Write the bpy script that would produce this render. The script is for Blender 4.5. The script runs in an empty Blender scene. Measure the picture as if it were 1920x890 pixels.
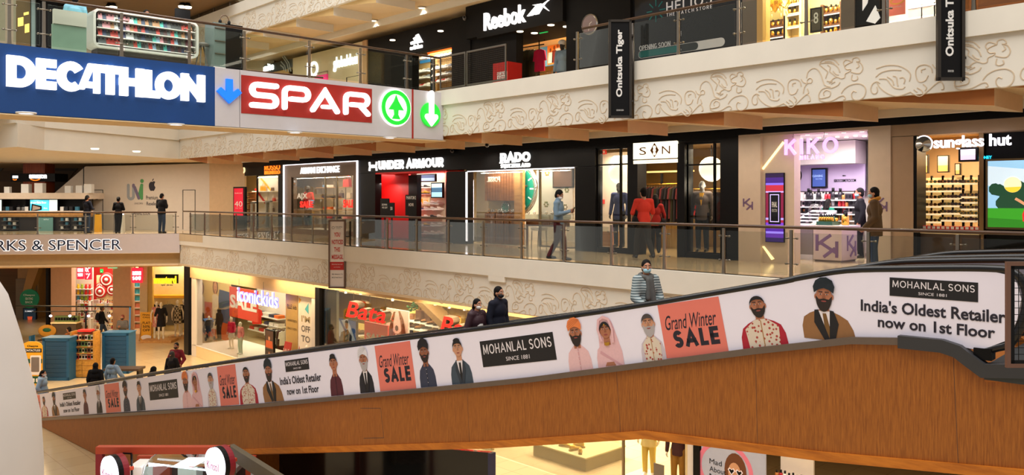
import bpy,math,random
from mathutils import Vector,Matrix
RN=random.Random(7)
sc=bpy.context.scene
COL=sc.collection
# ---------------------------------------------------------------- camera, world, exposure
TH=math.radians(43.58)
SN,CS=math.sin(TH),math.cos(TH)
EYE=Vector((0,0,1.5));FOC=1560.0
FWD=Vector((SN,CS,0));RGT=Vector((CS,-SN,0));UPV=Vector((0,0,1))
cd=bpy.data.cameras.new('camera');cam=bpy.data.objects.new('camera',cd);COL.objects.link(cam)
cam.location=EYE;cam.rotation_euler=(math.radians(90),0,-TH)
cd.sensor_width=36;cd.lens=FOC/1920*36;cd.shift_y=-(445-373)/1920
cd.clip_start=.1;cd.clip_end=300
sc.camera=cam
sc.view_settings.view_transform='Standard';sc.view_settings.look='None'
sc.view_settings.gamma=1;sc.view_settings.use_curve_mapping=False
sc.view_settings.exposure=0.0
sc.cycles.max_bounces=5;sc.cycles.diffuse_bounces=3;sc.cycles.glossy_bounces=3
sc.cycles.transparent_max_bounces=16;sc.cycles.sample_clamp_indirect=4
sc.cycles.caustics_reflective=False;sc.cycles.caustics_refractive=False
wd=bpy.data.worlds.new('mall_ambient');sc.world=wd;wd.use_nodes=True
bg=wd.node_tree.nodes['Background']
bg.inputs[0].default_value=(1.0,.95,.90,1);bg.inputs[1].default_value=.43
def area_light(name,loc,sx,sy,power,color=(1,1,1),rot=(0,0,0)):
    l=bpy.data.lights.new(name,'AREA');l.shape='RECTANGLE';l.size=sx;l.size_y=sy
    l.energy=power;l.color=color
    o=bpy.data.objects.new(name,l);o.location=loc;o.rotation_euler=rot;COL.objects.link(o)
    return o
WARM=(1,.71,.39);SOFT=(1,.87,.70);COOL=(.93,.95,1)
area_light('skylight_daylight',(3,8,22),20,44,10600,(1,.97,.94))
# ---------------------------------------------------------------- helpers
def lin(c):
    c=c/255
    return c/12.92 if c <= .04045 else ((c+.055)/1.055) ** 2.4
MATS={}
def mat(name,rgb,rough=.55,metal=0,emit=0,var=.05,scale=6,kind=None,rgb2=None,bump=0,spec=None):
    if name in MATS:return MATS[name]
    m=bpy.data.materials.new(name);m.use_nodes=True;nt=m.node_tree;N=nt.nodes;L=nt.links
    b=N['Principled BSDF'];c=[lin(x) for x in rgb]+[1]
    b.inputs['Roughness'].default_value=rough;b.inputs['Metallic'].default_value=metal
    b.inputs['Base Color'].default_value=c
    if spec is None and rough >= .79 and kind is None:spec=.2
    if spec is not None:b.inputs['Specular IOR Level'].default_value=spec
    tc=N.new('ShaderNodeTexCoord')
    if kind in ('stripes','wood','check','tiles','floral','brick','grain'):
        c2=[lin(x) for x in (rgb2 or rgb)]+[1]
        ramp=N.new('ShaderNodeMix');ramp.data_type='RGBA'
        ramp.inputs[6].default_value=c;ramp.inputs[7].default_value=c2
        mp=N.new('ShaderNodeMapping');L.new(tc.outputs['Object'],mp.inputs[0])
        if kind== 'stripes':
            t=N.new('ShaderNodeTexWave');t.bands_direction='Z';t.inputs['Scale'].default_value=scale
            t.inputs['Distortion'].default_value=1.2;L.new(mp.outputs[0],t.inputs[0]);out=t.outputs['Fac']
        elif kind in ('wood','grain'):
            mp.inputs['Scale'].default_value=(scale,scale,scale*.06) if kind== 'grain' else (scale,scale*.12,scale)
            t=N.new('ShaderNodeTexNoise');t.inputs['Scale'].default_value=3.0;t.inputs['Detail'].default_value=5
            t.inputs['Roughness'].default_value=.65
            L.new(mp.outputs[0],t.inputs[0]);rr=N.new('ShaderNodeValToRGB')
            rr.color_ramp.elements[0].position=.35;rr.color_ramp.elements[1].position=.68
            L.new(t.outputs['Fac'],rr.inputs[0]);out=rr.outputs[0]
        elif kind== 'check':
            t=N.new('ShaderNodeTexChecker');t.inputs['Scale'].default_value=scale;L.new(mp.outputs[0],t.inputs[0]);out=t.outputs['Fac']
        elif kind== 'floral':
            t=N.new('ShaderNodeTexVoronoi');t.inputs['Scale'].default_value=scale;L.new(mp.outputs[0],t.inputs[0])
            rr=N.new('ShaderNodeValToRGB');rr.color_ramp.elements[0].position=.28;rr.color_ramp.elements[1].position=.36
            rr.color_ramp.elements[0].color=(1,1,1,1);rr.color_ramp.elements[1].color=(0,0,0,1)
            L.new(t.outputs['Distance'],rr.inputs[0]);out=rr.outputs[0]
        else:
            t=N.new('ShaderNodeTexBrick');t.inputs['Scale'].default_value=scale
            t.inputs['Color1'].default_value=(0,0,0,1);t.inputs['Color2'].default_value=(.18,.18,.18,1)
            t.inputs['Mortar'].default_value=(1,1,1,1)
            if kind== 'tiles':
                t.offset=0;t.inputs['Brick Width'].default_value=.6;t.inputs['Row Height'].default_value=.6
                t.inputs['Mortar Size'].default_value=.004
            else:
                sx=N.new('ShaderNodeSeparateXYZ');cx=N.new('ShaderNodeCombineXYZ');ad=N.new('ShaderNodeMath')
                L.new(tc.outputs['Object'],sx.inputs[0]);L.new(sx.outputs[0],ad.inputs[0]);L.new(sx.outputs[1],ad.inputs[1])
                L.new(ad.outputs[0],cx.inputs[0]);L.new(sx.outputs[2],cx.inputs[1]);L.new(cx.outputs[0],mp.inputs[0])
                t.inputs['Brick Width'].default_value=.3;t.inputs['Row Height'].default_value=.1;t.inputs['Mortar Size'].default_value=.008
            L.new(mp.outputs[0],t.inputs[0]);out=t.outputs['Color']
        L.new(out,ramp.inputs[0]);L.new(ramp.outputs[2],b.inputs['Base Color'])
        if bump:
            bp=N.new('ShaderNodeBump');bp.inputs['Strength'].default_value=bump;bp.inputs['Distance'].default_value=.01
            L.new(out,bp.inputs['Height']);L.new(bp.outputs[0],b.inputs['Normal'])
    elif var:
        t=N.new('ShaderNodeTexNoise');t.inputs['Scale'].default_value=scale;t.inputs['Detail'].default_value=4
        L.new(tc.outputs['Object'],t.inputs[0])
        mr=N.new('ShaderNodeMapRange');mr.inputs[3].default_value=1-var*2;mr.inputs[4].default_value=1+var*2
        L.new(t.outputs['Fac'],mr.inputs[0])
        mx=N.new('ShaderNodeMix');mx.data_type='RGBA';mx.blend_type='MULTIPLY';mx.inputs[0].default_value=1
        mx.inputs[6].default_value=c;L.new(mr.outputs[0],mx.inputs[7]);L.new(mx.outputs[2],b.inputs['Base Color'])
        if bump:
            bp=N.new('ShaderNodeBump');bp.inputs['Strength'].default_value=bump;bp.inputs['Distance'].default_value=.01
            L.new(t.outputs['Fac'],bp.inputs['Height']);L.new(bp.outputs[0],b.inputs['Normal'])
    if emit:
        b.inputs['Emission Color'].default_value=c;b.inputs['Emission Strength'].default_value=emit
    MATS[name]=m
    return m
def glass(name,tint=(235,240,236),refl=.75):
    if name in MATS:return MATS[name]
    m=bpy.data.materials.new(name);m.use_nodes=True;nt=m.node_tree;N=nt.nodes;L=nt.links
    N.remove(N['Principled BSDF']);out=N['Material Output']
    tr=N.new('ShaderNodeBsdfTransparent');tr.inputs[0].default_value=[lin(x) for x in tint]+[1]
    gl=N.new('ShaderNodeBsdfGlossy');gl.inputs['Roughness'].default_value=.02
    fr=N.new('ShaderNodeFresnel');fr.inputs[0].default_value=1.5
    mu=N.new('ShaderNodeMath');mu.operation='MULTIPLY';mu.inputs[1].default_value=refl;L.new(fr.outputs[0],mu.inputs[0])
    mx=N.new('ShaderNodeMixShader');L.new(mu.outputs[0],mx.inputs[0]);L.new(tr.outputs[0],mx.inputs[1]);L.new(gl.outputs[0],mx.inputs[2])
    L.new(mx.outputs[0],out.inputs[0]);MATS[name]=m
    return m
class Frame:
    def __init__(s,o,u,v=(0,0,1)):
        s.o=Vector(o);s.u=Vector(u).normalized();s.v=Vector(v).normalized();s.n=s.u.cross(s.v)
    def pt(s,u,v,w=0):return s.o+s.u*u+s.v*v+s.n*w
    def px(s,x,y,w=0):
        d=FWD+RGT*((x-960)/FOC)+UPV*((373-y)/FOC)
        o=s.o+s.n*w;t=(o-EYE).dot(s.n)/d.dot(s.n);p=EYE+d*t-s.o
        return p.dot(s.u),p.dot(s.v)
    def U(s,x,w=0,y=373):return s.px(x,y,w)[0]
    def V(s,x,y,w=0):return s.px(x,y,w)[1]
    def bx(s,x0,y0,x1,y1,w=0):
        """u0,u1,v0,v1 of a picture rectangle measured on this plane: heights taken at its middle"""
        xm=(x0+x1)/2
        return s.U(x0,w),s.U(x1,w),s.V(xm,y1,w),s.V(xm,y0,w)
W=Frame((0,0,0),(1,0,0),(0,1,0))
def FX(X):return Frame((X,0,0),(0,-1,0))
def FY(Y):return Frame((0,Y,0),(1,0,0))
def FD(D):return Frame((FWD.x*D,FWD.y*D,0),RGT)
def onZ(x,y,z):
    d=FWD+RGT*((x-960)/FOC)+UPV*((373-y)/FOC);t=(z-1.5)/d.z
    return EYE+d*t
def onD(x,y,D):return EYE+(FWD+RGT*((x-960)/FOC)+UPV*((373-y)/FOC))*D
TXT={}
def text_mesh(s,bold,res=3):
    k=(s,bold,res)
    if k in TXT:return TXT[k]
    c=bpy.data.curves.new('t','FONT');c.body=s;c.size=1;c.offset=bold;c.resolution_u=res;c.fill_mode='FRONT'
    o=bpy.data.objects.new('t',c);COL.objects.link(o);bpy.context.view_layer.update()
    me=bpy.data.meshes.new_from_object(o.evaluated_get(bpy.context.evaluated_depsgraph_get()))
    vs=[(v.co.x,v.co.y) for v in me.vertices];fs=[tuple(p.vertices) for p in me.polygons]
    ec={}
    for f in fs:
        for i in range(len(f)):
            a,b=f[i],f[(i+1)%len(f)];ec[(a,b)]=1
    be=[(a,b) for a,b in ec if (b,a) not in ec]
    bpy.data.objects.remove(o);bpy.data.curves.remove(c);bpy.data.meshes.remove(me)
    xs=[v[0] for v in vs];ys=[v[1] for v in vs]
    x0,x1,y0,y1=min(xs),max(xs),min(ys),max(ys)
    TXT[k]=([((x-x0)/(x1-x0),(y-y0)/(y1-y0)) for x,y in vs],fs,be,(x1-x0)/(y1-y0))
    return TXT[k]
def arc(cx,cy,rx,ry,a0,a1,n=12):
    return [(cx+rx*math.cos(math.radians(a0+(a1-a0)*i/n)),cy+ry*math.sin(math.radians(a0+(a1-a0)*i/n))) for i in range(n+1)]
def smooth(pts,k=4):
    """Catmull-Rom through the points"""
    P=[Vector(p) for p in pts];out=[]
    for i in range(len(P)-1):
        a=P[max(i-1,0)];b=P[i];c=P[i+1];d=P[min(i+2,len(P)-1)]
        for j in range(k):
            t=j/k
            out.append(.5*((2*b)+(c-a)*t+(2*a-5*b+4*c-d)*t*t+(3*b-a-3*c+d)*t ** 3))
    out.append(P[-1])
    return [tuple(p) for p in out]
GL={
 'A':(.95,[[(0,0),(.5,1),(1,0)],[(.18,.3),(.82,.3)]]),
 'B':(.75,[[(0,0),(0,1),(.6,1)]+arc(.6,.76,.36,.24,90,-90,8)+[(0,.52),(.62,.52)]+arc(.62,.26,.38,.26,90,-90,8)+[(0,0)]]),
 'C':(.9,[arc(.5,.5,.5,.5,48,312,24)]),
 'D':(.85,[[(0,0),(0,1),(.42,1)]+arc(.42,.5,.58,.5,90,-90,16)+[(0,0)]]),
 'E':(.65,[[(1,1),(0,1),(0,0),(1,0)],[(0,.5),(.92,.5)]]),
 'F':(.62,[[(1,1),(0,1),(0,0)],[(0,.48),(.9,.48)]]),
 'G':(.92,[arc(.5,.5,.5,.5,48,350,24)+[(.6,.42)]]),
 'H':(.8,[[(0,0),(0,1)],[(1,0),(1,1)],[(0,.5),(1,.5)]]),
 'I':(.2,[[(.5,0),(.5,1)]]),
 'J':(.5,[[(1,1),(1,.3)]+arc(.5,.3,.5,.3,0,-160,8)]),
 'K':(.8,[[(0,0),(0,1)],[(.95,1),(.05,.42)],[(.35,.62),(1,0)]]),
 'L':(.6,[[(0,1),(0,0),(1,0)]]),
 'M':(1.0,[[(0,0),(.06,1)],[(.08,.97),(.5,.12),(.92,.97)],[(.94,1),(1,0)]]),
 'N':(.85,[[(0,0),(0,1)],[(.04,.97),(.96,.03)],[(1,0),(1,1)]]),
 'O':(1.0,[arc(.5,.5,.5,.5,0,360,32)]),
 'P':(.72,[[(0,0),(0,1),(.6,1)]+arc(.6,.72,.4,.28,90,-90,10)+[(0,.44)]]),
 'R':(.76,[[(0,0),(0,1),(.58,1)]+arc(.58,.72,.4,.28,90,-90,10)+[(0,.44)],[(.5,.44),(1,0)]]),
 'S':(.72,[arc(.52,.75,.46,.25,25,90,5)+arc(.5,.75,.48,.25,95,268,10)+arc(.5,.25,.5,.25,88,-90,10)+arc(.5,.25,.5,.25,-95,-155,5)]),
 'T':(.72,[[(0,1),(1,1)],[(.5,1),(.5,0)]]),
 'U':(.8,[[(0,1),(0,.38)]+arc(.5,.38,.5,.38,180,360,14)+[(1,1)]]),
 'V':(.9,[[(0,1),(.5,0),(1,1)]]),
 'W':(1.25,[[(0,1),(.26,0),(.5,.9),(.74,0),(1,1)]]),
 'X':(.85,[[(0,0),(1,1)],[(0,1),(1,0)]]),
 'Y':(.85,[[(0,1),(.5,.48),(1,1)],[(.5,.48),(.5,0)]]),
 'Z':(.75,[[(0,1),(1,1),(0,0),(1,0)]]),
}
class MB:
    def __init__(s,F=W,m=None):
        s.v=[];s.f=[];s.mi=[];s.sm=[];s.F=F;s.mats=[];s.cur=0
        if m:s.m(m)
    def m(s,mm):
        if mm not in s.mats:s.mats.append(mm)
        s.cur=s.mats.index(mm);return s
    def add(s,pts,faces,smooth=False,raw=False):
        b=len(s.v);s.v+= [Vector(p) if raw else s.F.pt(*p) for p in pts]
        for f in faces:s.f.append(tuple(i+b for i in f));s.mi.append(s.cur);s.sm.append(smooth)
        return s
    def box(s,a,b):
        x0,x1=sorted((a[0],b[0]));y0,y1=sorted((a[1],b[1]));z0,z1=sorted((a[2],b[2]))
        return s.add([(x,y,z) for x in (x0,x1) for y in (y0,y1) for z in (z0,z1)],
                     [(0,1,3,2),(4,6,7,5),(0,4,5,1),(2,3,7,6),(0,2,6,4),(1,5,7,3)])
    def rbox(s,a,b,r=.02):
        """box with chamfered edges round w"""
        x0,x1=sorted((a[0],b[0]));y0,y1=sorted((a[1],b[1]));z0,z1=sorted((a[2],b[2]))
        r=min(r,(x1-x0)/3,(y1-y0)/3)
        c=[]
        for cx,cy,a0 in ((x1-r,y1-r,0),(x0+r,y1-r,90),(x0+r,y0+r,180),(x1-r,y0+r,270)):
            c+= arc(cx,cy,r,r,a0,a0+90,3)
        return s.prism(c,z0,z1)
    def prism(s,pts,w0,w1):
        if sum(pts[i-1][0]*pts[i][1]-pts[i][0]*pts[i-1][1] for i in range(len(pts))) <0:pts=pts[::-1]
        n=len(pts);w0,w1=min(w0,w1),max(w0,w1)
        return s.add([(p[0],p[1],w0) for p in pts]+[(p[0],p[1],w1) for p in pts],
                     [tuple(range(n-1,-1,-1)),tuple(range(n,2*n))]+[(i,(i+1)%n,n+(i+1)%n,n+i) for i in range(n)])
    def flat(s,pts,w):
        if sum(pts[i-1][0]*pts[i][1]-pts[i][0]*pts[i-1][1] for i in range(len(pts))) <0:pts=pts[::-1]
        return s.add([(p[0],p[1],w) for p in pts],[tuple(range(len(pts)))])
    def disc(s,cu,cv,ru,rv,w,n=16,a0=0,a1=360):
        p=arc(cu,cv,ru,rv,a0,a1,n)
        return s.flat(p[:-1] if a1-a0== 360 else p,w)
    def ribbon(s,path,width,w0,w1=None,cap=None):
        P=[Vector((p[0],p[1])) for p in path]
        P=[p for i,p in enumerate(P) if i== 0 or (p-P[i-1]).length >1e-6]
        closed=(P[0]-P[-1]).length <1e-5
        if closed:P=P[:-1]
        n=len(P);Lp=[];Rp=[]
        for i in range(n):
            d0=(P[i]-P[i-1]) if (i >0 or closed) else (P[1]-P[0])
            d1=(P[(i+1)%n]-P[i]) if (i <n-1 or closed) else (P[-1]-P[-2])
            d0=d0.normalized();d1=d1.normalized()
            n0=Vector((-d0.y,d0.x));n1=Vector((-d1.y,d1.x));b=n0+n1
            if b.length <1e-4:b=n0
            b=b.normalized();k=1/max(.45,b.dot(n0));o=b*(width/2*k)
            Lp.append(P[i]+o);Rp.append(P[i]-o)
        if cap== 'rd' and not closed:
            for e,q in ((0,1),(n-1,n-2)):
                d=(P[e]-P[q]).normalized();a=math.degrees(math.atan2(d.y,d.x))
                c=arc(P[e].x,P[e].y,width/2,width/2,a-90,a+90,6)
                s.prism(c,w0,w1) if w1 is not None else s.flat(c,w0)
        m=n if closed else n-1
        q=[(p.x,p.y,w1 if w1 is not None else w0) for p in Lp+Rp]
        fs=[(n+i,n+(i+1)%n,(i+1)%n,i) for i in range(m)]
        if w1 is None:return s.add(q,fs)
        q+= [(p.x,p.y,w0) for p in Lp+Rp];k=2*n
        fs+= [(i,(i+1)%n,k+(i+1)%n,k+i) for i in range(m)]
        fs+= [(k+n+i,k+n+(i+1)%n,n+(i+1)%n,n+i) for i in range(m)]
        if not closed:fs+= [(0,k,k+n,n),(n-1,2*n-1,k+2*n-1,k+n-1)]
        return s.add(q,fs)
    def caps(s,text,u0,u1,v0,v1,w0,w1,t=.2,track=.12,cap=None,space=.35,slab=0):
        """capital letters as strokes of thickness t (of the height), filling u0..u1"""
        tot=sum(space if ch== ' ' else GL[ch][0]+track for ch in text)-track
        h=v1-v0;k=(u1-u0)/tot;x=u0;T=t*h
        for ch in text:
            if ch== ' ':x+= space*k;continue
            gw,st=GL[ch];gw *= k;tt=min(T,gw*.45) if ch != 'I' else T
            for pl in st:
                P=[(x+tt/2+p[0]*(gw-tt),v0+T/2+p[1]*(h-T)) for p in pl]
                if ch== 'I':P=[(x+gw/2,v0+T/2+p[1]*(h-T)) for p in pl]
                if cap != 'rd' and len(P) >= 2 and (Vector(P[0])-Vector(P[-1])).length >1e-6:   # square ends
                    for e,q in ((0,1),(-1,-2)):
                        a,b=Vector(P[e]),Vector(P[q]);d=(a-b).normalized()
                        if abs(d.x) <.2 or abs(d.y) <.2:P[e]=tuple(a+d*min(T,tt)/2)
                        elif abs(pl[e][1]) <.01 or abs(pl[e][1]-1) <.01:P[e]=tuple(a+d*min(T,tt)*.42)
                s.ribbon(P,tt if gw <h*.5 else T*.5+tt*.5,w0,w1,cap)
                if slab:
                    for e in (0,-1):
                        if pl[e][1] in (0,1) :s.box((P[e][0]-tt*slab,P[e][1]-T*.25,w0),(P[e][0]+tt*slab,P[e][1]+T*.25,w1))
            x+= gw+track*k
        return s
    def txt(s,text,u0,u1,v0,v1,w0,w1=None,bold=.0,keep=None):
        vs,fs,be,asp=text_mesh(text,bold)
        if keep:  # keep proportions; height rules, 'l','c','r' anchoring
            wd_=(v1-v0)*asp*(1 if keep is True else 1)
            um=(u0+u1)/2;u0,u1=um-wd_/2,um+wd_/2
        P=[(u0+x*(u1-u0),v0+y*(v1-v0)) for x,y in vs];n=len(P);wt=w1 if w1 is not None else w0
        s.add([(x,y,wt) for x,y in P],fs)
        if w1 is not None:
            s.add([(x,y,wt) for x,y in P]+[(x,y,w0) for x,y in P],[(b,a,n+a,n+b) for a,b in be])
        return s
    def tube(s,pts,r,n=8,raw=False,closed=False,ends=True):
        P=[Vector(p) if raw else s.F.pt(*p) for p in pts];k=len(P);rings=[];up=None
        rr=r if isinstance(r,(list,tuple)) else [r]*k
        for i in range(k):
            if closed:d=P[(i+1)%k]-P[i-1]
            else:d=P[min(i+1,k-1)]-P[max(i-1,0)]
            d=d.normalized()
            if up is None:up=d.orthogonal().normalized()
            up=(up-d*up.dot(d));up=up.normalized() if up.length >1e-5 else d.orthogonal().normalized()
            b=d.cross(up)
            rings+= [P[i]+(up*math.cos(2*math.pi*j/n)+b*math.sin(2*math.pi*j/n))*rr[i] for j in range(n)]
        fs=[]
        for i in range(k if closed else k-1):
            a=i*n;c=((i+1)%k)*n
            fs+= [(a+j,a+(j+1)%n,c+(j+1)%n,c+j) for j in range(n)]
        if ends and not closed:fs+= [tuple(range(n-1,-1,-1)),tuple(range((k-1)*n,k*n))]
        return s.add(rings,fs,n >5,True)
    def ell(s,c,r,nu=14,nv=9,rot=None,raw=False):
        pts=[];c=Vector(c)
        for i in range(nv+1):
            ph=math.pi*i/nv
            for j in range(nu):
                t=2*math.pi*j/nu
                p=Vector((r[0]*math.sin(ph)*math.cos(t),r[1]*math.sin(ph)*math.sin(t),r[2]*math.cos(ph)))
                if rot:p=rot @ p
                pts.append(c+p)
        fs=[(i*nu+j,(i+1)*nu+j,(i+1)*nu+(j+1)%nu,i*nu+(j+1)%nu) for i in range(nv) for j in range(nu)]
        return s.add(pts,fs,True,raw)
    def strip(s,cols,w0,w1):
        """plate between two outlines given column by column as (u_low, v_low, u_high, v_high)"""
        n=len(cols);pts=[(c[0],c[1],w) for w in (w1,w0) for c in cols]+[(c[2],c[3],w) for w in (w1,w0) for c in cols]
        lo1,lo0,hi1,hi0=0,n,2*n,3*n;fs=[]
        for i in range(n-1):fs+= [(lo1+i,lo1+i+1,hi1+i+1,hi1+i),(lo0+i+1,lo0+i,hi0+i,hi0+i+1),(hi1+i,hi1+i+1,hi0+i+1,hi0+i),(lo0+i,lo0+i+1,lo1+i+1,lo1+i)]
        return s.add(pts,fs+[(lo1,hi1,hi0,lo0),(lo1+n-1,lo0+n-1,hi0+n-1,hi1+n-1)])
    def lathe(s,prof,c,axis='w',n=16,sm=True,caps=True):
        """prof: (radius, height) along a local axis from point c"""
        pts=[]
        for r,h in prof:
            for j in range(n):
                a=2*math.pi*j/n;x,y=r*math.cos(a),r*math.sin(a)
                p={'w':(x,y,h),'v':(x,h,-y),'u':(h,x,y)}[axis]
                pts.append((c[0]+p[0],c[1]+p[1],c[2]+p[2]))
        k=len(prof)
        fs=[(i*n+j,i*n+(j+1)%n,(i+1)*n+(j+1)%n,(i+1)*n+j) for i in range(k-1) for j in range(n)]
        if caps and prof[0][0] >1e-4:fs.append(tuple(range(n-1,-1,-1)))
        if caps and prof[-1][0] >1e-4:fs.append(tuple(range((k-1)*n,k*n)))
        return s.add(pts,fs,sm)
    def cap(s,a,b,ra,rb,n=10):
        """tapered capsule (world or frame coordinates)"""
        a,b=Vector(a),Vector(b);d=b-a
        if d.length <1e-6:return s.ell(a,(ra,)*3)
        d.normalize();P=[];rr=[]
        for t in (-90,-60,-30,0):P.append(a+d*ra*math.sin(math.radians(t)));rr.append(max(ra*math.cos(math.radians(t)),1e-3))
        for t in (0,30,60,90):P.append(b+d*rb*math.sin(math.radians(t)));rr.append(max(rb*math.cos(math.radians(t)),1e-3))
        return s.tube(P,rr,n)
    def build(s,name,parent=None,loc=None):
        me=bpy.data.meshes.new(name)
        if parent is not None:L=WL[parent];oloc=Vector((0,0,0))
        else:
            if loc is None:
                xs=[p.x for p in s.v];ys=[p.y for p in s.v];zs=[p.z for p in s.v]
                loc=Vector(((min(xs)+max(xs))/2,(min(ys)+max(ys))/2,min(zs)))
            L=Vector(loc);oloc=L
        me.from_pydata([p-L for p in s.v],[],s.f)
        for m_ in s.mats:me.materials.append(m_)
        me.polygons.foreach_set('material_index',s.mi);me.polygons.foreach_set('use_smooth',s.sm)
        me.update();o=bpy.data.objects.new(name,me);COL.objects.link(o);o.location=oloc
        WL[o]=L
        if parent is not None:o.parent=parent
        return o
WL={}
def tag(o,label,cat,group=None,kind=None):
    if label:o['label']=label
    if cat:o['category']=cat
    if group:o['group']=group
    if kind:o['kind']=kind
    return o
def thing(name,label,cat,loc=(0,0,0),group=None):
    o=bpy.data.objects.new(name,None);COL.objects.link(o);o.location=loc;o.empty_display_size=.1;WL[o]=Vector(loc)
    return tag(o,label,cat,group)
def struct(mb,name,**k):
    o=mb.build(name,**k);o['kind']='structure';return o
def one(mb,name,label,cat,group=None,loc=None):return tag(mb.build(name,None,loc),label,cat,group)
def copy_tree(o,parent=None,M=None,label=None,group=None):
    c=o.copy();COL.objects.link(c)
    if parent is not None:c.parent=parent
    if M is not None:c.matrix_basis=M
    if label:c['label']=label
    if group:c['group']=group
    for ch in list(o.children):copy_tree(ch,c)
    return c
def put(proto,used,M,label,group=None):
    """first call moves the prototype, later calls copy it with its parts"""
    if proto not in used:
        used.add(proto);proto.matrix_basis=M;proto['label']=label
        if group:proto['group']=group
        return proto
    return copy_tree(proto,None,M,label,group)
USED=set()
ORD=['first','second','third','fourth','fifth','sixth','seventh','eighth','ninth','tenth','eleventh','twelfth','thirteenth','fourteenth','fifteenth',
       'sixteenth','seventeenth','eighteenth','nineteenth','twentieth','twenty-first','twenty-second','twenty-third','twenty-fourth','twenty-fifth','twenty-sixth','twenty-seventh','twenty-eighth','twenty-ninth','thirtieth']
def ordi(i):return ORD[i] if i <len(ORD) else '%dth' %(i+1)
def TRS(loc,rz=0,s=1,F=None):
    if F is not None:R_=Matrix((F.u,F.v,F.n)).transposed().to_4x4()   # local x,y,z -> u,v,n
    else:R_=Matrix.Rotation(rz,4,'Z')
    S_=Matrix.Diagonal((s[0],s[1],s[2],1)) if isinstance(s,tuple) else Matrix.Scale(s,4)
    return Matrix.Translation(Vector(loc)) @ R_ @ S_
# ---------------------------------------------------------------- materials
CREAM=mat('cream_paint',(226,219,204),.6,var=.03,scale=2,bump=.05)
CREAMW=mat('white_paint',(232,224,210),.6,var=.03,scale=2)
TAN=mat('tan_paint',(168,98,34),.6,var=.04)
TOOTHF=mat('peach_paint',(222,182,140),.6,var=.03)
CEIL=mat('ceiling_paint',(226,200,160),.7,var=.03)
BLACK=mat('black_panel',(15,14,15),.4,var=.1,spec=.2)
BLACKM=mat('black_matt',(17,16,17),.7,var=.1,spec=.2)
TILE=mat('beige_floor_tile',(206,182,142),.14,kind='tiles',rgb2=(150,126,92),scale=1)
TILE0=mat('warm_floor_tile',(214,190,148),.2,kind='tiles',rgb2=(168,142,104),scale=.8)
STEEL=mat('brushed_steel',(150,140,126),.3,1,var=.05)
DSTEEL=mat('dark_steel',(78,72,66),.35,.9,var=.05)
WOODRAIL=mat('brown_wood_rail',(92,62,38),.35,kind='wood',rgb2=(60,38,22),scale=5)
GLASS=glass('clear_glass',(238,240,236),.55)
GLASSG=glass('greenish_glass',(240,247,243),.5)
GLASSW=glass('shop_window_glass',(244,244,240),.5)
GLOWW=mat('white_lit_letters',(255,255,255),emit=1.25,var=0)
LAMPW=mat('lamp_diffuser',(255,236,206),emit=3,var=0)
LAMPC=mat('cool_lamp_diffuser',(238,238,255),emit=3,var=0)
WALLW=mat('warm_white_wall',(226,216,204),.7,var=.02)
WALLY=mat('warm_cream_wall',(232,210,160),.7,var=.03)
GREYP=mat('grey_panel',(120,112,106),.5)
RED=mat('red_paint',(196,28,24),.5);REDL=mat('red_lit',(240,30,22),emit=1.6,var=0)
WHITE=mat('white_plastic',(236,234,230),.4,var=.02)
WOOD=mat('walnut_wood',(150,92,44),.45,kind='wood',rgb2=(110,62,28),scale=4)
OAK=mat('oak_wood',(196,146,84),.5,kind='wood',rgb2=(168,118,62),scale=4)
# ---------------------------------------------------------------- floors
def poly_slab(name,pts,z0,z1,m):
    return struct(MB(W,m).prism([(p[0],p[1]) for p in pts],z0,z1),name)
XE,XS,X0=14.5,18.0,15.3       # slab edge, first and second floor shopfronts, ground floor shopfronts
msR,msL=Vector((14.42,36.1,0)),Vector((8.5,40.1,0))
msd=(msL-msR).normalized();msLL=msR+msd*22
poly_slab('floor',[(-30,-8),(40,-8),(40,75),(-30,75)],-5.7,-5.5,TILE0)
poly_slab('floor_first',[(XE+.1,-9),(24.5,-9),(24.5,60),(msLL.x+12,62),(msLL.x,msLL.y),(msR.x,msR.y+.1)],-.3,0,TILE)
poly_slab('floor_second',[(XE+.1,-9),(24.5,-9),(24.5,50),(XE+.1,50)],4.2,4.5,TILE)
poly_slab('ceiling_ground',[(XE+.1,-9),(26,-9),(26,60),(msLL.x+12,62),(msLL.x,msLL.y),(msR.x,msR.y+.1)],-1.38,-1.3,CEIL)
poly_slab('ceiling_first',[(XE+.1,-9),(26,-9),(26,62),(2,62),(2,42),(8,33),(XE+.1,36.5)],3.26,3.32,CEIL)
poly_slab('ceiling_second',[(XE+.1,-9),(26,-9),(26,62),(XE+.1,62)],7.82,7.9,CEIL)
poly_slab('floor_third',[(XE+.1,-9),(26,-9),(26,50),(XE+.1,50)],8.7,9.0,TILE)
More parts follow.
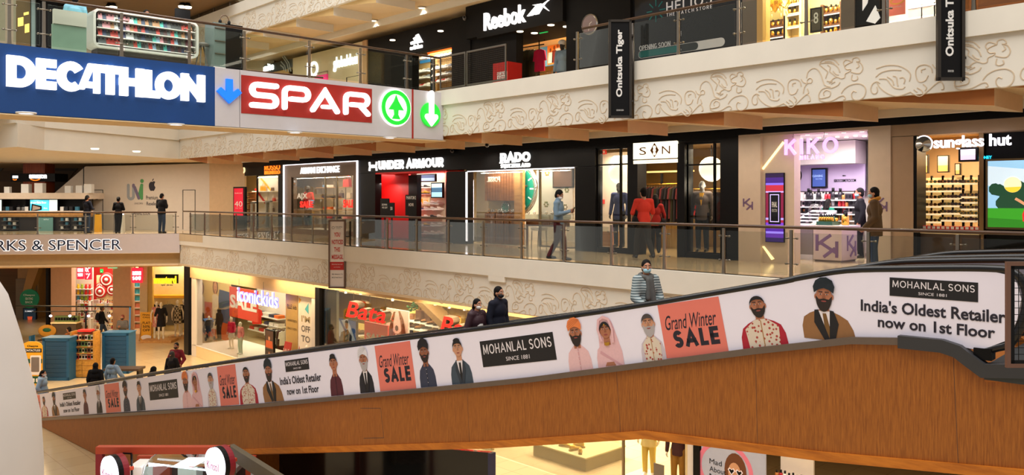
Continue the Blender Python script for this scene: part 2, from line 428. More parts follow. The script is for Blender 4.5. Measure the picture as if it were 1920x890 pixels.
# ---------------------------------------------------------------- fascias with the carved scroll relief
ORN=[[(738,170),(800,145),(870,150),(920,185),(945,230),(938,290)],[(735,245),(770,205),(830,187),(890,192)],
 [(760,300),(742,285),(715,305),(705,350),(715,385),(735,390),(746,368),(742,330)],[(742,290),(760,335),(800,385),(850,415),(890,412),(945,385)],
 [(755,262),(800,265),(825,310),(850,345),(895,355),(912,335)],[(805,245),(835,275),(845,320)],[(840,240),(860,250),(865,300),(870,330)],[(880,260),(900,255),(912,275),(905,310)],
 [(945,385),(960,400),(1000,425),(1040,390),(1110,305),(1135,320),(1142,365),(1128,372)],[(965,365),(985,388)],[(985,350),(1010,372),(1018,395)],[(1020,320),(1040,350),(1030,380)],
 [(1035,185),(1010,195),(1012,218)],[(1075,222),(1065,172),(1030,150),(990,165),(975,215),(985,280),(1005,300),(1035,285),(1050,245)],
 [(1090,290),(1100,230),(1125,192),(1150,190),(1156,160),(1140,145),(1120,165),(1120,190)],[(1075,150),(1090,180),(1115,195)],[(1120,245),(1130,285),(1112,300)],
 [(1115,140),(1125,85),(1160,50),(1195,60),(1220,110),(1235,170),(1250,215),(1290,235)],
 [(1210,15),(1240,50),(1270,85),(1262,120),(1255,150)],[(1215,5),(1260,0),(1310,10),(1345,45),(1360,95)],[(1270,20),(1290,45),(1285,80),(1310,110),(1340,140)],[(1310,80),(1330,110),(1350,120)],
 [(1265,175),(1290,180),(1310,155),(1340,140),(1370,155),(1395,145),(1400,110),(1430,90),(1440,70),(1410,70),(1395,40),(1420,15),(1450,0)],
 [(1440,95),(1480,110),(1510,105),(1527,60),(1510,10),(1480,-2)],[(1490,10),(1500,40),(1480,60)],[(1450,120),(1445,165),(1465,180),(1490,165),(1485,135)],
 [(1280,195),(1305,180)],[(1295,205),(1325,185)],[(1360,190),(1345,220),(1300,245),(1265,240),(1225,260),(1205,310),(1215,345),(1250,340),(1285,325),(1290,280),(1260,265),(1240,290),(1245,315)],
 [(1205,335),(1215,365),(1260,378),(1310,365),(1360,330),(1390,325),(1400,355),(1385,358)],[(1370,300),(1395,255),(1440,220),(1500,210),(1540,240),(1548,290),(1530,345),(1490,370),(1455,355),(1445,310),(1460,280),(1480,292)],[(1400,40),(1385,8),(1402,-22),(1432,-15),(1450,0)],[(1450,0),(1456,-34),(1490,-42),(1505,-8),(1480,-2)],[(1210,15),(1225,-20),(1270,-38),(1320,-26),(1352,20)],[(1250,-10),(1290,-12),(1318,8)]]
FE=FX(XE)
ORN=[smooth([FE.px(860+x/6.857,180+y/6.857) for x,y in st],3) for st in ORN]
OU0=FE.U(963.5);OV=3.25
RELIEF=mat('relief_groove_shade',(208,186,156),.6,var=.03)  # tan darker than the fascia: groove shade painted onto the raised lines
def fascia(name,F,u0,u1,ztop,zband,zbot,phase=0,cut=None):
    struct(MB(F,CREAM).box((u0,zband,-.18),(u1,ztop,.07)).box((u0,zbot,-.18),(u1,zband,0)),name)
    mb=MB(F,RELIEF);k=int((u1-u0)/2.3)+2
    for i in range(-1,k):
        du=u0+phase+i*2.3
        for st in ORN:
            p=[(x-OU0+du,(y-OV)*(zband-zbot)/.84+zbot,0) for x,y in st]
            if min(q[0] for q in p) <u0 or max(q[0] for q in p) >u1:continue
            if max(q[1] for q in p) >zband-.01:p=[(q[0],min(q[1],zband-.015),0) for q in p]
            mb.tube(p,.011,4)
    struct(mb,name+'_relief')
ph=(OU0-(-36.2))%2.3
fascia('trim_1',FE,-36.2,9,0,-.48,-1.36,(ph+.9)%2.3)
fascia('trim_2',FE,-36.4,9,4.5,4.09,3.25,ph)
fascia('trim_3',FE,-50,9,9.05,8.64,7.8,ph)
uA,uB=FE.U(919),FE.U(949.5)
struct(MB(FE,CREAM).box((uA,-.62,-.01),(uB,-.47,.069)),'trim_step')
# ---------------------------------------------------------------- saw-tooth ceilings below the galleries
def teeth(name,zt,y0,n,TAN=TAN,TOOTHF=TOOTHF):
    for i in range(n):
        Y=y0+2.45*i
        F=FX(14.62);mb=MB(F,TAN)
        mb.add([(-Y,zt-.29,0),(-Y,zt,0),(-Y-2.4,zt,0)],[(0,1,2)])
        mb.m(TOOTHF).add([(-Y,zt-.29,0),(-Y,zt-.29,-1.5),(-Y,zt,-1.5),(-Y,zt,0)],[(0,1,2,3)])
        mb.m(CEIL).add([(-Y,zt-.29,0),(-Y-2.4,zt,0),(-Y-2.4,zt,-1.5),(-Y,zt-.29,-1.5)],[(0,1,2,3)])
        mb.m(TAN).add([(-Y,zt-.29,-1.5),(-Y-2.4,zt,-1.5),(-Y,zt,-1.5)],[(0,1,2)])
        struct(mb,name)
teeth('ceiling_first_tooth',3.27,4.28-4.9,15)
teeth('ceiling_second_tooth',7.83,4.28+2.45*4,10,mat('cream_tooth_side',(222,186,124),.6),CREAMW)
struct(MB(FX(17.2),BLACKM).box((-36,3.22,-.75),(9,3.25,0)),'ceiling_first_recess')
struct(MB(FX(17.2),mat('dark_brown_recess',(62,52,42),.6)).box((-36,3.17,.02),(9,3.25,.05)),'ceiling_first_grille')
struct(MB(FX(16.7),CREAM).box((-36,3.1,0),(9,3.26,.1)),'trim_4')
struct(MB(FX(16.9),CREAM).box((-36,7.6,0),(9,7.82,.1)),'trim_5')
# ---------------------------------------------------------------- ceiling downlights
def downlight(x,y,z,label,group,r=.11,m=None,power=0):
    p=onZ(x,y,z);t=thing('ceiling_light',label,'ceiling light',(p.x,p.y,z-.03),group)
    prof=[(r*1.35,.03),(r*1.35,.005),(r*1.05,0),(r,.012)]
    MB(W,WHITE).lathe(prof,(p.x,p.y,z-.03),'w',14).build('frame',t)
    MB(W,m or LAMPW).lathe([(1e-5,.008),(r,.008),(r,.02)],(p.x,p.y,z-.03),'w',14).build('diffuser',t)
    if power:
        l=bpy.data.lights.new('downlight','SPOT');l.energy=power;l.color=SOFT;l.spot_size=2.2;l.spot_blend=.8;l.shadow_soft_size=.08
        o=bpy.data.objects.new('bulb',l);COL.objects.link(o);o.parent=t;o.location=(0,0,-.03)
for i,(x,y) in enumerate([(1740,193),(1494,215),(1139,248),(1000,262),(905,270)]):
    downlight(x,y,3.25,'recessed downlight in the saw-tooth ceiling over the middle gallery, %s from the sunglasses shop' %ordi(i),'middle gallery downlights',power=90)
for i,(x,y) in enumerate([(791,14),(700,38),(614,57),(538,75),(453,68)]):
    downlight(x,y,7.8,'recessed downlight in the saw-tooth ceiling over the upper gallery, %s from the black sports shop' %ordi(i),'upper gallery downlights',power=90)
# ---------------------------------------------------------------- outer walls far behind
struct(MB(FD(62),mat('wall_far_paint',(196,160,112),.7)).box((-45,-5.5,-.2),(25,13,0)),'wall_back')
struct(MB(FX(25),mat('wall_far_shop',(120,100,78),.7)).box((-60,-5.5,-.2),(9,13,0)),'wall_right')
# ---------------------------------------------------------------- lamps under the galleries (cove light), then added fill over the halls
for i,Y in enumerate((2,10,18,26,33)):
    area_light('gallery_ceiling_panel',(16.9,Y,3.0),.35,5,45,SOFT)
    area_light('upper_gallery_ceiling_panel',(16.6,Y,7.55),.35,5,40,SOFT)
for Y in (8,17,26,34):area_light('ground_gallery_panel',(14.9,Y,-1.42),.3,6,130,WARM)
for x_,y_,p_ in ((6,33,150),(9.5,39,250),(3,40,110),(12,33,160)):area_light('ground_hall_fill',(x_,y_,-1.5),2.5,2.5,p_,WARM)  # unseen fill lamps added to lift the dim ground hall
for x_,y_,p_ in ((12.5,38.5,190),(8.5,43,90),(15.6,35.5,60)):area_light('middle_hall_fill',(x_,y_,3.15),1.5,1.5,p_,SOFT)  # unseen fill lamps added to brighten the hoarding and middle hall
# ---------------------------------------------------------------- glass railings
def railing(name,label,pts,zb,posts,h=.97,glassm=None,railm=None,post_r=.022,group=None,clamp=True):
    """pts: plan polyline; posts: distances along it; parts: handrail, posts (> clamps), glass panels"""
    P=[Vector((p[0],p[1],zb)) for p in pts];t=thing(name,label,'railing',P[0],group)
    acc=[0]
    for a,b in zip(P,P[1:]):acc.append(acc[-1]+(b-a).length)
    def at(d):
        for i in range(len(P)-1):
            if d <= acc[i+1]+1e-6 or i== len(P)-2:
                e=(P[i+1]-P[i]).normalized();return P[i]+e*(d-acc[i]),e
    up=Vector((0,0,1))
    MB(W,railm or WOODRAIL).tube([p+up*h for p in P],.03,8,True).build('handrail',t)
    ds=sorted(posts)
    for d in ds:
        p,e=at(d);n=e.cross(up)
        b=MB(W,STEEL)
        F=Frame(p,e,up);b.F=F
        b.prism([(-.035,0),(.035,0),(.028,.15),(.026,h-.05),(-.026,h-.05),(-.028,.15)],-.02,.02).box((-.06,0,-.05),(.06,.015,.05))
        o=b.build('post',t)
        if clamp:
            for hz in (.28,.76):
                c=MB(F,STEEL)
                c.tube([(-.11,hz,.03),(.11,hz,.03)],.012,6)
                for sx in (-.11,.11):c.tube([(sx,hz,.0),(sx,hz,.045)],.02,6)
                c.build('clamp',o)
    for a,b_ in zip(ds,ds[1:]):
        pa,e=at(a+.07);pb,_=at(b_-.07)
        F=Frame(pa,pb-pa,up);L=(pb-pa).length
        MB(F,glassm or GLASS).box((0,.06,-.006),(L,h-.1,.006)).build('glass_panel',t)
    return t
def mesh_panel(t,F,u0,u1,v0,v1,frame_m,wire_m,fr=.035,pitch=.075,depth=.03):
    f=MB(F,frame_m)
    f.box((u0,v0,0),(u0+fr,v1,depth)).box((u1-fr,v0,0),(u1,v1,depth)).box((u0+fr,v0,0),(u1-fr,v0+fr,depth)).box((u0+fr,v1-fr,0),(u1-fr,v1,depth))
    f.build('mesh_frame',t)
    w=MB(F,wire_m);n=max(2,int((u1-u0)/pitch));m_=max(2,int((v1-v0)/pitch))
    for i in range(1,n):x=u0+(u1-u0)*i/n;w.tube([(x,v0+fr*.5,depth/2),(x,v1-fr*.5,depth/2)],.004,4)
    for i in range(1,m_):y=v0+(v1-v0)*i/m_;w.tube([(u0+fr*.5,y,depth/2),(u1-fr*.5,y,depth/2)],.004,4)
    w.build('wire_mesh',t)
# middle gallery, along the slab edge
railing('glass_railing','long glass railing with brown handrail along the middle gallery in front of the shops',[(14.56,-4),(14.56,36.0)],0,[.1+1.45*i for i in range(28)])
# bridge with the letters of the clothes store, and the far gallery behind it
d0=msd;ms0=msR+Vector((0,.12,0))
L_=21
railing('glass_railing','glass railing on top of the pale bridge with dark outlined letters',[tuple((ms0+msd*.05)[:2]),tuple((ms0+msd*L_)[:2])],0,[.05,1.8,3.7,5.6,7.5,9.3,11.2,13,15,17,19,20.8],.93)
# upper gallery on the right
railing('glass_railing','glass railing along the upper gallery edge in front of the watch store',[(14.56,-4),(14.56,12.92)],4.5,[.1]+[.1+(7.3+4)%1.42-.0+1.42*i for i in range(12)],.97)
t=thing('metal_mesh_railing','grey metal mesh railing panels beside the red crate on the upper gallery','railing',(14.56,14.5,4.5))
F=FX(14.56);us=[F.U(x) for x in (826,874,876,950)]
for a,b in ((us[0],us[1]),(us[2],us[3])):mesh_panel(t,F,a,b,4.54,5.47,STEEL,DSTEEL,.04,.05)
# ---------------------------------------------------------------- people and mannequins
SKIN=mat('brown_skin',(150,98,70),.5,var=.03);SKIN2=mat('tan_skin',(184,128,98),.5,var=.03)
HAIRB=mat('black_hair',(16,13,12),.7,var=.1,spec=.15);DENIM=mat('blue_denim',(52,66,92),.8,var=.12,scale=30)
NAVY=mat('navy_cloth',(26,28,40),.8,var=.1);BLACKC=mat('black_cloth',(20,19,22),.85,var=.1)
MASKB=mat('light_blue_mask',(150,196,214),.7);MASKW=mat('white_mask',(226,224,222),.7);MASKK=mat('black_mask',(18,18,22),.7)
SHOEK=mat('black_leather',(18,16,16),.4);SHOEW=mat('white_sneaker',(216,212,206),.5)
EYEW=mat('eye_white',(225,220,214),.3,var=0);EYEK=mat('eye_dark',(18,12,10),.2,var=0)
MANW=mat('mannequin_white',(232,222,206),.35,var=.01);MANG=mat('mannequin_grey',(120,118,116),.4,var=.02);MANK=mat('mannequin_dark',(60,56,56),.4,var=.02)
BASEJ=dict(hL=(0,.085,.93),kL=(.03,.095,.5),aL=(-.01,.1,.09),hR=(0,-.085,.93),kR=(.03,-.095,.5),aR=(-.01,-.1,.09),
             sL=(0,.18,1.42),eL=(-.03,.25,1.14),wL=(.05,.25,.9),sR=(0,-.18,1.42),eR=(-.03,-.25,1.14),wR=(.05,-.25,.9),
             pel=(0,0,.95),chest=(0,0,1.28),neck=(0,0,1.48),head=(.02,0,1.625))
PHONE=dict(eL=(.02,.23,1.15),wL=(.3,.07,1.24),eR=(.02,-.23,1.15),wR=(.3,-.05,1.22))
WALK=dict(kL=(.2,.09,.52),aL=(.3,.09,.12),kR=(-.06,-.09,.5),aR=(-.36,-.09,.17),eL=(-.12,.25,1.15),wL=(-.05,.28,.91),eR=(.05,-.25,1.15),wR=(.2,-.24,.95))
SIT=dict(hL=(0,.09,.5),kL=(.43,.12,.52),aL=(.42,.12,.09),hR=(0,-.09,.5),kR=(.43,-.12,.52),aR=(.42,-.12,.09))
def remesh(mb,vox,it=3):
    o=mb.build('tmp',None,(0,0,0));m_=o.modifiers.new('r','REMESH');m_.mode='VOXEL';m_.voxel_size=vox
    s_=o.modifiers.new('s','SMOOTH');s_.iterations=it;s_.factor=.5
    bpy.context.view_layer.update()
    me=bpy.data.meshes.new_from_object(o.evaluated_get(bpy.context.evaluated_depsgraph_get()))
    out=MB(W,mb.mats[0]);out.add([v.co for v in me.vertices],[tuple(p.vertices) for p in me.polygons],True,True)
    old=o.data;bpy.data.objects.remove(o);bpy.data.meshes.remove(old);bpy.data.meshes.remove(me)
    return out
def rings(mb,lst,n=16):
    """closed body of elliptical rings (x, y, z, rx, ry)"""
    pts=[(x+rx*math.cos(2*math.pi*j/n),y+ry*math.sin(2*math.pi*j/n),z) for x,y,z,rx,ry in lst for j in range(n)]
    k=len(lst)
    fs=[(i*n+j,i*n+(j+1)%n,(i+1)*n+(j+1)%n,(i+1)*n+j) for i in range(k-1) for j in range(n)]
    fs+= [tuple(range(n-1,-1,-1)),tuple(range((k-1)*n,k*n))]
    return mb.add(pts,fs,True)
def hand(mb,e,w,side,curl=.5,tw=0):
    e,w=Vector(e),Vector(w);d=(w-e).normalized();up=Vector((0,side,0));up=(up-d*up.dot(d))
    up=up.normalized() if up.length >.1 else Vector((0,0,1))   # back of the hand
    lat=d.cross(up)*(-side)  # towards the thumb (front for a hanging arm)
    if lat.x <0 and abs(d.z) >.6:lat=-lat
    k=w+d*.085
    for i in range(4):mb.cap(w+lat*(.016-.011*i)*.8,k+lat*(.03-.02*i),.016,.014,6)
    for i,ln in enumerate((.038,.044,.041,.032)):
        b=k+lat*(.031-.0205*i);m1=b+d*ln*(1-.3*curl)-up*ln*.6*curl
        m2=m1+d*ln*(.8-1.0*curl)-up*ln*.9*curl
        mb.cap(b,m1,.0095,.0085,6);mb.cap(m1,m2,.0085,.007,6)
    tb=w+d*.03+lat*.022;tm=tb+lat*.022+d*.03-up*.012;mb.cap(tb,tm,.013,.0105,6);mb.cap(tm,tm+d*.028-up*.012*curl,.0105,.008,6)
def figure(name,label,cat,loc,face,h=1.72,pose=(),skin=None,top=None,bot=None,shoe=None,hair=('short',None),mask=None,yaw=0,pitch=0,
           drop=0,woman=False,plain=False,group=None,curl=.5,parts=(),vox=.014,bare=False,headless=False):
    skin=skin or SKIN;hm=hair[1] or HAIRB
    J={k:Vector(v) for k,v in BASEJ.items()}
    for ps in (pose if isinstance(pose,(list,tuple)) else [pose]):J.update({k:Vector(v) for k,v in dict(ps).items()})
    if drop:
        for k in ('sL','eL','wL','sR','eR','wR','pel','chest','neck','head'):
            J[k]=J[k]-Vector((0,0,drop))
    sw=.9 if woman else 1.0
    for q in ('sL','sR'):J[q].y *= sw
    s=h/1.75;M=TRS(loc,math.radians(face),s)
    t=thing(name,label,cat,loc,group)
    def fin(mb,nm,par=None):
        mb.v=[M @ p for p in mb.v];return mb.build(nm,par or t)
    HR=Matrix.Rotation(math.radians(yaw),3,'Z') @ Matrix.Rotation(math.radians(pitch),3,'Y')
    H=lambda x,y,z:J['head']+HR @ Vector((x,y,z))
    HE=lambda mb,c,r,nu=12,nv=8:mb.ell(H(*c),r,nu,nv,HR)
    # --- body: one continuous surface
    b=MB(W,skin);up=J['chest']-J['pel'];wa=J['pel']+up*.45
    b.ell(J['pel'],(.105,.15*(1.05 if woman else 1),.12));b.ell(wa,(.095,.125*sw,.15));b.ell(J['chest'],(.11,.155*sw,.17))
    b.cap(J['sL'],J['sR'],.06,.06);b.cap(J['chest']+up*.3,J['neck'],.085,.06);b.cap(J['neck'],J['head']-Vector((.015,0,.03)),.055,.052)
    if not headless:
        HE(b,(0,0,.015),(.098,.076,.108),16,12);HE(b,(.028,0,-.05),(.066,.058,.07),14,10)
        if True:b.cap(H(.092,0,.01),H(.112,0,-.022),.010,.016)
        for sy in (-1,1):HE(b,(-.005,.078*sy,-.01),(.022,.012,.032))
        b.cap(H(.087,.018,-.065),H(.087,-.018,-.065),.011,.011)
    for S_,sg in (('L',1),('R',-1)):
        b.cap(J['s' +S_],J['e' +S_],.049*sw,.04);b.cap(J['e' +S_],J['w' +S_],.04,.027)
        b.cap(J['h' +S_],J['k' +S_],.085,.058);b.cap(J['k' +S_],J['a' +S_],.056,.038)
        b.cap(J['a' +S_],J['a' +S_]+Vector((.16,0,-.055)),.036,.026)
    b=remesh(b,vox)
    for S_,sg in (('L',1),('R',-1)):hand(b,J['e' +S_],J['w' +S_],sg,curl)
    fin(b,'body')
    if bare:return t
    if not plain:
        for sy in (-1,1):
            e=MB(W,EYEW);HE(e,(.083,.031*sy,.015),(.014,.016,.009),8,6);e.m(EYEK);HE(e,(.092,.031*sy,.015),(.007,.008,.008),8,6);fin(e,'eye')
        e=MB(W,hm)
        for sy in (-1,1):e.cap(H(.09,.016*sy,.038),H(.08,.05*sy,.038),.006,.004,6)
        fin(e,'eyebrows')
    # --- clothes
    if top:
        f=top.get('fat',.018);hem=top.get('hem',.9)-drop;g=MB(W,top['m'])
        g.ell(wa,(.098+f,.13*sw+f,.16));g.ell(J['chest'],(.113+f,.158*sw+f,.18));g.cap(J['sL'],J['sR'],.063+f*.6,.063+f*.6)
        p0=J['pel']
        rings(g,[(p0.x,p0.y,hem,.112+f+top.get('flare',0),.155+f+top.get('flare',0)),(p0.x,p0.y,max(hem+.05,p0.z-.05),.112+f,.158+f),(wa.x,wa.y,wa.z,.098+f,.132+f)])
        for S_ in 'LR':
            sl=top.get('sleeve',1)
            if sl >0:
                g.cap(J['s' +S_],J['s' +S_].lerp(J['e' +S_],min(1,sl*2)),.055+f*.7,.048+f*.6)
                if sl >.5:g.cap(J['e' +S_],J['e' +S_].lerp(J['w' +S_],min(1,sl*2-1)),.048+f*.6,.036+f*.5)
        if top.get('collar'):g.cap(J['neck']+Vector((-.02,0,-.02)),J['neck']+Vector((0,0,.045)),.085,.075)
        g=remesh(g,.017,3);fin(g,top.get('name','jacket'))
        if top.get('hood'):
            q=MB(W,top['m']);nk=J['neck']
            q.ell(nk+Vector((-.1,0,-.04)),(.07,.13,.10));q.cap(nk+Vector((-.04,.11,.0)),nk+Vector((.08,.05,-.06)),.045,.03);q.cap(nk+Vector((-.04,-.11,.0)),nk+Vector((.08,-.05,-.06)),.045,.03)
            fin(remesh(q,.015),'hood')
        if top.get('fur'):
            q=MB(W,top['fur']);nk=J['neck'];q.tube([nk+Vector((.085*math.cos(a),.095*math.sin(a),.01-.04*math.cos(a))) for a in [i*math.pi/8 for i in range(16)]],.04,8,True,True);fin(q,'collar')
    if bot:
        g=MB(W,bot['m']);f=bot.get('fat',.014);g.ell(J['pel'],(.108+f,.152+f,.125))
        if bot.get('skirt'):
            rings(g,[(J['pel'].x,0,bot['skirt'],.16+bot.get('flare',.02),.19+bot.get('flare',.02)),(J['pel'].x,0,J['pel'].z-.05,.125,.17),(wa.x,0,wa.z-.02,.11,.145)],20)
        else:
            for S_ in 'LR':
                g.cap(J['h' +S_],J['k' +S_],.088+f,.062+f);g.cap(J['k' +S_],J['k' +S_].lerp(J['a' +S_],bot.get('len',1.0)),.062+f,.046+f)
        fin(remesh(g,.017,3),bot.get('name','trousers'))
    if shoe:
        for S_ in 'LR':
            a=J['a' +S_];q=MB(W,shoe);dn=-.045
            q.cap(a+Vector((-.03,0,dn)),a+Vector((.15,0,dn-.008)),.047,.038);q.cap(a+Vector((-.01,0,.0)),a+Vector((.06,0,-.03)),.048,.04)
            q=remesh(q,.012,2);q.v=[Vector((p.x,p.y,max(p.z,a.z-.088))) for p in q.v];fin(q,'shoe')
    st=hair[0]
    if st != 'none':
        g=MB(W,hm)
        HE(g,(-.016,0,.035),(.102,.085,.106),16,10);HE(g,(-.045,0,-.02),(.07,.08,.085))
        if st== 'long':g.cap(H(-.06,0,0),H(-.085,0,-.24),.085,.06);g.cap(H(-.03,.06,0),H(-.05,.08,-.2),.04,.03);g.cap(H(-.03,-.06,0),H(-.05,-.08,-.2),.04,.03)
        if st== 'bun':HE(g,(-.12,0,.02),(.05,.055,.05))
        if st== 'tied':g.cap(H(-.09,0,.03),H(-.16,0,-.14),.042,.025)
        if st== 'braid':g.cap(H(-.09,0,-.04),H(-.13,0,-.2),.03,.027);g.cap(H(-.13,0,-.2),H(-.16,0,-.62),.027,.014)
        if st== 'scarf':HE(g,(-.012,0,.02),(.118,.102,.125));g.cap(H(-.03,0,-.08),H(-.03,0,-.22),.1,.14)
        if st== 'hat':HE(g,(0,0,.08),(.13,.12,.09))
        fin(remesh(g,.012,2),'headscarf' if st== 'scarf' else 'hair')
    if mask:
        q=MB(W,mask);HE(q,(.046,0,-.047),(.068,.066,.05),14,10);fin(q,'mask')
        q=MB(W,mask)
        for sy in (-1,1):q.tube([H(.07,.055*sy,-.03),H(.0,.083*sy,-.005)],.004,5,True)
        fin(q,'ear_loops')
    for fn in parts:fn(t,J,fin,H)
    return t
def backpack(m,x=-.2):
    def fn(t,J,fin,H):
        q=MB(W,m);c=J['chest'];q.ell(c+Vector((x,0,-.06)),(.1,.15,.22));q.cap(c+Vector((x-.06,0,-.15)),c+Vector((x-.06,0,-.02)),.07,.06)
        fin(remesh(q,.02),'backpack')
    return fn
def strap_bag(m,side=1):
    def fn(t,J,fin,H):
        q=MB(W,m);c=J['pel'];q.ell(c+Vector((-.02,.23*side,-.02)),(.14,.07,.15));fin(remesh(q,.02),'shoulder_bag')
        q=MB(W,m);q.tube([c+Vector((-.02,.22*side,.1)),J['sL' if side >0 else 'sR']+Vector((0,.0,.07)),J['chest']+Vector((.12,0,0)),c+Vector((.04,.2*side,.06))],.012,6,True);fin(q,'strap')
    return fn
def phone(t,J,fin,H):
    p=(J['wL']+J['wR'])/2+Vector((.09,0,.03));q=MB(W,BLACK);q.F=Frame(p,(0,1,0),(.35,0,.94));q.rbox((-.037,-.07,-.004),(.037,.07,.004),.01);fin(q,'phone')
def lapels(mA,mB,tie=None):
    def fn(t,J,fin,H):
        c=J['chest'];q=MB(W,mA);F=Frame(c+Vector((.128,0,-.02)),(0,1,0),(-.18,0,1));q.F=F
        q.prism([(-.055,.19),(.055,.19),(0,-.12)],-.02,.006);fin(q,'shirt_front')
        if tie:q=MB(F,tie);q.prism([(-.012,.16),(.012,.16),(.022,-.08),(0,-.12),(-.022,-.08)],0,.014);fin(q,'tie')
    return fn

# third floor glass railing, top left
railing('glass_railing','glass railing on the third floor edge above the phone case stand',[(14.56,27.0),(14.56,44)],9.05,[.1+1.45*i for i in range(12)],.97)
def security_camera(label,p):
    t=thing('security_camera',label,'security camera',p);F=Frame(p,RGT);MB(F,mat('camera_shell',(120,118,120),.4)).lathe([(.05,-.12),(.06,-.1),(.06,.12),(.045,.14)],(0,0,0),'w',12).build('body',t);MB(F,BLACK).lathe([(.04,.14),(.04,.15)],(0,0,0),'w',12).build('lens',t);MB(F,STEEL).tube([(0,.05,-.05),(0,.16,-.1),(0,.16,-.3)],.018,6).build('bracket',t)
security_camera('security camera on the black wall left of the winged-mark sign',onD(871,34,27.3));security_camera('security camera above the watch shop near the red sports shop',onD(848,283,28.0));security_camera('security camera hanging under the gallery above the watch shop name',onD(913,272,23.5))
# ---------------------------------------------------------------- upper bridge with the big signs (face on Y = 18)
FB=FY(18.0);uR=14.5;uL=-8
struct(MB(FB,CREAM).box((uL,3.13,-1.1),(uR,4.44,-.12)).box((uL,4.3,-7),(uR,4.44,-1.1)),'floor_bridge')
struct(MB(FB,CEIL).box((uL,3.10,-1.1),(uR+.1,3.13,0)),'ceiling_bridge')
def pxq(F,x,y,w=0):return F.px(x,y,w)
BLUE=mat('deep_blue_sign_face',(0,62,128),.5,var=.03,scale=20);BLUEL=mat('blue_lit_arrow',(16,112,232),emit=.9,var=0)
SIGNG=mat('pale_grey_sign_face',(206,202,206),.5,var=.02);REDS=mat('brick_red_sign_face',(170,36,26),.5,var=.03)
GREENL=mat('green_lit_sign',(22,190,46),emit=1.0,var=0);GLOWS=mat('white_lit_sign',(255,252,252),emit=1.25,var=0)
RIMG=mat('letter_rim_grey',(150,150,165),.4)
vB0,vB1=3.12,4.44
ux=lambda x:FB.U(x)
# blue sign
t=thing('sign_board','deep blue sign with large white lit capital letters on the upper bridge','sign',(ux(200),18,3.12))
MB(FB,BLUE).box((uL,vB0,-.12),(ux(403),vB1,0)).build('board',t)
LET=[('D',11,66),('E',67,104),('C',103,160),('A',146,185),('T',187,223),('H',223,268),('L',269,298),('O',290,338),('N',338,382)]
v0,v1=FB.V(200,181),FB.V(200,122)
v0=3.63;v1=4.22
for ch,a,b in LET:
    mb=MB(FB,GLOWW)
    a_,b_=ux(a),ux(b)
    if ch== 'C':mb.ribbon([( (a_+b_)/2+(b_-a_-.2)/2*math.cos(math.radians(q)),(v0+v1)/2+(v1-v0-.165)/2*math.sin(math.radians(q))) for q in range(35,322,12)],.165,.0,.09)
    elif ch== 'A':
        Q=lambda *p:[(a_+(b_-a_)*x,v0+(v1-v0)*y) for x,y in p]
        mb.prism(Q((-.04,.1),(.26,.1),(.8,1),(.46,1)),0,.09).prism(Q((.72,0),(1.02,0),(1.02,1),(.72,1)),0,.089).prism(Q((.3,.17),(.8,.17),(.8,.38),(.3,.38)),0,.088)
    else:mb.caps(ch,a_,b_,v0,v1,0,.09,.27 if ch not in 'N' else .27)
    mb.build('lit_letter',t)
# grey panel with blue arrow
t=thing('sign_board','narrow grey sign panel with a blue arrow pointing down between the blue and red signs','sign',(ux(425),18,3.12))
MB(FB,SIGNG).box((ux(403),vB0,-.12),(ux(449),vB1,0)).build('board',t)
c=ux(428.5);
MB(FB,BLUEL).prism([(c-.075,4.2),(c+.075,4.2),(c+.075,3.9),(c+.2,4.0),(c+.29,3.91),(c,3.65),(c-.29,3.91),(c-.2,4.0),(c-.075,3.9)],0,.07).build('blue_arrow',t)
# red and grey supermarket sign
t=thing('sign_board','red and grey sign with rounded white capitals and a green tree emblem on the bridge','sign',(ux(600),18,3.12))
MB(FB,SIGNG).box((ux(450),vB0,-.12),(ux(772),vB1,0)).build('board',t)
MB(FB,REDS).box((ux(452),3.46,0),(ux(697),4.33,.012)).build('red_field',t)
t_=.125;sv0,sv1=3.6,4.2
def S_rd(a,b):
    h=(sv1-sv0)/2;q=t_/2;m_=(sv0+sv1)/2
    r=(m_-sv0-q)/2+.0
    return [(b-q,sv1-q),(a+q+r,sv1-q)]+arc(a+q+r,m_+r,r,r,90,270,8)+[(b-q-r,m_)]+arc(b-q-r,m_-r,r,r,90,-90,8)+[(a+q,sv0+q)]
q=t_/2
for ch,a,b in (('S',466,520),('P',527,580),('A',580,634),('R',642,691)):
    a,b=ux(a),ux(b);mb=MB(FB,GLOWS)
    if ch== 'S':mb.ribbon(S_rd(a,b),t_,.012,.1,'rd')
    elif ch in 'PR':
        rr=.13
        mb.ribbon([(a+q,sv0+q),(a+q,sv1-q-rr)]+arc(a+q+rr,sv1-q-rr,rr,rr,180,90,5)+[(b-q-rr,sv1-q)]+arc(b-q-rr,sv1-q-rr,rr,rr,90,-90,8)+[(a+q+.16,sv1-q-2*rr)],t_*.92,.012,.1,'rd')
        if ch== 'R':mb.ribbon([(b-.3,sv1-q-2*rr),(b-q*.8,sv0+q)],t_*.92,.012,.098,'rd')
    else:
        mm=(a+b)/2
        mb.ribbon([(a+q,sv0+q),(mm,sv1-q),(b-q,sv0+q)],t_*.95,.012,.1,'rd').ribbon([(mm-.06,sv0+.16),(mm+.14,sv0+.16)],t_*.75,.012,.098,'rd')
    mb.build('lit_letter',t)
cu,cv,r=ux(740),3.9,.445
e=MB(FB,GLOWS);e.lathe([(r+.05,0),(r+.05,.05),(1e-5,.05)],(cu,cv,0),'w',40,False);e.build('emblem_disc',t)
g=MB(FB,GREENL);g.ribbon(arc(cu,cv,r-.04,r-.04,0,360,40),.1,.05,.09)
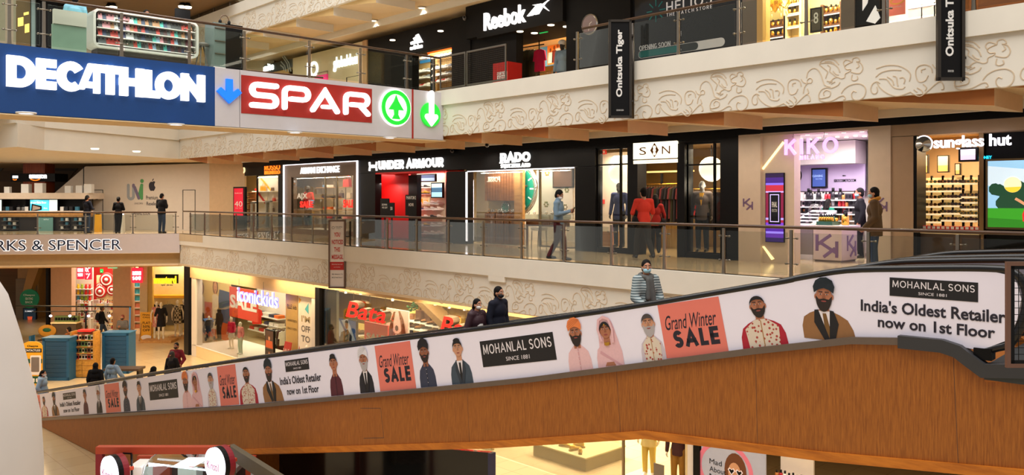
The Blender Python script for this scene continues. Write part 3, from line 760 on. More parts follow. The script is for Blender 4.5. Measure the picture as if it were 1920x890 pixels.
g.prism([(cu,cv+.33),(cu+.07,cv+.17),(cu+.24,cv-.06),(cu+.07,cv-.06),(cu+.06,cv-.18),(cu+.13,cv-.3),(cu-.13,cv-.3),(cu-.06,cv-.18),(cu-.07,cv-.06),(cu-.24,cv-.06),(cu-.07,cv+.17)],.05,.085).build('green_tree_emblem',t)
MB(FB,REDS).box((ux(772),vB0,-.12),(ux(774.5),vB1,.02)).build('red_strip',t)
t=thing('sign_board','end panel of the bridge signs with white lit arrow on a green disc','sign',(ux(800),18,3.12))
MB(FB,SIGNG).box((ux(774.5),vB0,-.12),(uR+.0,vB1,0)).build('board',t)
cu=ux(806);cv=3.8
MB(FB,GREENL).lathe([(.33,0),(.33,.05),(1e-5,.05)],(cu,cv,0),'w',32,False).build('green_disc',t)
a=MB(FB,GLOWS);a.ribbon([(cu,cv+.58),(cu,cv-.12)],.15,.05,.1,'rd')
a.ribbon([(cu-.14,cv-.06),(cu,cv-.21),(cu+.14,cv-.06)],.15,.05,.099,'rd').build('white_arrow',t)
for i,(x,y) in enumerate([(49,210.5),(330,232),(553,247),(731,257)]):
    downlight(x,y,3.10,'flush downlight under the sign bridge, %s from its far end' %ordi(3-i),'downlights under the sign bridge',.13,LAMPC,40)
# railing of the bridge
pp=[ux(x) for x in (20,85,231,358.5,462,584,680,767,818)]
railing('glass_railing','glass railing with dark wooden handrail on top of the sign bridge',[(-6,18.1),(14.45,18.1)],4.44,[u+6 for u in pp]+[.1,3,6],.97,GLASSG)
MBk=None
# ================================================================ middle gallery shops (front plane X = 18)
FS=FX(XS)
def word(t,F,s,x0,y0,x1,y1,m,w=0,d=.04,bold=.0,stroke=None,name='lit_letters',cap=None,track=.14,slab=0):
    a,b,c,e=F.bx(x0,y0,x1,y1,w);mb=MB(F,m)
    if stroke:mb.caps(s,a,b,c,e,w,w+d,stroke,track,cap,slab=slab)
    else:mb.txt(s,a,b,c,e,w,w+d,bold)
    return mb.build(name,t)
def flatword(mb,F,s,x0,y0,x1,y1,m,w,bold=0.0,stroke=None):
    a,b,c,e=F.bx(x0,y0,x1,y1,0);mb.m(m)
    if stroke:mb.caps(s,a,b,c,e,w,None,stroke)
    else:mb.txt(s,a,b,c,e,w,None,bold)
def pier(name,F,x0,x1,z0,z1,m,w0=-.3,w1=-.01):
    return struct(MB(F,m).box((F.U(x0),z0,w0),(F.U(x1),z1,w1)),name)
def wallseg(mb,F,pa,pb,z0,z1,th=.08):
    """upright wall between plan points (u, w) of a frame"""
    a,b=Vector(pa),Vector(pb);d=(b-a).normalized();n=Vector((-d.y,d.x))*th/2
    q=[a-n,b-n,b+n,a+n]
    return mb.add([(p.x,z,p.y) for z in (z0,z1) for p in q],[(0,1,2,3),(7,6,5,4),(0,4,5,1),(1,5,6,2),(2,6,7,3),(3,7,4,0)])
def room(F,x0,x1,z0,z1,d,mback,mside=None,name='wall_shop',ceil=None,fl=None):
    x0 -=2;x1+= 2
    a0,a1,b0,b1=F.U(x0,-.3),F.U(x1,-.3),F.U(x0,-d),F.U(x1,-d)
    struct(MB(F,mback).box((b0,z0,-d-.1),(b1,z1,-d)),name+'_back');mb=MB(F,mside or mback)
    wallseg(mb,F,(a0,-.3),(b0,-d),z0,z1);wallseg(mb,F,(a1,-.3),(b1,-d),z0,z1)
    mb.m(ceil or CEIL);mb.add([(a0,z1,-.02),(a1,z1,-.02),(b1,z1,-d),(b0,z1,-d)],[(0,1,2,3)])
    return struct(mb,name+'_sides')
def room_light(F,x0,x1,z,d,power,color=SOFT):
    w=-d*.5;u0,u1=F.U(x0,w),F.U(x1,w);p=F.pt((u0+u1)/2,z-.05,w)
    area_light('shop_ceiling_panel',p,d*.6,abs(u1-u0)*.7,power,color)
def pane(name,F,x0,x1,z0,z1,m=None,frame=None,w=-.08,fr=.04):
    u0,u1=F.U(x0),F.U(x1);o=struct(MB(F,m or GLASSW).box((u0,z0,w-.006),(u1,z1,w+.006)),name)
    if frame:
        f=MB(F,frame);f.box((u0-fr,z0,w-.04),(u0,z1,w+.04)).box((u1,z0,w-.04),(u1+fr,z1,w+.04)).box((u0,z1-fr,w-.04),(u1,z1,w+.04)).box((u0,z0,w-.04),(u1,z0+fr,w+.04))
        fo=f.build('frame',o)
    return o
HZ=3.26
# header of black panels above the shops
struct(MB(FS,BLACK).box((FS.U(402),3.0,-.35),(FS.U(1386),HZ,.06)),'wall_shop_header')
struct(MB(FS,BLACK).box((FS.U(1386),3.06,-.35),(9,HZ,.12)),'wall_shop_header')
GOLDM=mat('lit_cream_letters',(255,226,170),emit=1.25,var=0);ORGL=mat('orange_lit_letters',(255,128,30),emit=1.25,var=0)
# ---- goods
def proto_shoe(col,sole,name='sneaker'):
    t=thing(name,'shoe','shoe');q=MB(W,sole);out=[(-.14,-.035),(-.13,.035),(-.02,.036),(.07,.045),(.13,.03),(.15,0),(.13,-.035),(.05,-.045),(-.02,-.034)]
    q.prism(smooth(out+[out[0]],2)[:-1],0,.028).build('sole',t)
    q=MB(W,col);q.cap((-.1,0,.06),(.0,0,.055),.036,.038);q.cap((.0,0,.055),(.11,0,.04),.038,.026);q.cap((-.1,0,.09),(-.03,0,.085),.032,.034)
    remesh(q,.012,2).build('upper',t)
    q=MB(W,WHITE)
    for i in range(3):q.tube([(.0+.03*i,-.03,.088-.012*i),(.0+.03*i,.03,.088-.012*i)],.004,4)
    q.build('laces',t);return t
def proto_bag(m,name='handbag'):
    t=thing(name,'bag','bag');F=Frame((0,0,0),(0,1,0));q=MB(F,m);q.prism([(-.17,0),(.17,0),(.14,.22),(-.14,.22)],-.05,.05).build('body',t)
    q=MB(F,m);q.tube([(-.08,.21,.03),(-.07,.3,.03),(0,.34,.03),(.07,.3,.03),(.08,.21,.03)],.01,6).build('handle',t);return t
def proto_garment(m,ln=.75,name='hanging_garment'):
    """faces local -x..; hangs from z=0 downwards, width along y"""
    t=thing(name,'garment','garment');F=Frame((0,0,0),(0,1,0));q=MB(F,m)
    q.prism([(-.05,-.06),(-.2,-.12),(-.25,-.42),(-.18,-.43),(-.17,-.25),(-.19,-ln),(.19,-ln),(.17,-.25),(.18,-.43),(.25,-.42),(.2,-.12),(.05,-.06),(0,-.09)],-.03,.03).build('cloth',t)
    q=MB(F,STEEL);q.tube([(-.18,-.12,0),(0,-.05,0),(.18,-.12,0)],.006,5).tube([(0,-.05,0),(.0,.0,0),(.02,.03,0),(-.02,.03,0)],.004,5).build('hanger',t);return t
SNW=[proto_shoe(mat('shoe_white',(226,220,210)),WHITE),proto_shoe(mat('shoe_black',(34,34,38)),WHITE),proto_shoe(mat('shoe_grey',(120,122,128)),WHITE),proto_shoe(mat('shoe_yellow',(222,170,40)),BLACK),proto_shoe(mat('shoe_blue',(60,90,150)),WHITE),proto_shoe(mat('shoe_tan',(170,110,56)),BLACK,'leather_shoe'),proto_shoe(mat('shoe_brown',(90,54,28)),BLACK,'leather_shoe'),proto_shoe(mat('shoe_red',(190,40,30)),WHITE)]
SNC=['white','black','grey','yellow','blue','tan','brown','red']
def shoe_at(k,F,x,y,w,label,group,s=1.0,rz=.5):
    u,v=F.px(x,y,w);p=F.pt(u,v,w);put(SNW[k],USED,TRS(p,math.atan2(F.u.y,F.u.x)+rz,s),label,group)
# ---- leather goods shop (black front, two signs)
pier('wall_shop_pier',FS,402,413,0,2.59,BLACK);pier('wall_shop_pier',FS,521,531,0,2.59,BLACK);pier('wall_shop_dark_panel',FS,413,441,0,2.59,BLACKM,-.3,-.06)
struct(MB(FS,BLACK).box((FS.U(402),2.6,-.3),(FS.U(531),3.0,.0)),'wall_shop_sign_band')
zt=2.6
t=thing('shop_sign','cream lit capital letters on the black front of the leather goods shop','sign',FS.pt(FS.U(435),2.4,0));word(t,FS,'DA MILANO',411,313.5,460,326.5,GOLDM,0,.04,.03)
t=thing('shop_sign','orange two-line lit sign beside the cream letters of the leather goods shop','sign',FS.pt(FS.U(511),2.4,0));word(t,FS,'ROSSO',497,308,525.5,318.5,ORGL,0,.04,.0,.16);word(t,FS,'BRUNELLO',497,319.5,525.5,326.5,ORGL,0,.04,.02)
room(FS,413,521,0,3.1,4.5,WALLY);room_light(FS,441,521,2.85,4,190,SOFT);pane('window_1',FS,480,521,0,zt,GLASSW,BLACK)
F4=FX(XS+2.6)
YEL=mat('mustard_yellow',(232,170,30));
t=thing('display_wall','white lit shelf wall with yellow diagonal bands inside the leather goods shop','display shelf',F4.pt(F4.U(492),0,0))
a,b,c,d=F4.bx(481,328,522,434);MB(F4,WALLW).box((a,0.05,-.06),(b,d,0)).build('back_panel',t)
mb=MB(F4,YEL);p1,p2,p3,p4=F4.px(486,332),F4.px(489,331),F4.px(510,357),F4.px(507,358);mb.prism([p1,p2,p3,p4],0,.01)
mb.prism([F4.px(509,385),F4.px(512,386),F4.px(494,420),F4.px(491,419)],0,.01).m(RED).prism([F4.px(477,354),F4.px(480,353),F4.px(502,383),F4.px(499,385)],0,.011).build('painted_bands',t)
for y in (358,377,397):
    a,b,c,d=F4.bx(483,y,521,y+1.6);MB(F4,WHITE).box((a,c,0),(b,d,.32)).build('shelf',t)
bags=[proto_bag(mat('bag_mustard',(226,158,30))),proto_bag(mat('bag_brown',(84,50,30))),proto_bag(mat('bag_cream',(220,200,170))),proto_bag(mat('bag_red',(190,44,30)))]
for k,x,y,s,lb in ((0,493,358,1.25,'large mustard handbag on the top shelf of the leather goods shop'),(1,511,358,.8,'brown handbag beside the mustard one on the top shelf'),(2,500,377,.8,'cream handbag on the middle shelf of the leather goods shop'),(1,511,397,.9,'dark brown handbag on the low shelf of the leather goods shop'),(3,514,377,.8,'small red handbag on the middle shelf of the leather goods shop')):
    u,v=F4.px(x,y,.16);put(bags[k],USED,TRS(F4.pt(u,v,.16),math.pi/2*0,s),lb,'handbags in the leather goods shop')
t=thing('shoe_rack','tall dark rack full of shoes behind the door of the leather goods shop','shelf',F4.pt(F4.U(472),0,0))
a,b,c,d=F4.bx(466,360,479,432);MB(F4,WOOD).box((a,0,-.05),(b,d,0)).build('back_panel',t)
for i in range(6):MB(F4,WOOD).box((a,.25+i*.32,0),(b,.27+i*.32,.3)).build('shelf',t)
for i in range(5):
    for j in range(2):put(SNW[(6,5)[j]],USED,TRS(F4.pt(a+.12+j*.2,.27+i*.32,.15),.6,.8),'%s leather shoe on shelf %s from the floor in the dark shoe rack' %(('brown','tan')[j],('one','two','three','four','five')[i]),'shoes on the dark rack')
POSTER=mat('crimson_screen',(206,20,52),emit=.55,var=0)
t=thing('poster_stand','black free-standing display with a crimson sale poster outside the leather goods shop','display stand',FS.pt(FS.U(449),0,.5))
a,b,c,d=FS.bx(438,350,460,398,.5);mb=MB(FS,BLACK);mb.box((a,0,.42),(b,d,.52)).build('case',t)
mb=MB(FS,POSTER);mb.box((a+.1,.72,.52),(b-.18,d-.07,.53)).build('screen',t)
mb=MB(FS,WHITE);mb.txt('40',a+.18,b-.24,1.15,1.4,.533).txt('SALE',a+.2,b-.26,1.75,1.8,.533).txt('up to',a+.24,b-.3,1.05,1.1,.533).build('printed_words',t)
for i,(x,y0) in enumerate(((476,378),(504,376))):
    t=thing('security_gate','white %s security gate at the door of the leather goods shop' %('slim' if i== 0 else 'wider'),'security gate',FS.pt(FS.U(x),0,-.25))
    a=FS.U(x-5,-.25);b=FS.U(x+5,-.25);zt_=FS.V(x,y0,-.25);q=MB(FS,WHITE)
    q.box((a,0,-.3),(a+.08,zt_,-.2)).box((b-.08,0,-.3),(b,zt_,-.2)).box((a,zt_-.08,-.3),(b,zt_,-.2)).box((a,0,-.32),(b,.2,-.18)).build('frame',t)
    MB(FS,GLASSW).box((a+.08,.2,-.255),(b-.08,zt_-.08,-.245)).build('panel',t)
# ---- taupe shop with white light frame
TAUPE=mat('taupe_stone',(112,92,76),.5,var=.04)
u0,u1=FS.U(533),FS.U(671)
wl,wr=FS.U(545),FS.U(661);z1=2.48
struct(MB(FS,TAUPE).box((u0,0,-.3),(wl,3.0,-.02)).box((wr,0,-.3),(u1,3.0,-.02)).box((wl,z1,-.3),(wr,3.0,-.02)).box((wl,0,-.3),(wr,.18,-.02)),'wall_shop_taupe')
t=thing('light_strip','white light strip framing the taupe shop front on top and both sides','light strip',FS.pt(u0,0,0))
LS=mat('white_light_strip',(250,246,255),emit=1.8,var=0)
MB(FS,LS).box((u0-.03,.0,0),(u0+.04,3.04,.05)).build('side_strip',t);MB(FS,LS).box((u1-.04,0,0),(u1+.03,3.04,.05)).build('side_strip',t);MB(FS,LS).box((u0+.04,2.97,0),(u1-.04,3.04,.05)).build('top_strip',t)
t=thing('shop_sign','white lit capitals on the taupe band of the shop with the light frame','sign',FS.pt(FS.U(600),2.5,0));word(t,FS,'ARMANI EXCHANGE',564,312,637,324.5,GLOWW,-.02,.04,.02)
room(FS,545,661,0,2.7,3.5,mat('wall_taupe_light',(204,188,160),.7));room_light(FS,550,655,2.65,3,170,SOFT);pane('window_2',FS,545,661,.18,z1,GLASSW,TAUPE)
struct(MB(FS,STEEL).box((FS.U(606),.18,-.12),(FS.U(607.5),z1,-.05)).box((FS.U(628),.18,-.12),(FS.U(629.5),z1,-.05)),'window_2_mullion')
struct(MB(FS,WALLW).box((wl,0,-1.4),(FS.U(604),.22,-.1)),'floor_window_plinth')
figure('mannequin','dark mannequin in a red t-shirt and black trousers in the taupe shop window','mannequin',FS.pt(FS.U(578,-.7),.22,-.7),200,1.86,skin=MANK,plain=True,hair=('none',None),
       top=dict(m=mat('coral_red_shirt',(216,50,46),.8),sleeve=.45,hem=.8,name='t_shirt'),bot=dict(m=BLACKC),shoe=SHOEK)
q=MB(FS,WHITE);flatword(q,FS,'A|X',554,362,574,375,WHITE,-.06,.03);one(q,'window_lettering','large white letters A|X stuck on the taupe shop window','lettering')
q=MB(FS,REDL);flatword(q,FS,'SALE',560,377,584,389,REDL,-.06,.04);one(q,'window_lettering','red sale letters on the taupe shop window in front of the mannequin','lettering')
q=MB(FS,REDL);flatword(q,FS,'SALE',641,374,661,389,REDL,-.06,.04);one(q,'window_lettering','red sale letters at the near end of the taupe shop window','lettering')
F3=FX(XS+2.2)
t=thing('shelf_unit','steel shelves with folded clothes and bags inside the taupe shop','shelf',F3.pt(F3.U(630),0,0))
a,b=F3.U(604),F3.U(668)
for x in (604,626,648,667):MB(F3,STEEL).box((F3.U(x)-.02,0,-.02),(F3.U(x)+.02,2.3,.02)).build('upright',t)
for y in (351,371,392,410):MB(F3,OAK).box((a,F3.V(636,y)-.02,-.05),(b,F3.V(636,y),.35)).build('shelf',t)
CL=[mat('fold_red',(200,46,36)),mat('fold_orange',(226,110,40)),mat('fold_white',(224,216,206)),mat('fold_navy',(40,48,78)),mat('fold_blue',(90,130,170)),mat('fold_olive',(96,92,56)),mat('fold_pink',(226,140,140)),mat('fold_black',(30,28,30)),mat('fold_yellow',(226,186,60))]
CLN=['red','orange','white','navy','pale blue','olive','pink','black','yellow']
def proto_fold(m):
    t=thing('folded_clothes','f','clothes');q=MB(W,m)
    for i in range(4):q.box((-.14+.004*(i%2),-.16,.028*i),(.14-.005*(i%3),.16,.028*i+.024))
    q.build('stack',t);return t
FOLD=[proto_fold(m) for m in CL]
def fold_at(k,F,x,y,w,s,label,group):
    u,v=F.px(x,y,w);put(FOLD[k],USED,TRS(F.pt(u,v,w),0,s),label,group)
for i,(k,x,y,w_) in enumerate(((4,613,351,'top'),(2,617,351,'top'),(3,612,371,'second'),(7,621,371,'second'),(0,614,392,'third'),(1,622,392,'third'),(2,634,392,'third'),(0,618,410,'lowest'),(3,632,410,'lowest'),(6,652,410,'lowest'))):
    fold_at(k,F3,x,y,.15,1,'pile of %s clothes on the %s shelf behind the taupe shop window' %(CLN[k],w_),'folded clothes in the taupe shop')
for k,x,y,s,lb in ((3,651,350,1.5,'big orange-red tote on the top shelf of the taupe shop'),(1,640,371,1,'dark brown bag on the second shelf of the taupe shop'),(2,655,371,1,'cream bag on the second shelf of the taupe shop')):
    u,v=F3.px(x,y,.15);put(bags[k],USED,TRS(F3.pt(u,v,.15),0,s),lb,'bags in the taupe shop')
# ---- red and black sports shop
pier('wall_shop_pier',FS,673,703,0,2.49,BLACK);pier('wall_shop_pier',FS,836,875,0,2.43,BLACK)
struct(MB(FS,BLACK).box((FS.U(673),2.5,-.3),(FS.U(875),3.0,.0)),'wall_shop_sign_band')
t=thing('shop_sign','bold white lit capitals with a crossed emblem over the red sports shop','sign',FS.pt(FS.U(762),2.4,0));word(t,FS,'UNDER ARMOUR',711,298,832,315.5,GLOWW,.0,.05,0,.24,track=.14)
a,b,c,d=FS.bx(693,304,708,319.5);m_=(c+d)/2;q=MB(FS,GLOWW)
for sg in (1,-1):q.ribbon(smooth([(a+.03,m_+sg*.17),(a+.07,m_+sg*.02),((a+b)/2,m_-sg*.03+0),(b-.07,m_+sg*.02),(b-.03,m_+sg*.17)],3),.07,0,.05)
q.build('lit_emblem',t)
REDW=mat('wall_bright_red',(206,18,16),.5,var=.03)
room(FS,703,836,0,2.8,3.6,mat('wall_shop_greybrown',(120,108,96),.6),REDW);room_light(FS,706,834,2.55,3,150,(1,.93,.85))
F2a=FX(XS+.9)
struct(MB(F2a,REDW).box((F2a.U(700),0,-.1),(F2a.U(766),2.6,0)),'wall_red_partition');struct(MB(FS,REDW).box((FS.U(703),2.44,-.9),(FS.U(836),2.5,-.02)),'ceiling_red_soffit')
struct(MB(F2a,BLACK).box((F2a.U(766),0,-.2),(F2a.U(782),2.4,0)),'wall_black_jamb')
area_light('red_wall_spot',F2a.pt(F2a.U(738),2.1,.5),.3,.3,25,(1,.8,.7))
def small_stand(name,label,F,x0,y0,x1,y1,w,m=BLACK,words=(),wm=WHITE,base=True):
    t=thing(name,label,'display stand',F.pt(F.U((x0+x1)/2,w),0,w));a,b,c,d=F.bx(x0,y0,x1,y1,w)
    MB(F,m).box((a,c,w-.03),(b,d,w)).build('panel',t);q=MB(F,BLACK);um=(a+b)/2;q.box((um-.03,0.02,w-.03),(um+.03,c,w-.005));q.build('post',t)
    MB(F,BLACK).box((um-.2,0,w-.18),(um+.2,.02,w+.12)).build('base',t)
    for (s,dx0,dy0,dx1,dy1) in words:
        MB(F,wm).txt(s,a+(b-a)*dx0,a+(b-a)*dx1,d+(c-d)*dy1,d+(c-d)*dy0,w+.002,None,.02).build('printed_words',t)
    return t
small_stand('notice_stand','tall black notice stand in front of the red shop wall',FS,713,372,729,404,.1,words=[('DOWN',.2,.3,.8,.42),('WE GOT',.2,.48,.85,.58)])
small_stand('notice_stand','shorter black stand beside the tall one by the red shop wall',FS,729,380,739,405,.2,words=[('50',.3,.3,.7,.55)])
small_stand('notice_stand','black sign stand in front of the shoe wall entrance of the red sports shop',FS,760,365,781,404,.25,words=[('PHANTOM 2',.1,.06,.95,.22),('HOVR',.3,.4,.75,.55)])
t=thing('shoe_wall','lit shoe wall of the red sports shop with rows of short shelves','shelf',FX(XS+2).pt(FX(XS+2).U(808),0,0));F5=FX(XS+2)
MB(F5,mat('shoe_wall_board',(214,200,176),.6)).box((F5.U(781),0,-.1),(F5.U(840),2.6,-.02)).build('back_panel',t)
rows=[352,363,382,393,408,423,438]
PAT=[[1,1,0,2],[3,3,0,4],[0,0,0,0],[4,0,0,0],[0,0,1,0],[0,3,0,0],[2,0,0,0]]
for r,y in enumerate(rows):
    for c_ in range(4):
        x=788+c_*12.5;u,v=F5.px(x,y);MB(F5,WHITE).box((u-.16,v-.02,-.02),(u+.16,v,.2)).build('shelf',t)
        k=PAT[r][c_];
        if r== 0 and c_ >1:continue
        shoe_at(k,F5,x,y-.1,.09,'%s sneaker, %s in the %s row of the sports shop shoe wall' %(SNC[k],ordi(c_),ordi(r)),'sneakers on the sports shop wall',1.0,.9)
def screen(name,label,F,x0,y0,x1,y1,w,bands,words=(),cat='screen',emit=1.0,fr=.04,depth=.08,par=None):
    """framed display: bands = (v0, v1, rgb) fractions"""
    t=par or thing(name,label,cat,F.pt(F.U((x0+x1)/2,w),F.V((x0+x1)/2,y1,w),w));a,b,c,d=F.bx(x0,y0,x1,y1,w)
    MB(F,BLACK).box((a,c,w-depth),(b,d,w)).build('case',t)
    q=MB(F)
    for v0,v1,rgb in bands:
        q.m(mat('screen_%d_%d_%d_%d' %(*rgb,int(emit*10)),rgb,emit=emit,var=0));q.flat([(a+fr,c+(d-c-2*fr)*v0+fr),(b-fr,c+(d-c-2*fr)*v0+fr),(b-fr,c+(d-c-2*fr)*v1+fr),(a+fr,c+(d-c-2*fr)*v1+fr)],w+.002)
    for s,x_0,v0,x_1,v1,rgb in words:
        q.m(mat('screen_%d_%d_%d_%d' %(*rgb,int(emit*10)),rgb,emit=emit,var=0));q.txt(s,a+(b-a)*x_0,a+(b-a)*x_1,c+(d-c)*v0,c+(d-c)*v1,w+.004,None,.01)
    q.build('picture',t);return t
screen('wall_screen','hanging screen with a white shoe picture at the top of the sports shop',F5,781,326,816,341,.5,[(0,.5,(120,140,170)),(.5,1,(40,60,90))])
t_=screen('wall_screen','light blue shoe advert screen hanging over the sneakers in the sports shop',F5,808,342,830,371,.55,[(0,.35,(150,200,220)),(.35,.7,(60,100,130)),(.7,1,(190,224,236))])
t=thing('shelf_advert','small yellow picture boxes on the shoe wall','picture',F5.pt(F5.U(793),1.5,.2))
a,b,c,d=F5.bx(782,370,804,385,.05);MB(F5,mat('advert_cream',(230,214,160),emit=.3)).box((a,c,.0),(b,d,.05)).build('board',t);MB(F5,YEL).box((a+.05,c+.04,.05),((a+b)/2,d-.05,.06)).m(YEL).box(((a+b)/2+.06,c+.1,.05),(b-.05,d-.1,.06)).build('printed_shapes',t)
struct(MB(FS,mat('dark_tile_floor',(70,58,50),.15)).box((FS.U(703),0,-3.6),(FS.U(836),.012,.0)),'floor_sports_shop')
# ---- watch shop
struct(MB(FS,BLACK).box((FS.U(875),2.44,-.3),(FS.U(1117),3.0,.02)),'wall_shop_sign_band')
pier('wall_shop_pier',FS,1079,1117,0,2.43,BLACK,-.3,.02);
t=thing('shop_sign','white lit slab-serif name with smaller country name on the black watch shop','sign',FS.pt(FS.U(967),2.4,0));word(t,FS,'RADO',939.5,285.5,995,304,GLOWW,.02,.05,0,.27,track=.08,slab=.85);word(t,FS,'SWITZERLAND',940,306.5,995,314,GLOWW,.02,.04,0,.22,track=.25)
room(FS,875,1079,0,2.8,3.6,WALLW,WALLY);room_light(FS,885,1075,2.5,3.2,230,SOFT);pane('window_3',FS,890,976,.05,2.44,GLASSW);pane('window_3',FS,1010,1078,.05,2.44,GLASSW,STEEL)
t=thing('light_strip','pair of vertical white light strips at the near edge of the watch shop front','light strip',FS.pt(FS.U(876),0,0))
MB(FS,LS).box((FS.U(874.2),.1,0),(FS.U(876.6),2.4,.03)).build('front_strip',t);MB(FS,LS).box((FS.U(884.5,-.5),.1,-.53),(FS.U(887,-.5),2.15,-.5)).build('rear_strip',t)
t=thing('light_strip','thin white light line along the top of the watch shop opening','light strip',FS.pt(FS.U(930),2.2,0));MB(FS,LS).box((FS.U(877),2.4,-.02),(FS.U(1076),2.43,.02)).build('strip',t)
FR=FX(XS+.6)
SLAT=mat('slatted_walnut',(168,104,46),.45,kind='wood',rgb2=(128,74,28),scale=4)
t=thing('display_cabinet','slatted wooden display cabinet with a lit watch niche in the watch shop','cabinet',FR.pt(FR.U(940),0,0))
a,b=FR.U(909),FR.U(966);zt2=FR.V(938,319);zb2,zc2=FR.V(938,399),FR.V(938,376)
q=MB(FR,SLAT);n=11
for i in range(n):
    x0=a+(b-a)*i/n
    q.box((x0,.02,-.18),(x0+(b-a)/n*.8,zb2,.0))
q.box((a,.02,-.18),(b,zb2-.02,-.03));q.build('lower_case',t)
q=MB(FR,SLAT)
for i in range(n):x0=a+(b-a)*i/n;q.box((x0,zc2,-.18),(x0+(b-a)/n*.8,zt2,0))
q.box((a,zc2,-.18),(b,zt2,-.02)).build('upper_case',t)
MB(FR,OAK).box((b,.02,-.18),(FR.U(977),zt2+.05,.05)).build('side_panel',t)
q=MB(FR,mat('niche_lining',(206,186,140),.5));q.box((a,zb2,-.18),(b,zc2,-.16)).build('niche',t)
SEAG=mat('teal_dial',(24,128,108),.3);SILV=mat('polished_silver',(214,216,216),.15,.8)
def big_dial(name,label,F,cx,cy,r,w,clip=None):
    u,v=F.px(cx,cy,w);t=thing(name,label,'wall clock',F.pt(u,v-r,w))
    MB(F,SILV).lathe([(r*.88,0),(r,0),(r,.08),(r*.93,.1),(r*.88,.06)],(u,v,w),'w',40,True,False).build('bezel',t)
    MB(F,SEAG).lathe([(r*.9,.0),(r*.9,.05),(1e-5,.05)],(u,v,w),'w',40,False).build('dial',t)
    q=MB(F,WHITE)
    for i in range(12):
        an=math.pi*i/6;c1,s1=math.cos(an),math.sin(an);q.ribbon([(u+c1*r*.62,v+s1*r*.62),(u+c1*r*.8,v+s1*r*.8)],r*.05,w+.05,w+.06)
    q.build('hour_marks',t);q=MB(F,SILV);q.ribbon([(u,v),(u+r*.5,v+r*.12)],r*.07,w+.06,w+.07).ribbon([(u,v),(u+r*.3,v+r*.7)],r*.05,w+.07,w+.08);q.build('hands',t)
    q=MB(F,SILV);q.ribbon(arc(u,v,r*.84,r*.84,0,360,40),r*.02,w+.05,w+.055).build('minute_ring',t)
big_dial('giant_watch_dial','giant teal watch dial leaning behind the wooden cabinet in the watch shop',FX(XS+.95),974,354,.86,0)
big_dial('giant_watch_dial','smaller teal dial inside the lit niche of the wooden watch cabinet',FR,950,389,.2,-.16)
GOLD=mat('gold_metal',(222,170,70),.25,.9)
def proto_watch(m):
    t=thing('watch','w','watch');q=MB(W,m);q.tube([(.0,.035*math.cos(a),.04+.035*math.sin(a)) for a in [i*math.pi/6 for i in range(12)]],.009,6,True,True).build('band',t)
    q=MB(W,SILV);q.lathe([(.02,0),(.02,.012),(1e-5,.012)],(-.035,0,.04),'u',10).build('case',t);return t
WA=[proto_watch(GOLD),proto_watch(SILV)]
for i in range(9):
    u=a+.08+i*(b-a-.16)/8;put(WA[i%2],USED,TRS(FR.pt(u,zb2,-.12),0,1.5),'%s watch, %s along the lit niche of the wooden cabinet' %(('gold','silver')[i%2],ordi(i)),'watches in the cabinet niche')
q=MB(FX(XS+.25),WALLW);
a,b,c,d=FX(XS+.25).bx(913,331,938,341);q.txt('FOSSIL',b,a,c,d,0,.01,.03);one(q,'window_lettering','reflected white lettering built as solid letters in the watch shop glass','lettering')  # a reflection modelled as mirrored letters just behind the glass
t=thing('counter','glass topped watch counter with dark wood front by the big dial','counter',FX(XS+1.1).pt(FX(XS+1.1).U(1010),0,0));FC=FX(XS+1.1)
a,b=FC.U(982),FC.U(1052);MB(FC,mat('dark_walnut',(78,48,30),.4)).box((a+.1,.62,-.4),(b,.85,0)).build('drawer_case',t)
for x in (a+.12,b-.05):MB(FC,mat('dark_walnut',(78,48,30))).box((x-.04,0,-.06),(x+.04,.62,-.02)).build('leg',t)
MB(FC,GLASSG).box((a,.85,-.45),(b,1.0,.05)).build('glass_top',t)
for i in range(12):put(WA[(i+1)%2],USED,TRS(FC.pt(a+.12+i*(b-a-.2)/11,1.005,-.1-.15*(i%2)),0,1.35),'%s watch, %s along the top of the glass counter' %(('silver','gold')[i%2],ordi(i)),'watches on the glass counter')
t=thing('stool','white topped stool with dark legs at the watch counter','stool',FC.pt(FC.U(1024),0,.35));u=FC.U(1024)
MB(FC,WALLW).rbox((u-.2,.5,.15),(u+.2,.62,.5),.04).build('seat',t)
for sx in (-.17,.17):
    for w_ in (.18,.47):MB(FC,BLACK).tube([(u+sx,.5,w_),(u+sx*1.15,0,w_)],.016,6).build('leg',t)
t=thing('wall_panel','pale wall panel with gold flower patterns in the watch shop','wall decoration',FX(XS+1.8).pt(FX(XS+1.8).U(1030),.9,0));FP=FX(XS+1.8)
a,b,c,d=FP.bx(1006,312,1074,410);MB(FP,mat('pale_panel',(226,212,200),.5)).box((a,c,-.05),(b,d,0)).build('board',t)
q=MB(FP,GOLD)
for x,y,r in ((1026,324,.11),(1044,346,.11),(1024,383,.11),(1063,356,.1),(1060,388,.1)):
    u,v=FP.px(x,y)
    for i in range(6):an=i*math.pi/3;q.disc(u+r*.7*math.cos(an),v+r*.7*math.sin(an),r*.33,r*.33,.004,8)
q.build('flower_pattern',t)
a,b,c,d=FP.bx(1035,308,1072,372);screen('wall_screen','tall brown advert panel behind the man with the phone in the watch shop',FP,1036,310,1074,352,.05,[(0,1,(96,62,42))],[('RADO',.4,.82,.95,.96,(230,230,230)),('SWITZERLAND',.42,.74,.95,.79,(220,220,220))],emit=.4)
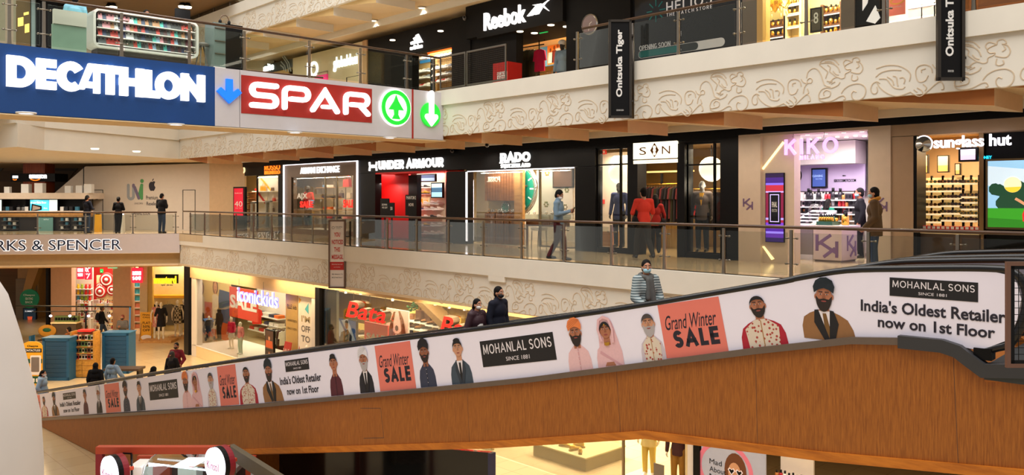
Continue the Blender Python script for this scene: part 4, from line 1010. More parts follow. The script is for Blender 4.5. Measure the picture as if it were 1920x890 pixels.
# ---- black menswear shop with lit sign
pier('wall_shop_pier',FS,1178,1197,0,2.94,BLACK,-.35,.04);pier('wall_shop_pier',FS,1271,1285,0,2.94,BLACK,-.35,.04);pier('wall_shop_pier',FS,1352,1387,0,3.05,BLACK,-.35,.04);
struct(MB(FS,BLACK).box((FS.U(1117),2.95,-.3),(FS.U(1352),3.02,.02)),'wall_shop_sign_band')
for nm,x0,x1,xm in (('window_4',1119,1178,1160),('window_5',1285,1352,1336)):
    pane(nm,FS,x0,x1,.1,2.95,GLASSW,BLACK,-.1,.05)
    zz=FS.V((x0+x1)/2,308);struct(MB(FS,BLACK).box((FS.U(x0),zz-.02,-.14),(FS.U(x1),zz+.02,-.06)).box((FS.U(xm)-.02,.1,-.14),(FS.U(xm)+.02,2.95,-.06)).box((FS.U(x0),0,-.3),(FS.U(x1),.12,.0)),nm+'_bars')
t=thing('shop_sign','lit cream sign box with brown letters and a pointed ornament over the menswear door','sign',FS.pt(FS.U(1230),2.1,.05));LBOX=mat('cream_lightbox',(255,244,214),emit=1.5,var=0)
a,b,c,d=FS.bx(1188,266,1270,297,.06);MB(FS,LBOX).box((a,c,0),(b,d,.08)).build('light_box',t)
BRN=mat('brown_print',(140,84,20));q=MB(FS,BRN);h=d-c;um=(a+b)/2
q.txt('S',um-.5,um-.27,c+h*.25,c+h*.72,.082).txt('N',um+.24,um+.5,c+h*.25,c+h*.72,.082)
q.prism([(um,c+h*.95),(um+.14,c+h*.5),(um,c+h*.07),(um-.14,c+h*.5)],.08,.084);q.m(LBOX)
for dy in (.3,.5,.68):q.disc(um,c+h*dy,.05,.05,.086,10)
q.build('letters',t)
a,b,c,d=FS.bx(1188,300,1270,305,.06);MB(FS,LBOX).box((a,c-.01,0),(b,d+.01,.07)).build('light_strip',t);MB(FS,BRN).txt('SHANTANU AND NIKHIL',a+.4,b-.4,c+.02,d-.02,.072).build('small_letters',t)
room(FS,1119,1352,0,3.1,4.5,mat('wall_shop_dim',(150,118,66),.7),WALLW);room_light(FS,1196,1272,2.85,3,60,WARM);room_light(FS,1290,1350,2.85,2,60,SOFT);room_light(FS,1122,1178,2.85,2,70,SOFT)
struct(MB(FS,WALLW).box((FS.U(1115,-1.5),0,-1.6),(FS.U(1181,-1.5),2.9,-1.5)),'wall_window_back')
for i,(x,y) in enumerate(((1134,285),(1130,378))):
    u,v=FS.px(x,y,-1.48);t=thing('alarm_box','small red alarm box on the pale window wall, %s one' %('upper','lower')[i],'alarm box',FS.pt(u,v,-1.5));MB(FS,RED).rbox((u-.07,v-.07,-1.5),(u+.07,v+.07,-1.44),.015).build('case',t);MB(FS,WHITE).box((u-.03,v-.03,-1.44),(u+.03,v+.03,-1.435)).build('button_plate',t)
def globe(label,x,y,w):
    u,v=FS.px(x,y,w);t=thing('pendant_lamp',label,'pendant lamp',FS.pt(u,v-.3,w));mm=mat('opal_globe',(255,246,226),emit=1.25,var=0)
    MB(FS,mm).ell((u,v,0+w),(.34,.32,.3),20,14,Matrix.Rotation(-.5,3,'Z')).build('shade',t);MB(FS,BLACK).tube([(u,v+.3,w),(u,2.9,w)],.012,6).build('cord',t)
    l=bpy.data.lights.new('globe','POINT');l.energy=18;l.color=SOFT;l.shadow_soft_size=.2;o=bpy.data.objects.new('bulb',l);COL.objects.link(o);o.location=FS.pt(u,v-.4,w+.1)
globe('white opal pendant globe over the blue mannequin in the menswear window',1162,324,-.7);globe('white opal pendant globe over the suited mannequin in the menswear window',1334,317,-.7)
figure('mannequin','mannequin in blue jacket and dark trousers under the globe in the menswear window','mannequin',FS.pt(FS.U(1161,-.6),.12,-.6),190,1.85,skin=MANG,plain=True,hair=('none',None),top=dict(m=mat('royal_blue_coat',(46,58,120),.7),hem=.75),bot=dict(m=BLACKC),shoe=SHOEK)
figure('mannequin','grey mannequin in suit jacket and mustard shirt under the globe in the menswear window','mannequin',FS.pt(FS.U(1317,-.6),.12,-.6),200,1.86,skin=MANG,plain=True,hair=('none',None),top=dict(m=mat('grey_suit',(110,98,94),.8),hem=.78,fat=.022),bot=dict(m=NAVY),shoe=SHOEK,parts=[lapels(YEL,None)])
FRK=FX(XS+2.4)
t=thing('clothes_rail','gold clothes rail across the back of the menswear shop doorway','clothes rail',FRK.pt(FRK.U(1233),0,0));zr=FRK.V(1235,345)
MB(FRK,GOLD).tube([(FRK.U(1190),zr,0),(FRK.U(1282),zr,0)],.025,8).build('rail',t)
for x in (1205,1241):MB(FRK,BLACK).box((FRK.U(x)-.03,zr,-.03),(FRK.U(x)+.03,FRK.V(1235,325),.03)).build('bracket',t)
GAR=[proto_garment(mat('garment_black',(26,24,28),.85),1.1),proto_garment(mat('garment_maroon',(74,24,26),.85),1.0),proto_garment(mat('garment_olive',(48,46,32),.85),1.1),proto_garment(mat('garment_cream',(214,190,140),.85),1.0),proto_garment(mat('garment_grey',(96,92,90),.85),.8),proto_garment(mat('garment_white',(226,222,214),.85),.75),proto_garment(mat('garment_pink',(226,50,110),.85),.75),proto_garment(mat('garment_red',(206,44,34),.85),.7)]
GN=['black','maroon','olive','cream','grey','white','pink','red']
def gar_at(k,p,rz,s,label,group):put(GAR[k],USED,TRS(p,rz,s),label,group)
for i in range(18):
    k=(0,0,1,2,0,1)[i%6];gar_at(k,FRK.pt(FRK.U(1192+i*5),zr-.03,0),math.radians(70+(i%3)*8),1,'%s garment, %s along the gold rail behind the menswear door' %(GN[k],ordi(i)),'dark clothes on the gold rail')
struct(MB(FX(XS+3),mat('cream_curtain',(214,184,120),.8,kind='grain',rgb2=(180,146,84),scale=9)).box((FX(XS+3).U(1240),0,-.1),(FX(XS+3).U(1272),FX(XS+3).V(1255,398),0)),'wall_shop_curtain')
t=thing('light_strip','warm cove light along the back wall of the menswear shop','light strip',FRK.pt(FRK.U(1235),2.2,-.5));MB(FRK,mat('warm_cove',(255,216,130),emit=1.25,var=0)).box((FRK.U(1194),FRK.V(1235,322),-.6),(FRK.U(1280),FRK.V(1235,319),-.5)).build('strip',t)
for i in range(6):
    k=(4,7,0,3,2,0)[i];gar_at(k,FX(XS+1.7).pt(FX(XS+1.7).U(1300+i*9),1.75,0),math.radians(75),1,'%s garment, %s on the rail behind the suited mannequin' %(GN[k],ordi(i)),'clothes behind the suited mannequin')
t=thing('clothes_rail','gold clothes rail behind the suited mannequin','clothes rail',FX(XS+1.7).pt(FX(XS+1.7).U(1320),0,0));F_=FX(XS+1.7);MB(F_,GOLD).tube([(F_.U(1288),1.78,0),(F_.U(1358),1.78,0)],.015,6).build('rail',t);MB(F_,GOLD).tube([(F_.U(1290),0,0),(F_.U(1290),1.78,0)],.015,6).build('post',t);MB(F_,GOLD).tube([(F_.U(1356),0,0),(F_.U(1356),1.78,0)],.015,6).build('post',t)
t=thing('display_plinth','pale wooden plinth with a folded pile at the foot of the blue mannequin','plinth',FS.pt(FS.U(1140),0,-.9));MB(FS,OAK).box((FS.U(1133,-.9),.12,-1.2),(FS.U(1151,-.9),.55,-.8)).build('block',t)

for x0,x1,z_,p_ in ((890,1075,2.4,130),(548,660,2.44,60),(470,520,2.55,45),(782,834,2.4,60)):
    u0_,u1_=FS.U(x0),FS.U(x1);area_light('shop_window_fill',FS.pt((u0_+u1_)/2,z_,-.12),.15,abs(u1_-u0_)*.9,p_,SOFT,(0,math.radians(-55),0))  # fill added inside the fronts to brighten cabinets and window displays
# ---- cosmetics shop
BEIGE=mat('beige_stone_panel',(216,196,176),.5,var=.03);BEIGED=mat('taupe_beige_panel',(176,148,120),.5,var=.03)
PURP=mat('mauve_letter',(118,92,128),.5);LIL=mat('lilac_lit_letters',(226,170,246),emit=1.25,var=0);WARMS=mat('warm_white_strip',(255,226,160),emit=1.8,var=0)
pier('wall_shop_pier',FS,1387,1428,0,3.05,BEIGE,-.4,.06);pier('wall_shop_pier',FS,1630,1672,0,3.0,BEIGE,-.4,.06);pier('wall_shop_pier',FS,1672,1713,0,2.81,BEIGED,-.5,.02)
struct(MB(FS,BEIGE).box((FS.U(1428),3.0,-.4),(FS.U(1672),3.06,.06)),'wall_shop_sign_band');struct(MB(FS,BEIGED).box((FS.U(1672),2.82,-.5),(9,3.06,.02)),'wall_shop_sign_band')
def kk(t,F,x0,y0,x1,y1,w,m):
    a,b,c,d=F.bx(x0,y0,x1,y1,w);h=d-c;L=b-a;q=MB(F,m);r=.13*L
    P=lambda x,y:(a+L*x,c+h*y)
    q.ribbon([P(.07,.27),P(.07,1)],r,w,w+.008).ribbon([P(.68,1),P(.12,.58)],r,w,w+.008).ribbon([P(.22,.64),P(.93,.2),P(.93,.2)][:2],r,w,w+.0085).ribbon([P(.93,.0),P(.93,.72)],r,w,w+.008).ribbon([P(.36,0),P(.86,.42)],r,w,w+.0075)
    return q.build('monogram',t)
t=thing('wall_emblem','mauve double letter monogram on the far beige pillar of the cosmetics shop','emblem',FS.pt(FS.U(1402),1.2,.06));kk(t,FS,1393,372,1412,393,.061,PURP)
t=thing('wall_emblem','mauve double letter monogram on the near beige pillar behind the man in the brown jacket','emblem',FS.pt(FS.U(1654),1.2,.06));kk(t,FS,1643,371,1664,396,.061,PURP)
struct(MB(FS,BEIGE).box((FS.U(1428),0,-.35),(FS.U(1487),3.0,-.05)),'wall_cosmetics_portal')
for nm,p in (('upper',[(1429,316),(1432,318),(1471,268),(1468,265)]),('lower',[(1430,462),(1433,461),(1452,485),(1447,487)])):
    t=thing('light_strip','%s slanting warm light strip set in the portal of the cosmetics shop' %nm,'light strip',FS.pt(FS.U(1440),1,0));MB(FS,WARMS).prism([FS.px(x,y,-.05) for x,y in p],-.05,-.03).build('strip',t)
t=screen('digital_poster','tall purple digital poster with white sale words in the cosmetics shop portal',FS,1435,324,1470,454,0,[(0,.06,(40,20,90)),(.06,.12,(90,40,170)),(.12,.15,(150,130,255)),(.15,.24,(70,30,150)),(.24,.28,(110,60,200)),(.28,.32,(150,30,60)),(.32,.35,(170,160,255)),(.35,.72,(120,24,60)),(.72,.74,(190,170,255)),(.74,.83,(176,40,60)),(.83,.86,(120,100,230)),(.86,.94,(60,30,120)),(.94,1,(36,20,60))],emit=.9,fr=.012,depth=.05)
a,b,c,d=FS.bx(1441,360,1464,420,0);q=MB(FS,mat('black_glass',(16,12,22),.1));q.box((a,c,.003),(b,d,.006));q.m(mat('pale_lilac_line',(206,190,255),emit=.9,var=0));q.ribbon([(a+.05,c+.06),(b-.05,c+.06),(b-.05,d-.06),(a+.05,d-.06),(a+.05,c+.06)],.018,.008)
q.m(WHITE);q.txt('FINAL',a+.09,b-.09,(c+d)/2+.02,(c+d)/2+.15,.009,None,.03).txt('REDUCTION',a+.09,b-.09,(c+d)/2-.09,(c+d)/2-.02,.009);q.build('sale_words',t)
room(FS,1487,1630,0,3.1,5.0,WALLW,mat('wall_lilac',(214,196,226),.6),ceil=WALLW);room_light(FS,1492,1625,3.05,4,210,(1,.96,.93))
t=thing('shop_sign','lilac lit four-letter sign with small capitals under it hanging in the cosmetics shop opening','sign',FS.pt(FS.U(1520),2.0,.1));
word(t,FS,'KIKO',1472.5,259,1572,288.5,LIL,.08,.05,0,.17,track=.3);word(t,FS,'MILANO',1500,290.5,1546,298.5,LIL,.08,.04,0,.2,track=.5)
q=MB(FS,STEEL)
for x in (1490,1548):q.tube([(FS.U(x),FS.V(x,258),.09),(FS.U(x),3.03,.05)],.006,5)
q.build('hanging_wires',t)
FK1=FX(XS+3.6);FK2=FX(XS+4.6)
LILW=mat('lilac_panel',(212,192,222),.5,var=.01)
struct(MB(FK2,LILW).box((FK2.U(1480),FK2.V(1550,358),-.05),(FK2.U(1622),FK2.V(1550,309),0)),'wall_lilac_band');struct(MB(FK2,WALLW).box((FK2.U(1480),FK2.V(1550,309),-.05),(FK2.U(1622),3.08,.6)),'wall_cosmetics_bulkhead')
t=thing('wall_lettering','black shop letters at the left of the lilac wall in the cosmetics shop','lettering',FK2.pt(FK2.U(1495),1.6,0));word(t,FK2,'KO',1487,319.5,1503.5,338.5,BLACK,0,.01,0,.12);word(t,FK2,'MILANO',1487,342,1493,347,BLACK,0,.01)
t=thing('wall_lettering','small black web address on the lilac wall of the cosmetics shop','lettering',FK2.pt(FK2.U(1585),1.5,0));word(t,FK2,'KIKOCOSMETICS.COM',1564,335.5,1605,341,BLACK,0,.01,.02);word(t,FK2,'KIKO',1580,328,1586,330.5,BLACK,0,.01,.02)
screen('wall_screen','blue screen in a black frame on the lilac wall of the cosmetics shop',FK2,1521,315,1550,352,.08,[(0,1,(58,84,150))],[('CLEANSING',.08,.55,.75,.66,(170,200,230)),('ROUTINE',.3,.42,.72,.48,(150,180,220))],emit=.6)
t=thing('shelf_unit','white cosmetics wall unit with four shelves under the lilac wall','shelf',FK1.pt(FK1.U(1550),0,0));a,b=FK1.U(1484),FK1.U(1618)
MB(FK1,WALLW).box((a,0,-.1),(b,FK1.V(1550,360),-.02)).build('back_panel',t);ys=(374,387,400,412)
for y in ys:MB(FK1,WHITE).box((a,FK1.V(1550,y)-.03,0),(b,FK1.V(1550,y),.3)).build('shelf',t)
def proto_tube(m,r=.03,h=.14,name='cosmetic_bottle'):
    t=thing(name,'p','cosmetics');MB(W,m).lathe([(r,0),(r,h*.62),(r*.5,h*.7)],(0,0,0),'w',8).build('bottle',t);MB(W,BLACK).lathe([(r*.55,h*.7),(r*.55,h)],(0,0,0),'w',8).build('cap',t);return t
def proto_pack(m):
    t=thing('cosmetic_box','p','cosmetics');MB(W,m).box((-.05,-.04,0),(.05,.04,.12)).build('box',t);MB(W,BLACK).box((-.051,-.025,.03),(-.05,.025,.09)).build('printed_panel',t);return t
CT=[proto_tube(mat('cos_black',(26,24,28),.3),.045,.2),proto_tube(mat('cos_white',(230,226,220),.3)),proto_tube(mat('cos_red',(170,30,40),.3)),proto_pack(mat('cos_dark_box',(40,36,40),.4)),proto_tube(mat('cos_amber',(190,120,60),.3),.03,.12),proto_pack(mat('cos_pale_box',(220,200,196),.4))]
CTN=['black bottle','white bottle','red bottle','dark box','amber bottle','pale box']
for r,y in enumerate(ys):
    for i in range(19):
        k=RN.choice((0,0,3,1,2,5,4,3));x=1487+i*6.8;u,v=FK1.px(x,y,.18);put(CT[k],USED,TRS(FK1.pt(u,v,.1+.12*RN.random()),0,1.25+.5*RN.random()),'cosmetics %s, %s along the %s shelf below the lilac wall' %(CTN[k],ordi(i),ordi(r)),'cosmetics on the white wall unit')
t=thing('tester_counter','slanting white tester counter with grey drawers at the left inside the cosmetics shop','counter',FX(XS+1.6).pt(FX(XS+1.6).U(1505),0,0));F_=FX(XS+1.6)
a,b=F_.U(1487),F_.U(1524);MB(F_,mat('grey_drawer',(140,134,124),.5)).box((a-.1,.12,-1.2),(b,.8,0)).build('drawers',t);MB(F_,WHITE).box((a-.1,0,-1.2),(b,.12,.02)).build('plinth',t)
q=MB(F_,WHITE);q.add([(a-.1,.8,.05),(b+.05,.8,.05),(b+.05,1.15,-1.2),(a-.1,1.15,-1.2),(a-.1,.86,.05),(b+.05,.86,.05),(b+.05,1.21,-1.2),(a-.1,1.21,-1.2)],[(0,1,2,3),(4,5,6,7),(0,4,5,1),(1,5,6,2),(2,6,7,3),(3,7,4,0)]).build('slanted_top',t)
for r in range(4):
    for i in range(7):
        k=RN.choice((3,5,3));w_=-.1-r*.27;put(CT[k],USED,TRS(F_.pt(a+.02+i*(b-a-.1)/6.5,.87+.35*(-w_+.05)/1.25,w_),0,(.9,.9,.25)),'%s palette, %s in row %s of the slanting tester counter' %(('dark','pale')[k== 5],ordi(i),('one','two','three','four')[r]),'palettes on the tester counter')
C0=onZ(1578,492,0);yL=None
def onray(x,axis,val):
    d=FWD+RGT*((x-960)/FOC);k=val/(d.x if axis== 'x' else d.y);return Vector((d.x*k,d.y*k,0))
pL=onray(1525,'x',C0.x);pR=onray(1607,'y',C0.y);zc=1.5-(423-373)*C0.dot(FWD)/FOC
t=thing('sales_counter','white sales counter with large mauve monograms in the cosmetics shop opening','counter',C0)
COUN=mat('counter_white',(214,200,184),.45,var=.02)
MB(W,COUN).box((C0.x,C0.y,.04),(pR.x,pL.y,zc-.06)).build('body',t);MB(W,GREYP).box((C0.x+.03,C0.y+.03,0),(pR.x-.03,pL.y-.03,.04)).build('plinth',t)
MB(W,WALLW).box((C0.x-.06,C0.y-.06,zc-.06),(pR.x+.06,pL.y+.08,zc)).build('top',t)
Fc=FX(C0.x);kk(t,Fc,1529,440,1572,482,.003,PURP);Fc2=FY(C0.y);kk(t,Fc2,1588,441,1605,480,.003,PURP)
t=thing('product_tray','green tray of small golden products on the sales counter','tray',(C0.x+.3,(C0.y+pL.y)/2,zc));GRN=mat('bottle_green',(20,78,60),.4)
MB(W,GRN).box((C0.x+.05,C0.y+.25,zc),(C0.x+.45,pL.y-.05,zc+.09)).build('tray',t)
GC=[proto_tube(GOLD,.035,.14,'gold_jar'),proto_tube(mat('green_tube',(24,92,70),.3),.03,.16,'green_jar')]
for i in range(11):put(GC[i%2],USED,TRS((C0.x+.15+.15*(i%2),C0.y+.3+i*(pL.y-C0.y-.4)/10,zc+.09),0,1.1),'%s jar, %s along the green tray on the sales counter' %(('gold','green')[i%2],ordi(i)),'jars in the green tray')
for i,(dx,dy,s) in enumerate(((.5,.1,2.2),(.6,.4,1.8),(.7,.2,2.6),(.75,.55,1.6),(.55,.75,1.9))):put(GC[0],USED,TRS((C0.x+dx*.9,C0.y+dy,zc),0,s),'tall gold gift decoration, %s behind the green tray' %ordi(i),'gold decorations on the sales counter')
t=thing('display_dome','clear display cylinder on the sales counter','display case',(C0.x+.6,C0.y+.95,zc));MB(W,GLASSW).lathe([(.16,0),(.16,.42),(.1,.5),(1e-4,.52)],(C0.x+.6,C0.y+.95,zc),'w',20).build('dome',t);MB(W,GOLD).lathe([(.17,0),(.17,.02)],(C0.x+.6,C0.y+.95,zc),'w',20).build('base',t)
# fire extinguisher by the portal
p=onZ(1486,486,0);t=thing('fire_extinguisher','red fire extinguisher with yellow label standing by the cosmetics portal','fire extinguisher',p)
MB(W,RED).lathe([(.07,0),(.085,.02),(.085,.4),(.06,.48),(.03,.5)],p,'w',16).build('cylinder',t);MB(W,mat('label_yellow',(240,200,60),.5)).lathe([(.087,.14),(.087,.2)],p,'w',16).lathe([(.087,.24),(.087,.36)],p,'w',16).build('label',t)
MB(W,BLACK).lathe([(.03,.5),(.03,.54)],p,'w',10).box((p.x-.02,p.y-.02,p.z+.54),(p.x+.02,p.y+.12,p.z+.56)).build('valve',t);MB(W,BLACK).tube([(p.x,p.y-.03,.53),(p.x-.02,p.y-.11,.45),(p.x-.02,p.y-.11,.2)],.012,6).build('hose',t)
# ceiling dots of the cosmetics shop
for i in range(16):
    x=1497+(i%8)*17+5*(i // 8);w_=-.9-1.6*(i // 8)-.3*(i%2);u=FS.U(x,w_);t=thing('ceiling_light','small round ceiling spot of the cosmetics shop, %s in the %s row' %(ordi(i%8),('front','rear')[i // 8]),'ceiling light',FS.pt(u,3.06,w_),'cosmetics shop ceiling spots')
    P_=FS.pt(u,3.08,w_);MB(W,LAMPW).lathe([(1e-5,-.02),(.05,-.02),(.05,0)],P_,'w',10).build('diffuser',t)
# ---- sunglasses shop
pier('wall_shop_pier',FS,1713,1719,0,2.81,BLACK,-.5,0)
struct(MB(FS,BLACKM).box((FS.U(1835),0,-.7),(9,2.82,-.45)),'wall_shop_black')
room(FS,1716,1838,0,2.95,3.0,mat('wall_sunglass',(150,118,76),.6));room_light(FS,1722,1832,2.9,2.4,260,(1,.86,.62))
t=thing('shop_sign','white lit lower-case sign with a silver disc on the sunglasses shop','sign',FS.pt(FS.U(1810),2.2,.1));SG=mat('white_blue_lit',(246,244,255),emit=1.25,var=0)
a,b=FS.U(1752,.1),FS.U(1897,.1);vb=FS.V(1830,281,.1);vt=FS.V(1830,252.5,.1);MB(FS,SG).txt('sunglass hut',a,b,vb-.01,vt,.1,.15,.02).build('lit_letters',t)
u,v=FS.px(1733,270,.1);MB(FS,SILV).lathe([(.17,0),(.17,.04),(.14,.06),(1e-4,.1)],(u,v,.09),'w',28).build('silver_disc',t)
q=MB(FS,SG);q.ribbon(arc(u,v,.165,.165,-40,130,14),.03,.13,.14);q.build('lit_ring',t);q=MB(FS,BLACK);q.prism([(u-.1,v-.12),(u+.02,v-.04),(u-.02,v-.16)],.18,.185);q.build('disc_emblem',t)
FG=FX(XS+.9);SHL=mat('lit_shelf',(255,236,190),emit=.55,var=0)
def proto_glasses(m,ml):
    t=thing('sunglasses','g','sunglasses');q=MB(FX(0),m)
    for s_ in (-1,1):q.ribbon(arc(s_*.034,0,.028,.023,0,360,12),.006,0,.005)
    q.ribbon([(-.008,.006),(.008,.006)],.006,0,.005)
    for s_ in (-1,1):q.box((s_*.062,.0,-.12),(s_*.066,.008,.004))
    q.build('frame',t);q=MB(FX(0),ml)
    for s_ in (-1,1):q.disc(s_*.034,0,.026,.021,.002,12)
    q.build('lenses',t);return t
GLS=[proto_glasses(mat('glasses_black',(24,22,22),.3),mat('lens_brown',(70,44,24),.1)),proto_glasses(GOLD,mat('lens_green',(50,66,50),.1)),proto_glasses(mat('glasses_tortoise',(110,64,28),.3),mat('lens_black',(20,20,22),.1))]
GLN=['black','gold rimmed','tortoiseshell']
cols=[(1727,1765,(343.5,357.5,372,386,400,415)),(1769,1803,(343,357,371,385,399,412)),(1807,1833,(343,368,378.5,391,402,413))]
for ci,(xa,xb,ysx) in enumerate(cols):
    nm=('far','middle','near')[ci];t=thing('display_rack','black rack of lit shelves holding sunglasses, the %s one of the sunglasses shop' %nm,'shelf',FG.pt(FG.U((xa+xb)/2),0,0));a,b=FG.U(xa),FG.U(xb)
    for x in (a-.02,(a+b)/2,b+.02):MB(FG,BLACK).box((x-.02,.5,-.06),(x+.02,2.0,-.02)).build('upright',t)
    for r,y in enumerate(ysx):
        v=FG.V((xa+xb)/2,y);MB(FG,SHL).box((a,v-.035,0),(b,v,.16)).build('shelf',t)
        n=5 if ci <2 else 4
        for i in range(n):k=RN.randrange(3);put(GLS[k],USED,TRS(FG.pt(a+(b-a)*(i+.5)/n,v+.035,.12),0,1.25),'%s sunglasses, %s on the %s shelf of the %s rack' %(GLN[k],ordi(i),ordi(r),nm),'sunglasses on the lit racks')
        MB(FG,WALLY).box((a,v,-.03),(b,v+.12,-.02)).build('shelf_back',t)
t=thing('counter','low dark counter with a pale top in the sunglasses shop','counter',FS.pt(FS.U(1775,-.25),0,-.3));a,b=FS.U(1718,-.2),FS.U(1836,-.2);zc_=FS.V(1775,434,-.2)
MB(FS,mat('dark_brown_case',(70,52,38),.4)).box((a,.05,-.8),(b,zc_-.05,-.2)).build('case',t);MB(FS,WALLY).box((a,zc_-.05,-.82),(b,zc_,-.18)).build('top',t)
for i in range(12):u=a+.12+i*(b-a-.2)/11;tag(MB(FS,RED).box((u-.04,zc_,-.4),(u+.04,zc_+.11,-.32)).m(WHITE).box((u-.03,zc_+.05,-.319),(u+.03,zc_+.1,-.318)).build('eyewear_box'),'small red and white box, %s along the sunglasses counter' %ordi(i),'box','boxes on the sunglasses counter')
for i in range(8):k=RN.randrange(3);put(GLS[k],USED,TRS(FS.pt(a+.2+i*(b-a-.3)/7,zc_+.03,-.55),0,1.25),'%s sunglasses lying on the counter, %s from the far end' %(GLN[k],ordi(i)),'sunglasses on the counter')
for i,(x0,y0,x1,y1) in enumerate(((1727,290,1740,325),(1757,291,1779,323),(1790,306,1801,328))):
    screen('lit_picture','small lit portrait picture above the sunglasses racks, %s from the far end' %ordi(i),FG,x0,y0,x1,y1,.02,[(0,.4,(214,150,80)),(.4,1,(250,206,130))],emit=.8,fr=.02,cat='picture')
screen('hanging_screen','pinkish white screen hanging below the sunglasses sign',FS,1797,276,1833,303,-.05,[(0,.5,(226,190,220)),(.5,1,(246,226,246))],emit=1.2)
t=thing('video_wall','large bright video screen of a meadow with trees and a yellow ball','screen',FS.pt(FS.U(1890),.8,.1));a,b,c,d=FS.U(1848,.1),7.4-14.2+2.5,0,0;b=FS.U(1990,.1);c,d=FS.V(1888,430,.1),FS.V(1888,297,.1)
MB(FS,mat('bronze_frame',(110,88,60),.3,.8)).box((a,c,0),(b,d,.1)).build('frame',t);q=MB(FS);E=lambda n,c_:mat('led_' +n,c_,emit=.85,var=0)
X=lambda x,y:FS.px(x,y,.1);fr=.04
q.m(E('sky',(150,200,236))).flat([(a+fr,c+fr),(b-fr,c+fr),(b-fr,d-fr),(a+fr,d-fr)],.101);hz=c+(d-c)*.3
q.m(E('sky2',(206,226,240))).flat([(a+fr,c+(d-c)*.62),(b-fr,c+(d-c)*.62),(b-fr,c+(d-c)*.8),(a+fr,c+(d-c)*.9)],.102)
q.m(E('tree',(24,66,44)))
rr=random.Random(3)
for i in range(46):
    u=a+.15+rr.random()*(b-a-.3);top=.62 if (u-a) <.62*1 or (u-a) >1.25 else .5;v=hz+rr.random()*(d-c)*(top-.3);q.disc(u,v,.11,.12,.103+i*2e-5,9)
q.m(E('bush',(190,176,30)))
for i in range(26):q.disc(min(a+.85+rr.random()*.9,b-.14),hz+rr.random()*.24,.08,.06,.106+i*2e-5,8)
q.m(E('grass',(52,150,34))).flat([(a+fr,c+fr),(b-fr,c+fr),(b-fr,hz),(a+fr,hz)],.108);q.m(E('grass2',(40,124,28))).flat([(a+fr,c+fr),(b-fr,c+fr),(b-fr,c+.16),(a+fr,c+.22)],.109)
u,v=X(1899,346);q.m(E('ball',(240,232,190))).disc(u,v,.15,.15,.11,24);q.m(E('ball2',(246,206,60))).disc(u,v,.148,.148,.111,16,200,345)
q.m(E('red',(214,40,40))).flat([X(1917,402),X(1925,380),X(1934,402),X(1940,415),X(1918,415)],.112).m(E('skin',(214,150,110))).ribbon([X(1904,372),X(1913,377),X(1924,384)],.05,.113);q.build('picture',t)
t=thing('neon_sign','small turquoise lit sign beside the video screen','sign',FS.pt(FS.U(1845),1.8,-.4));word(t,FS,'HONEY',1834,292,1860,298,mat('turquoise_lit',(40,210,240),emit=1.25,var=0),-.44,.02,.02)
# ================================================================ upper gallery shops (front plane X = 18, floor 4.5)
ZU=4.5;ZC=7.6
def wallpx(name,F,x0,x1,z0,z1,m,w0=-.3,w1=0):return struct(MB(F,m).box((F.U(x0),z0,w0),(F.U(x1),z1,w1)),name)
DTEAL=mat('dark_teal_panel',(44,58,62),.4)
# luggage shop
wallpx('wall_upper_shop',FS,440,549,FS.V(500,137),ZC,DTEAL);wallpx('wall_upper_shop',FS,410,440,ZU,ZC,BLACKM)
room(FS,440,549,ZU,7.2,3,WALLY);room_light(FS,445,545,7.0,2.4,120,SOFT)
t=thing('shop_sign','white lit lower-case luggage shop name on a dark teal band behind the bridge railing','sign',FS.pt(FS.U(490),6,0));word(t,FS,'Samsonite',468,121,514,136,GLOWW,0,.04,.02)
t=thing('wall_emblem','pale slanting ribbed emblem on the dark teal shop band','emblem',FS.pt(FS.U(537),6,0));q=MB(FS,mat('pale_grey_print',(170,178,180)))
for i,(xa,ya,xb,yb) in enumerate(((526,122,533,132),(527,115,537,134),(530,106,542,134),(532,103,546,134))):
    p0,p1=FS.px(xa,ya),FS.px(xb,yb);q.ribbon([p0,((p0[0]*.4+p1[0]*.6)+.08,(p0[1]+p1[1])/2),p1],.06,0,.02)
q.build('ribs',t)
# cream boutique
CRW=mat('wall_boutique_cream',(222,206,170),.6,var=.02)
wallpx('wall_upper_shop',FS,549,689,ZU,ZC,CRW);wallpx('wall_upper_pilaster',FS,682,690,ZU,ZC,mat('tan_pilaster',(190,150,110),.5),-.3,.06)
t=thing('shop_sign','white lit lower-case boutique name on the cream wall behind the bridge','sign',FS.pt(FS.U(650),6,0));word(t,FS,'globaldesi',626,103,671,131,GLOWW,0,.05,.01)
t=thing('shop_sign','white lit ring and bar sign at the far end of the cream boutique wall','sign',FS.pt(FS.U(588),5.6,0));a,b,c,d=FS.bx(577,116,597,144);q=MB(FS,GLOWW);q.ribbon(arc((a+b)/2+.1,(c+d)/2,(b-a)/2-.15,(d-c)/2-.05,0,360,24),.12,0,.05);q.box((a,c,0),(a+.12,d,.05));q.build('lit_letters',t)
t=thing('shop_banner','hot pink board at the foot of the cream boutique wall','board',FS.pt(FS.U(603),5,.05));a,b,c,d=FS.bx(592,141,615,150);MB(FS,mat('hot_pink',(232,40,120),emit=.5)).box((a,c-.3,0),(b,d,.06)).build('board',t);MB(FS,STEEL).tube([(a,d,.03),(a,d+.12,.03),(b,d+.12,.03),(b,d,.03)],.015,6).build('frame',t)
t=thing('clothes_rail','small black garment rail by the boutique wall','clothes rail',FS.pt(FS.U(662),4.5,.3));a,b,c,d=FS.bx(650,143,676,158,.3)
q=MB(FS,BLACK);q.tube([(a,4.5,.3),(a,d,.3),(b,d,.3),(b,4.5,.3)],.018,6);q.build('frame',t)
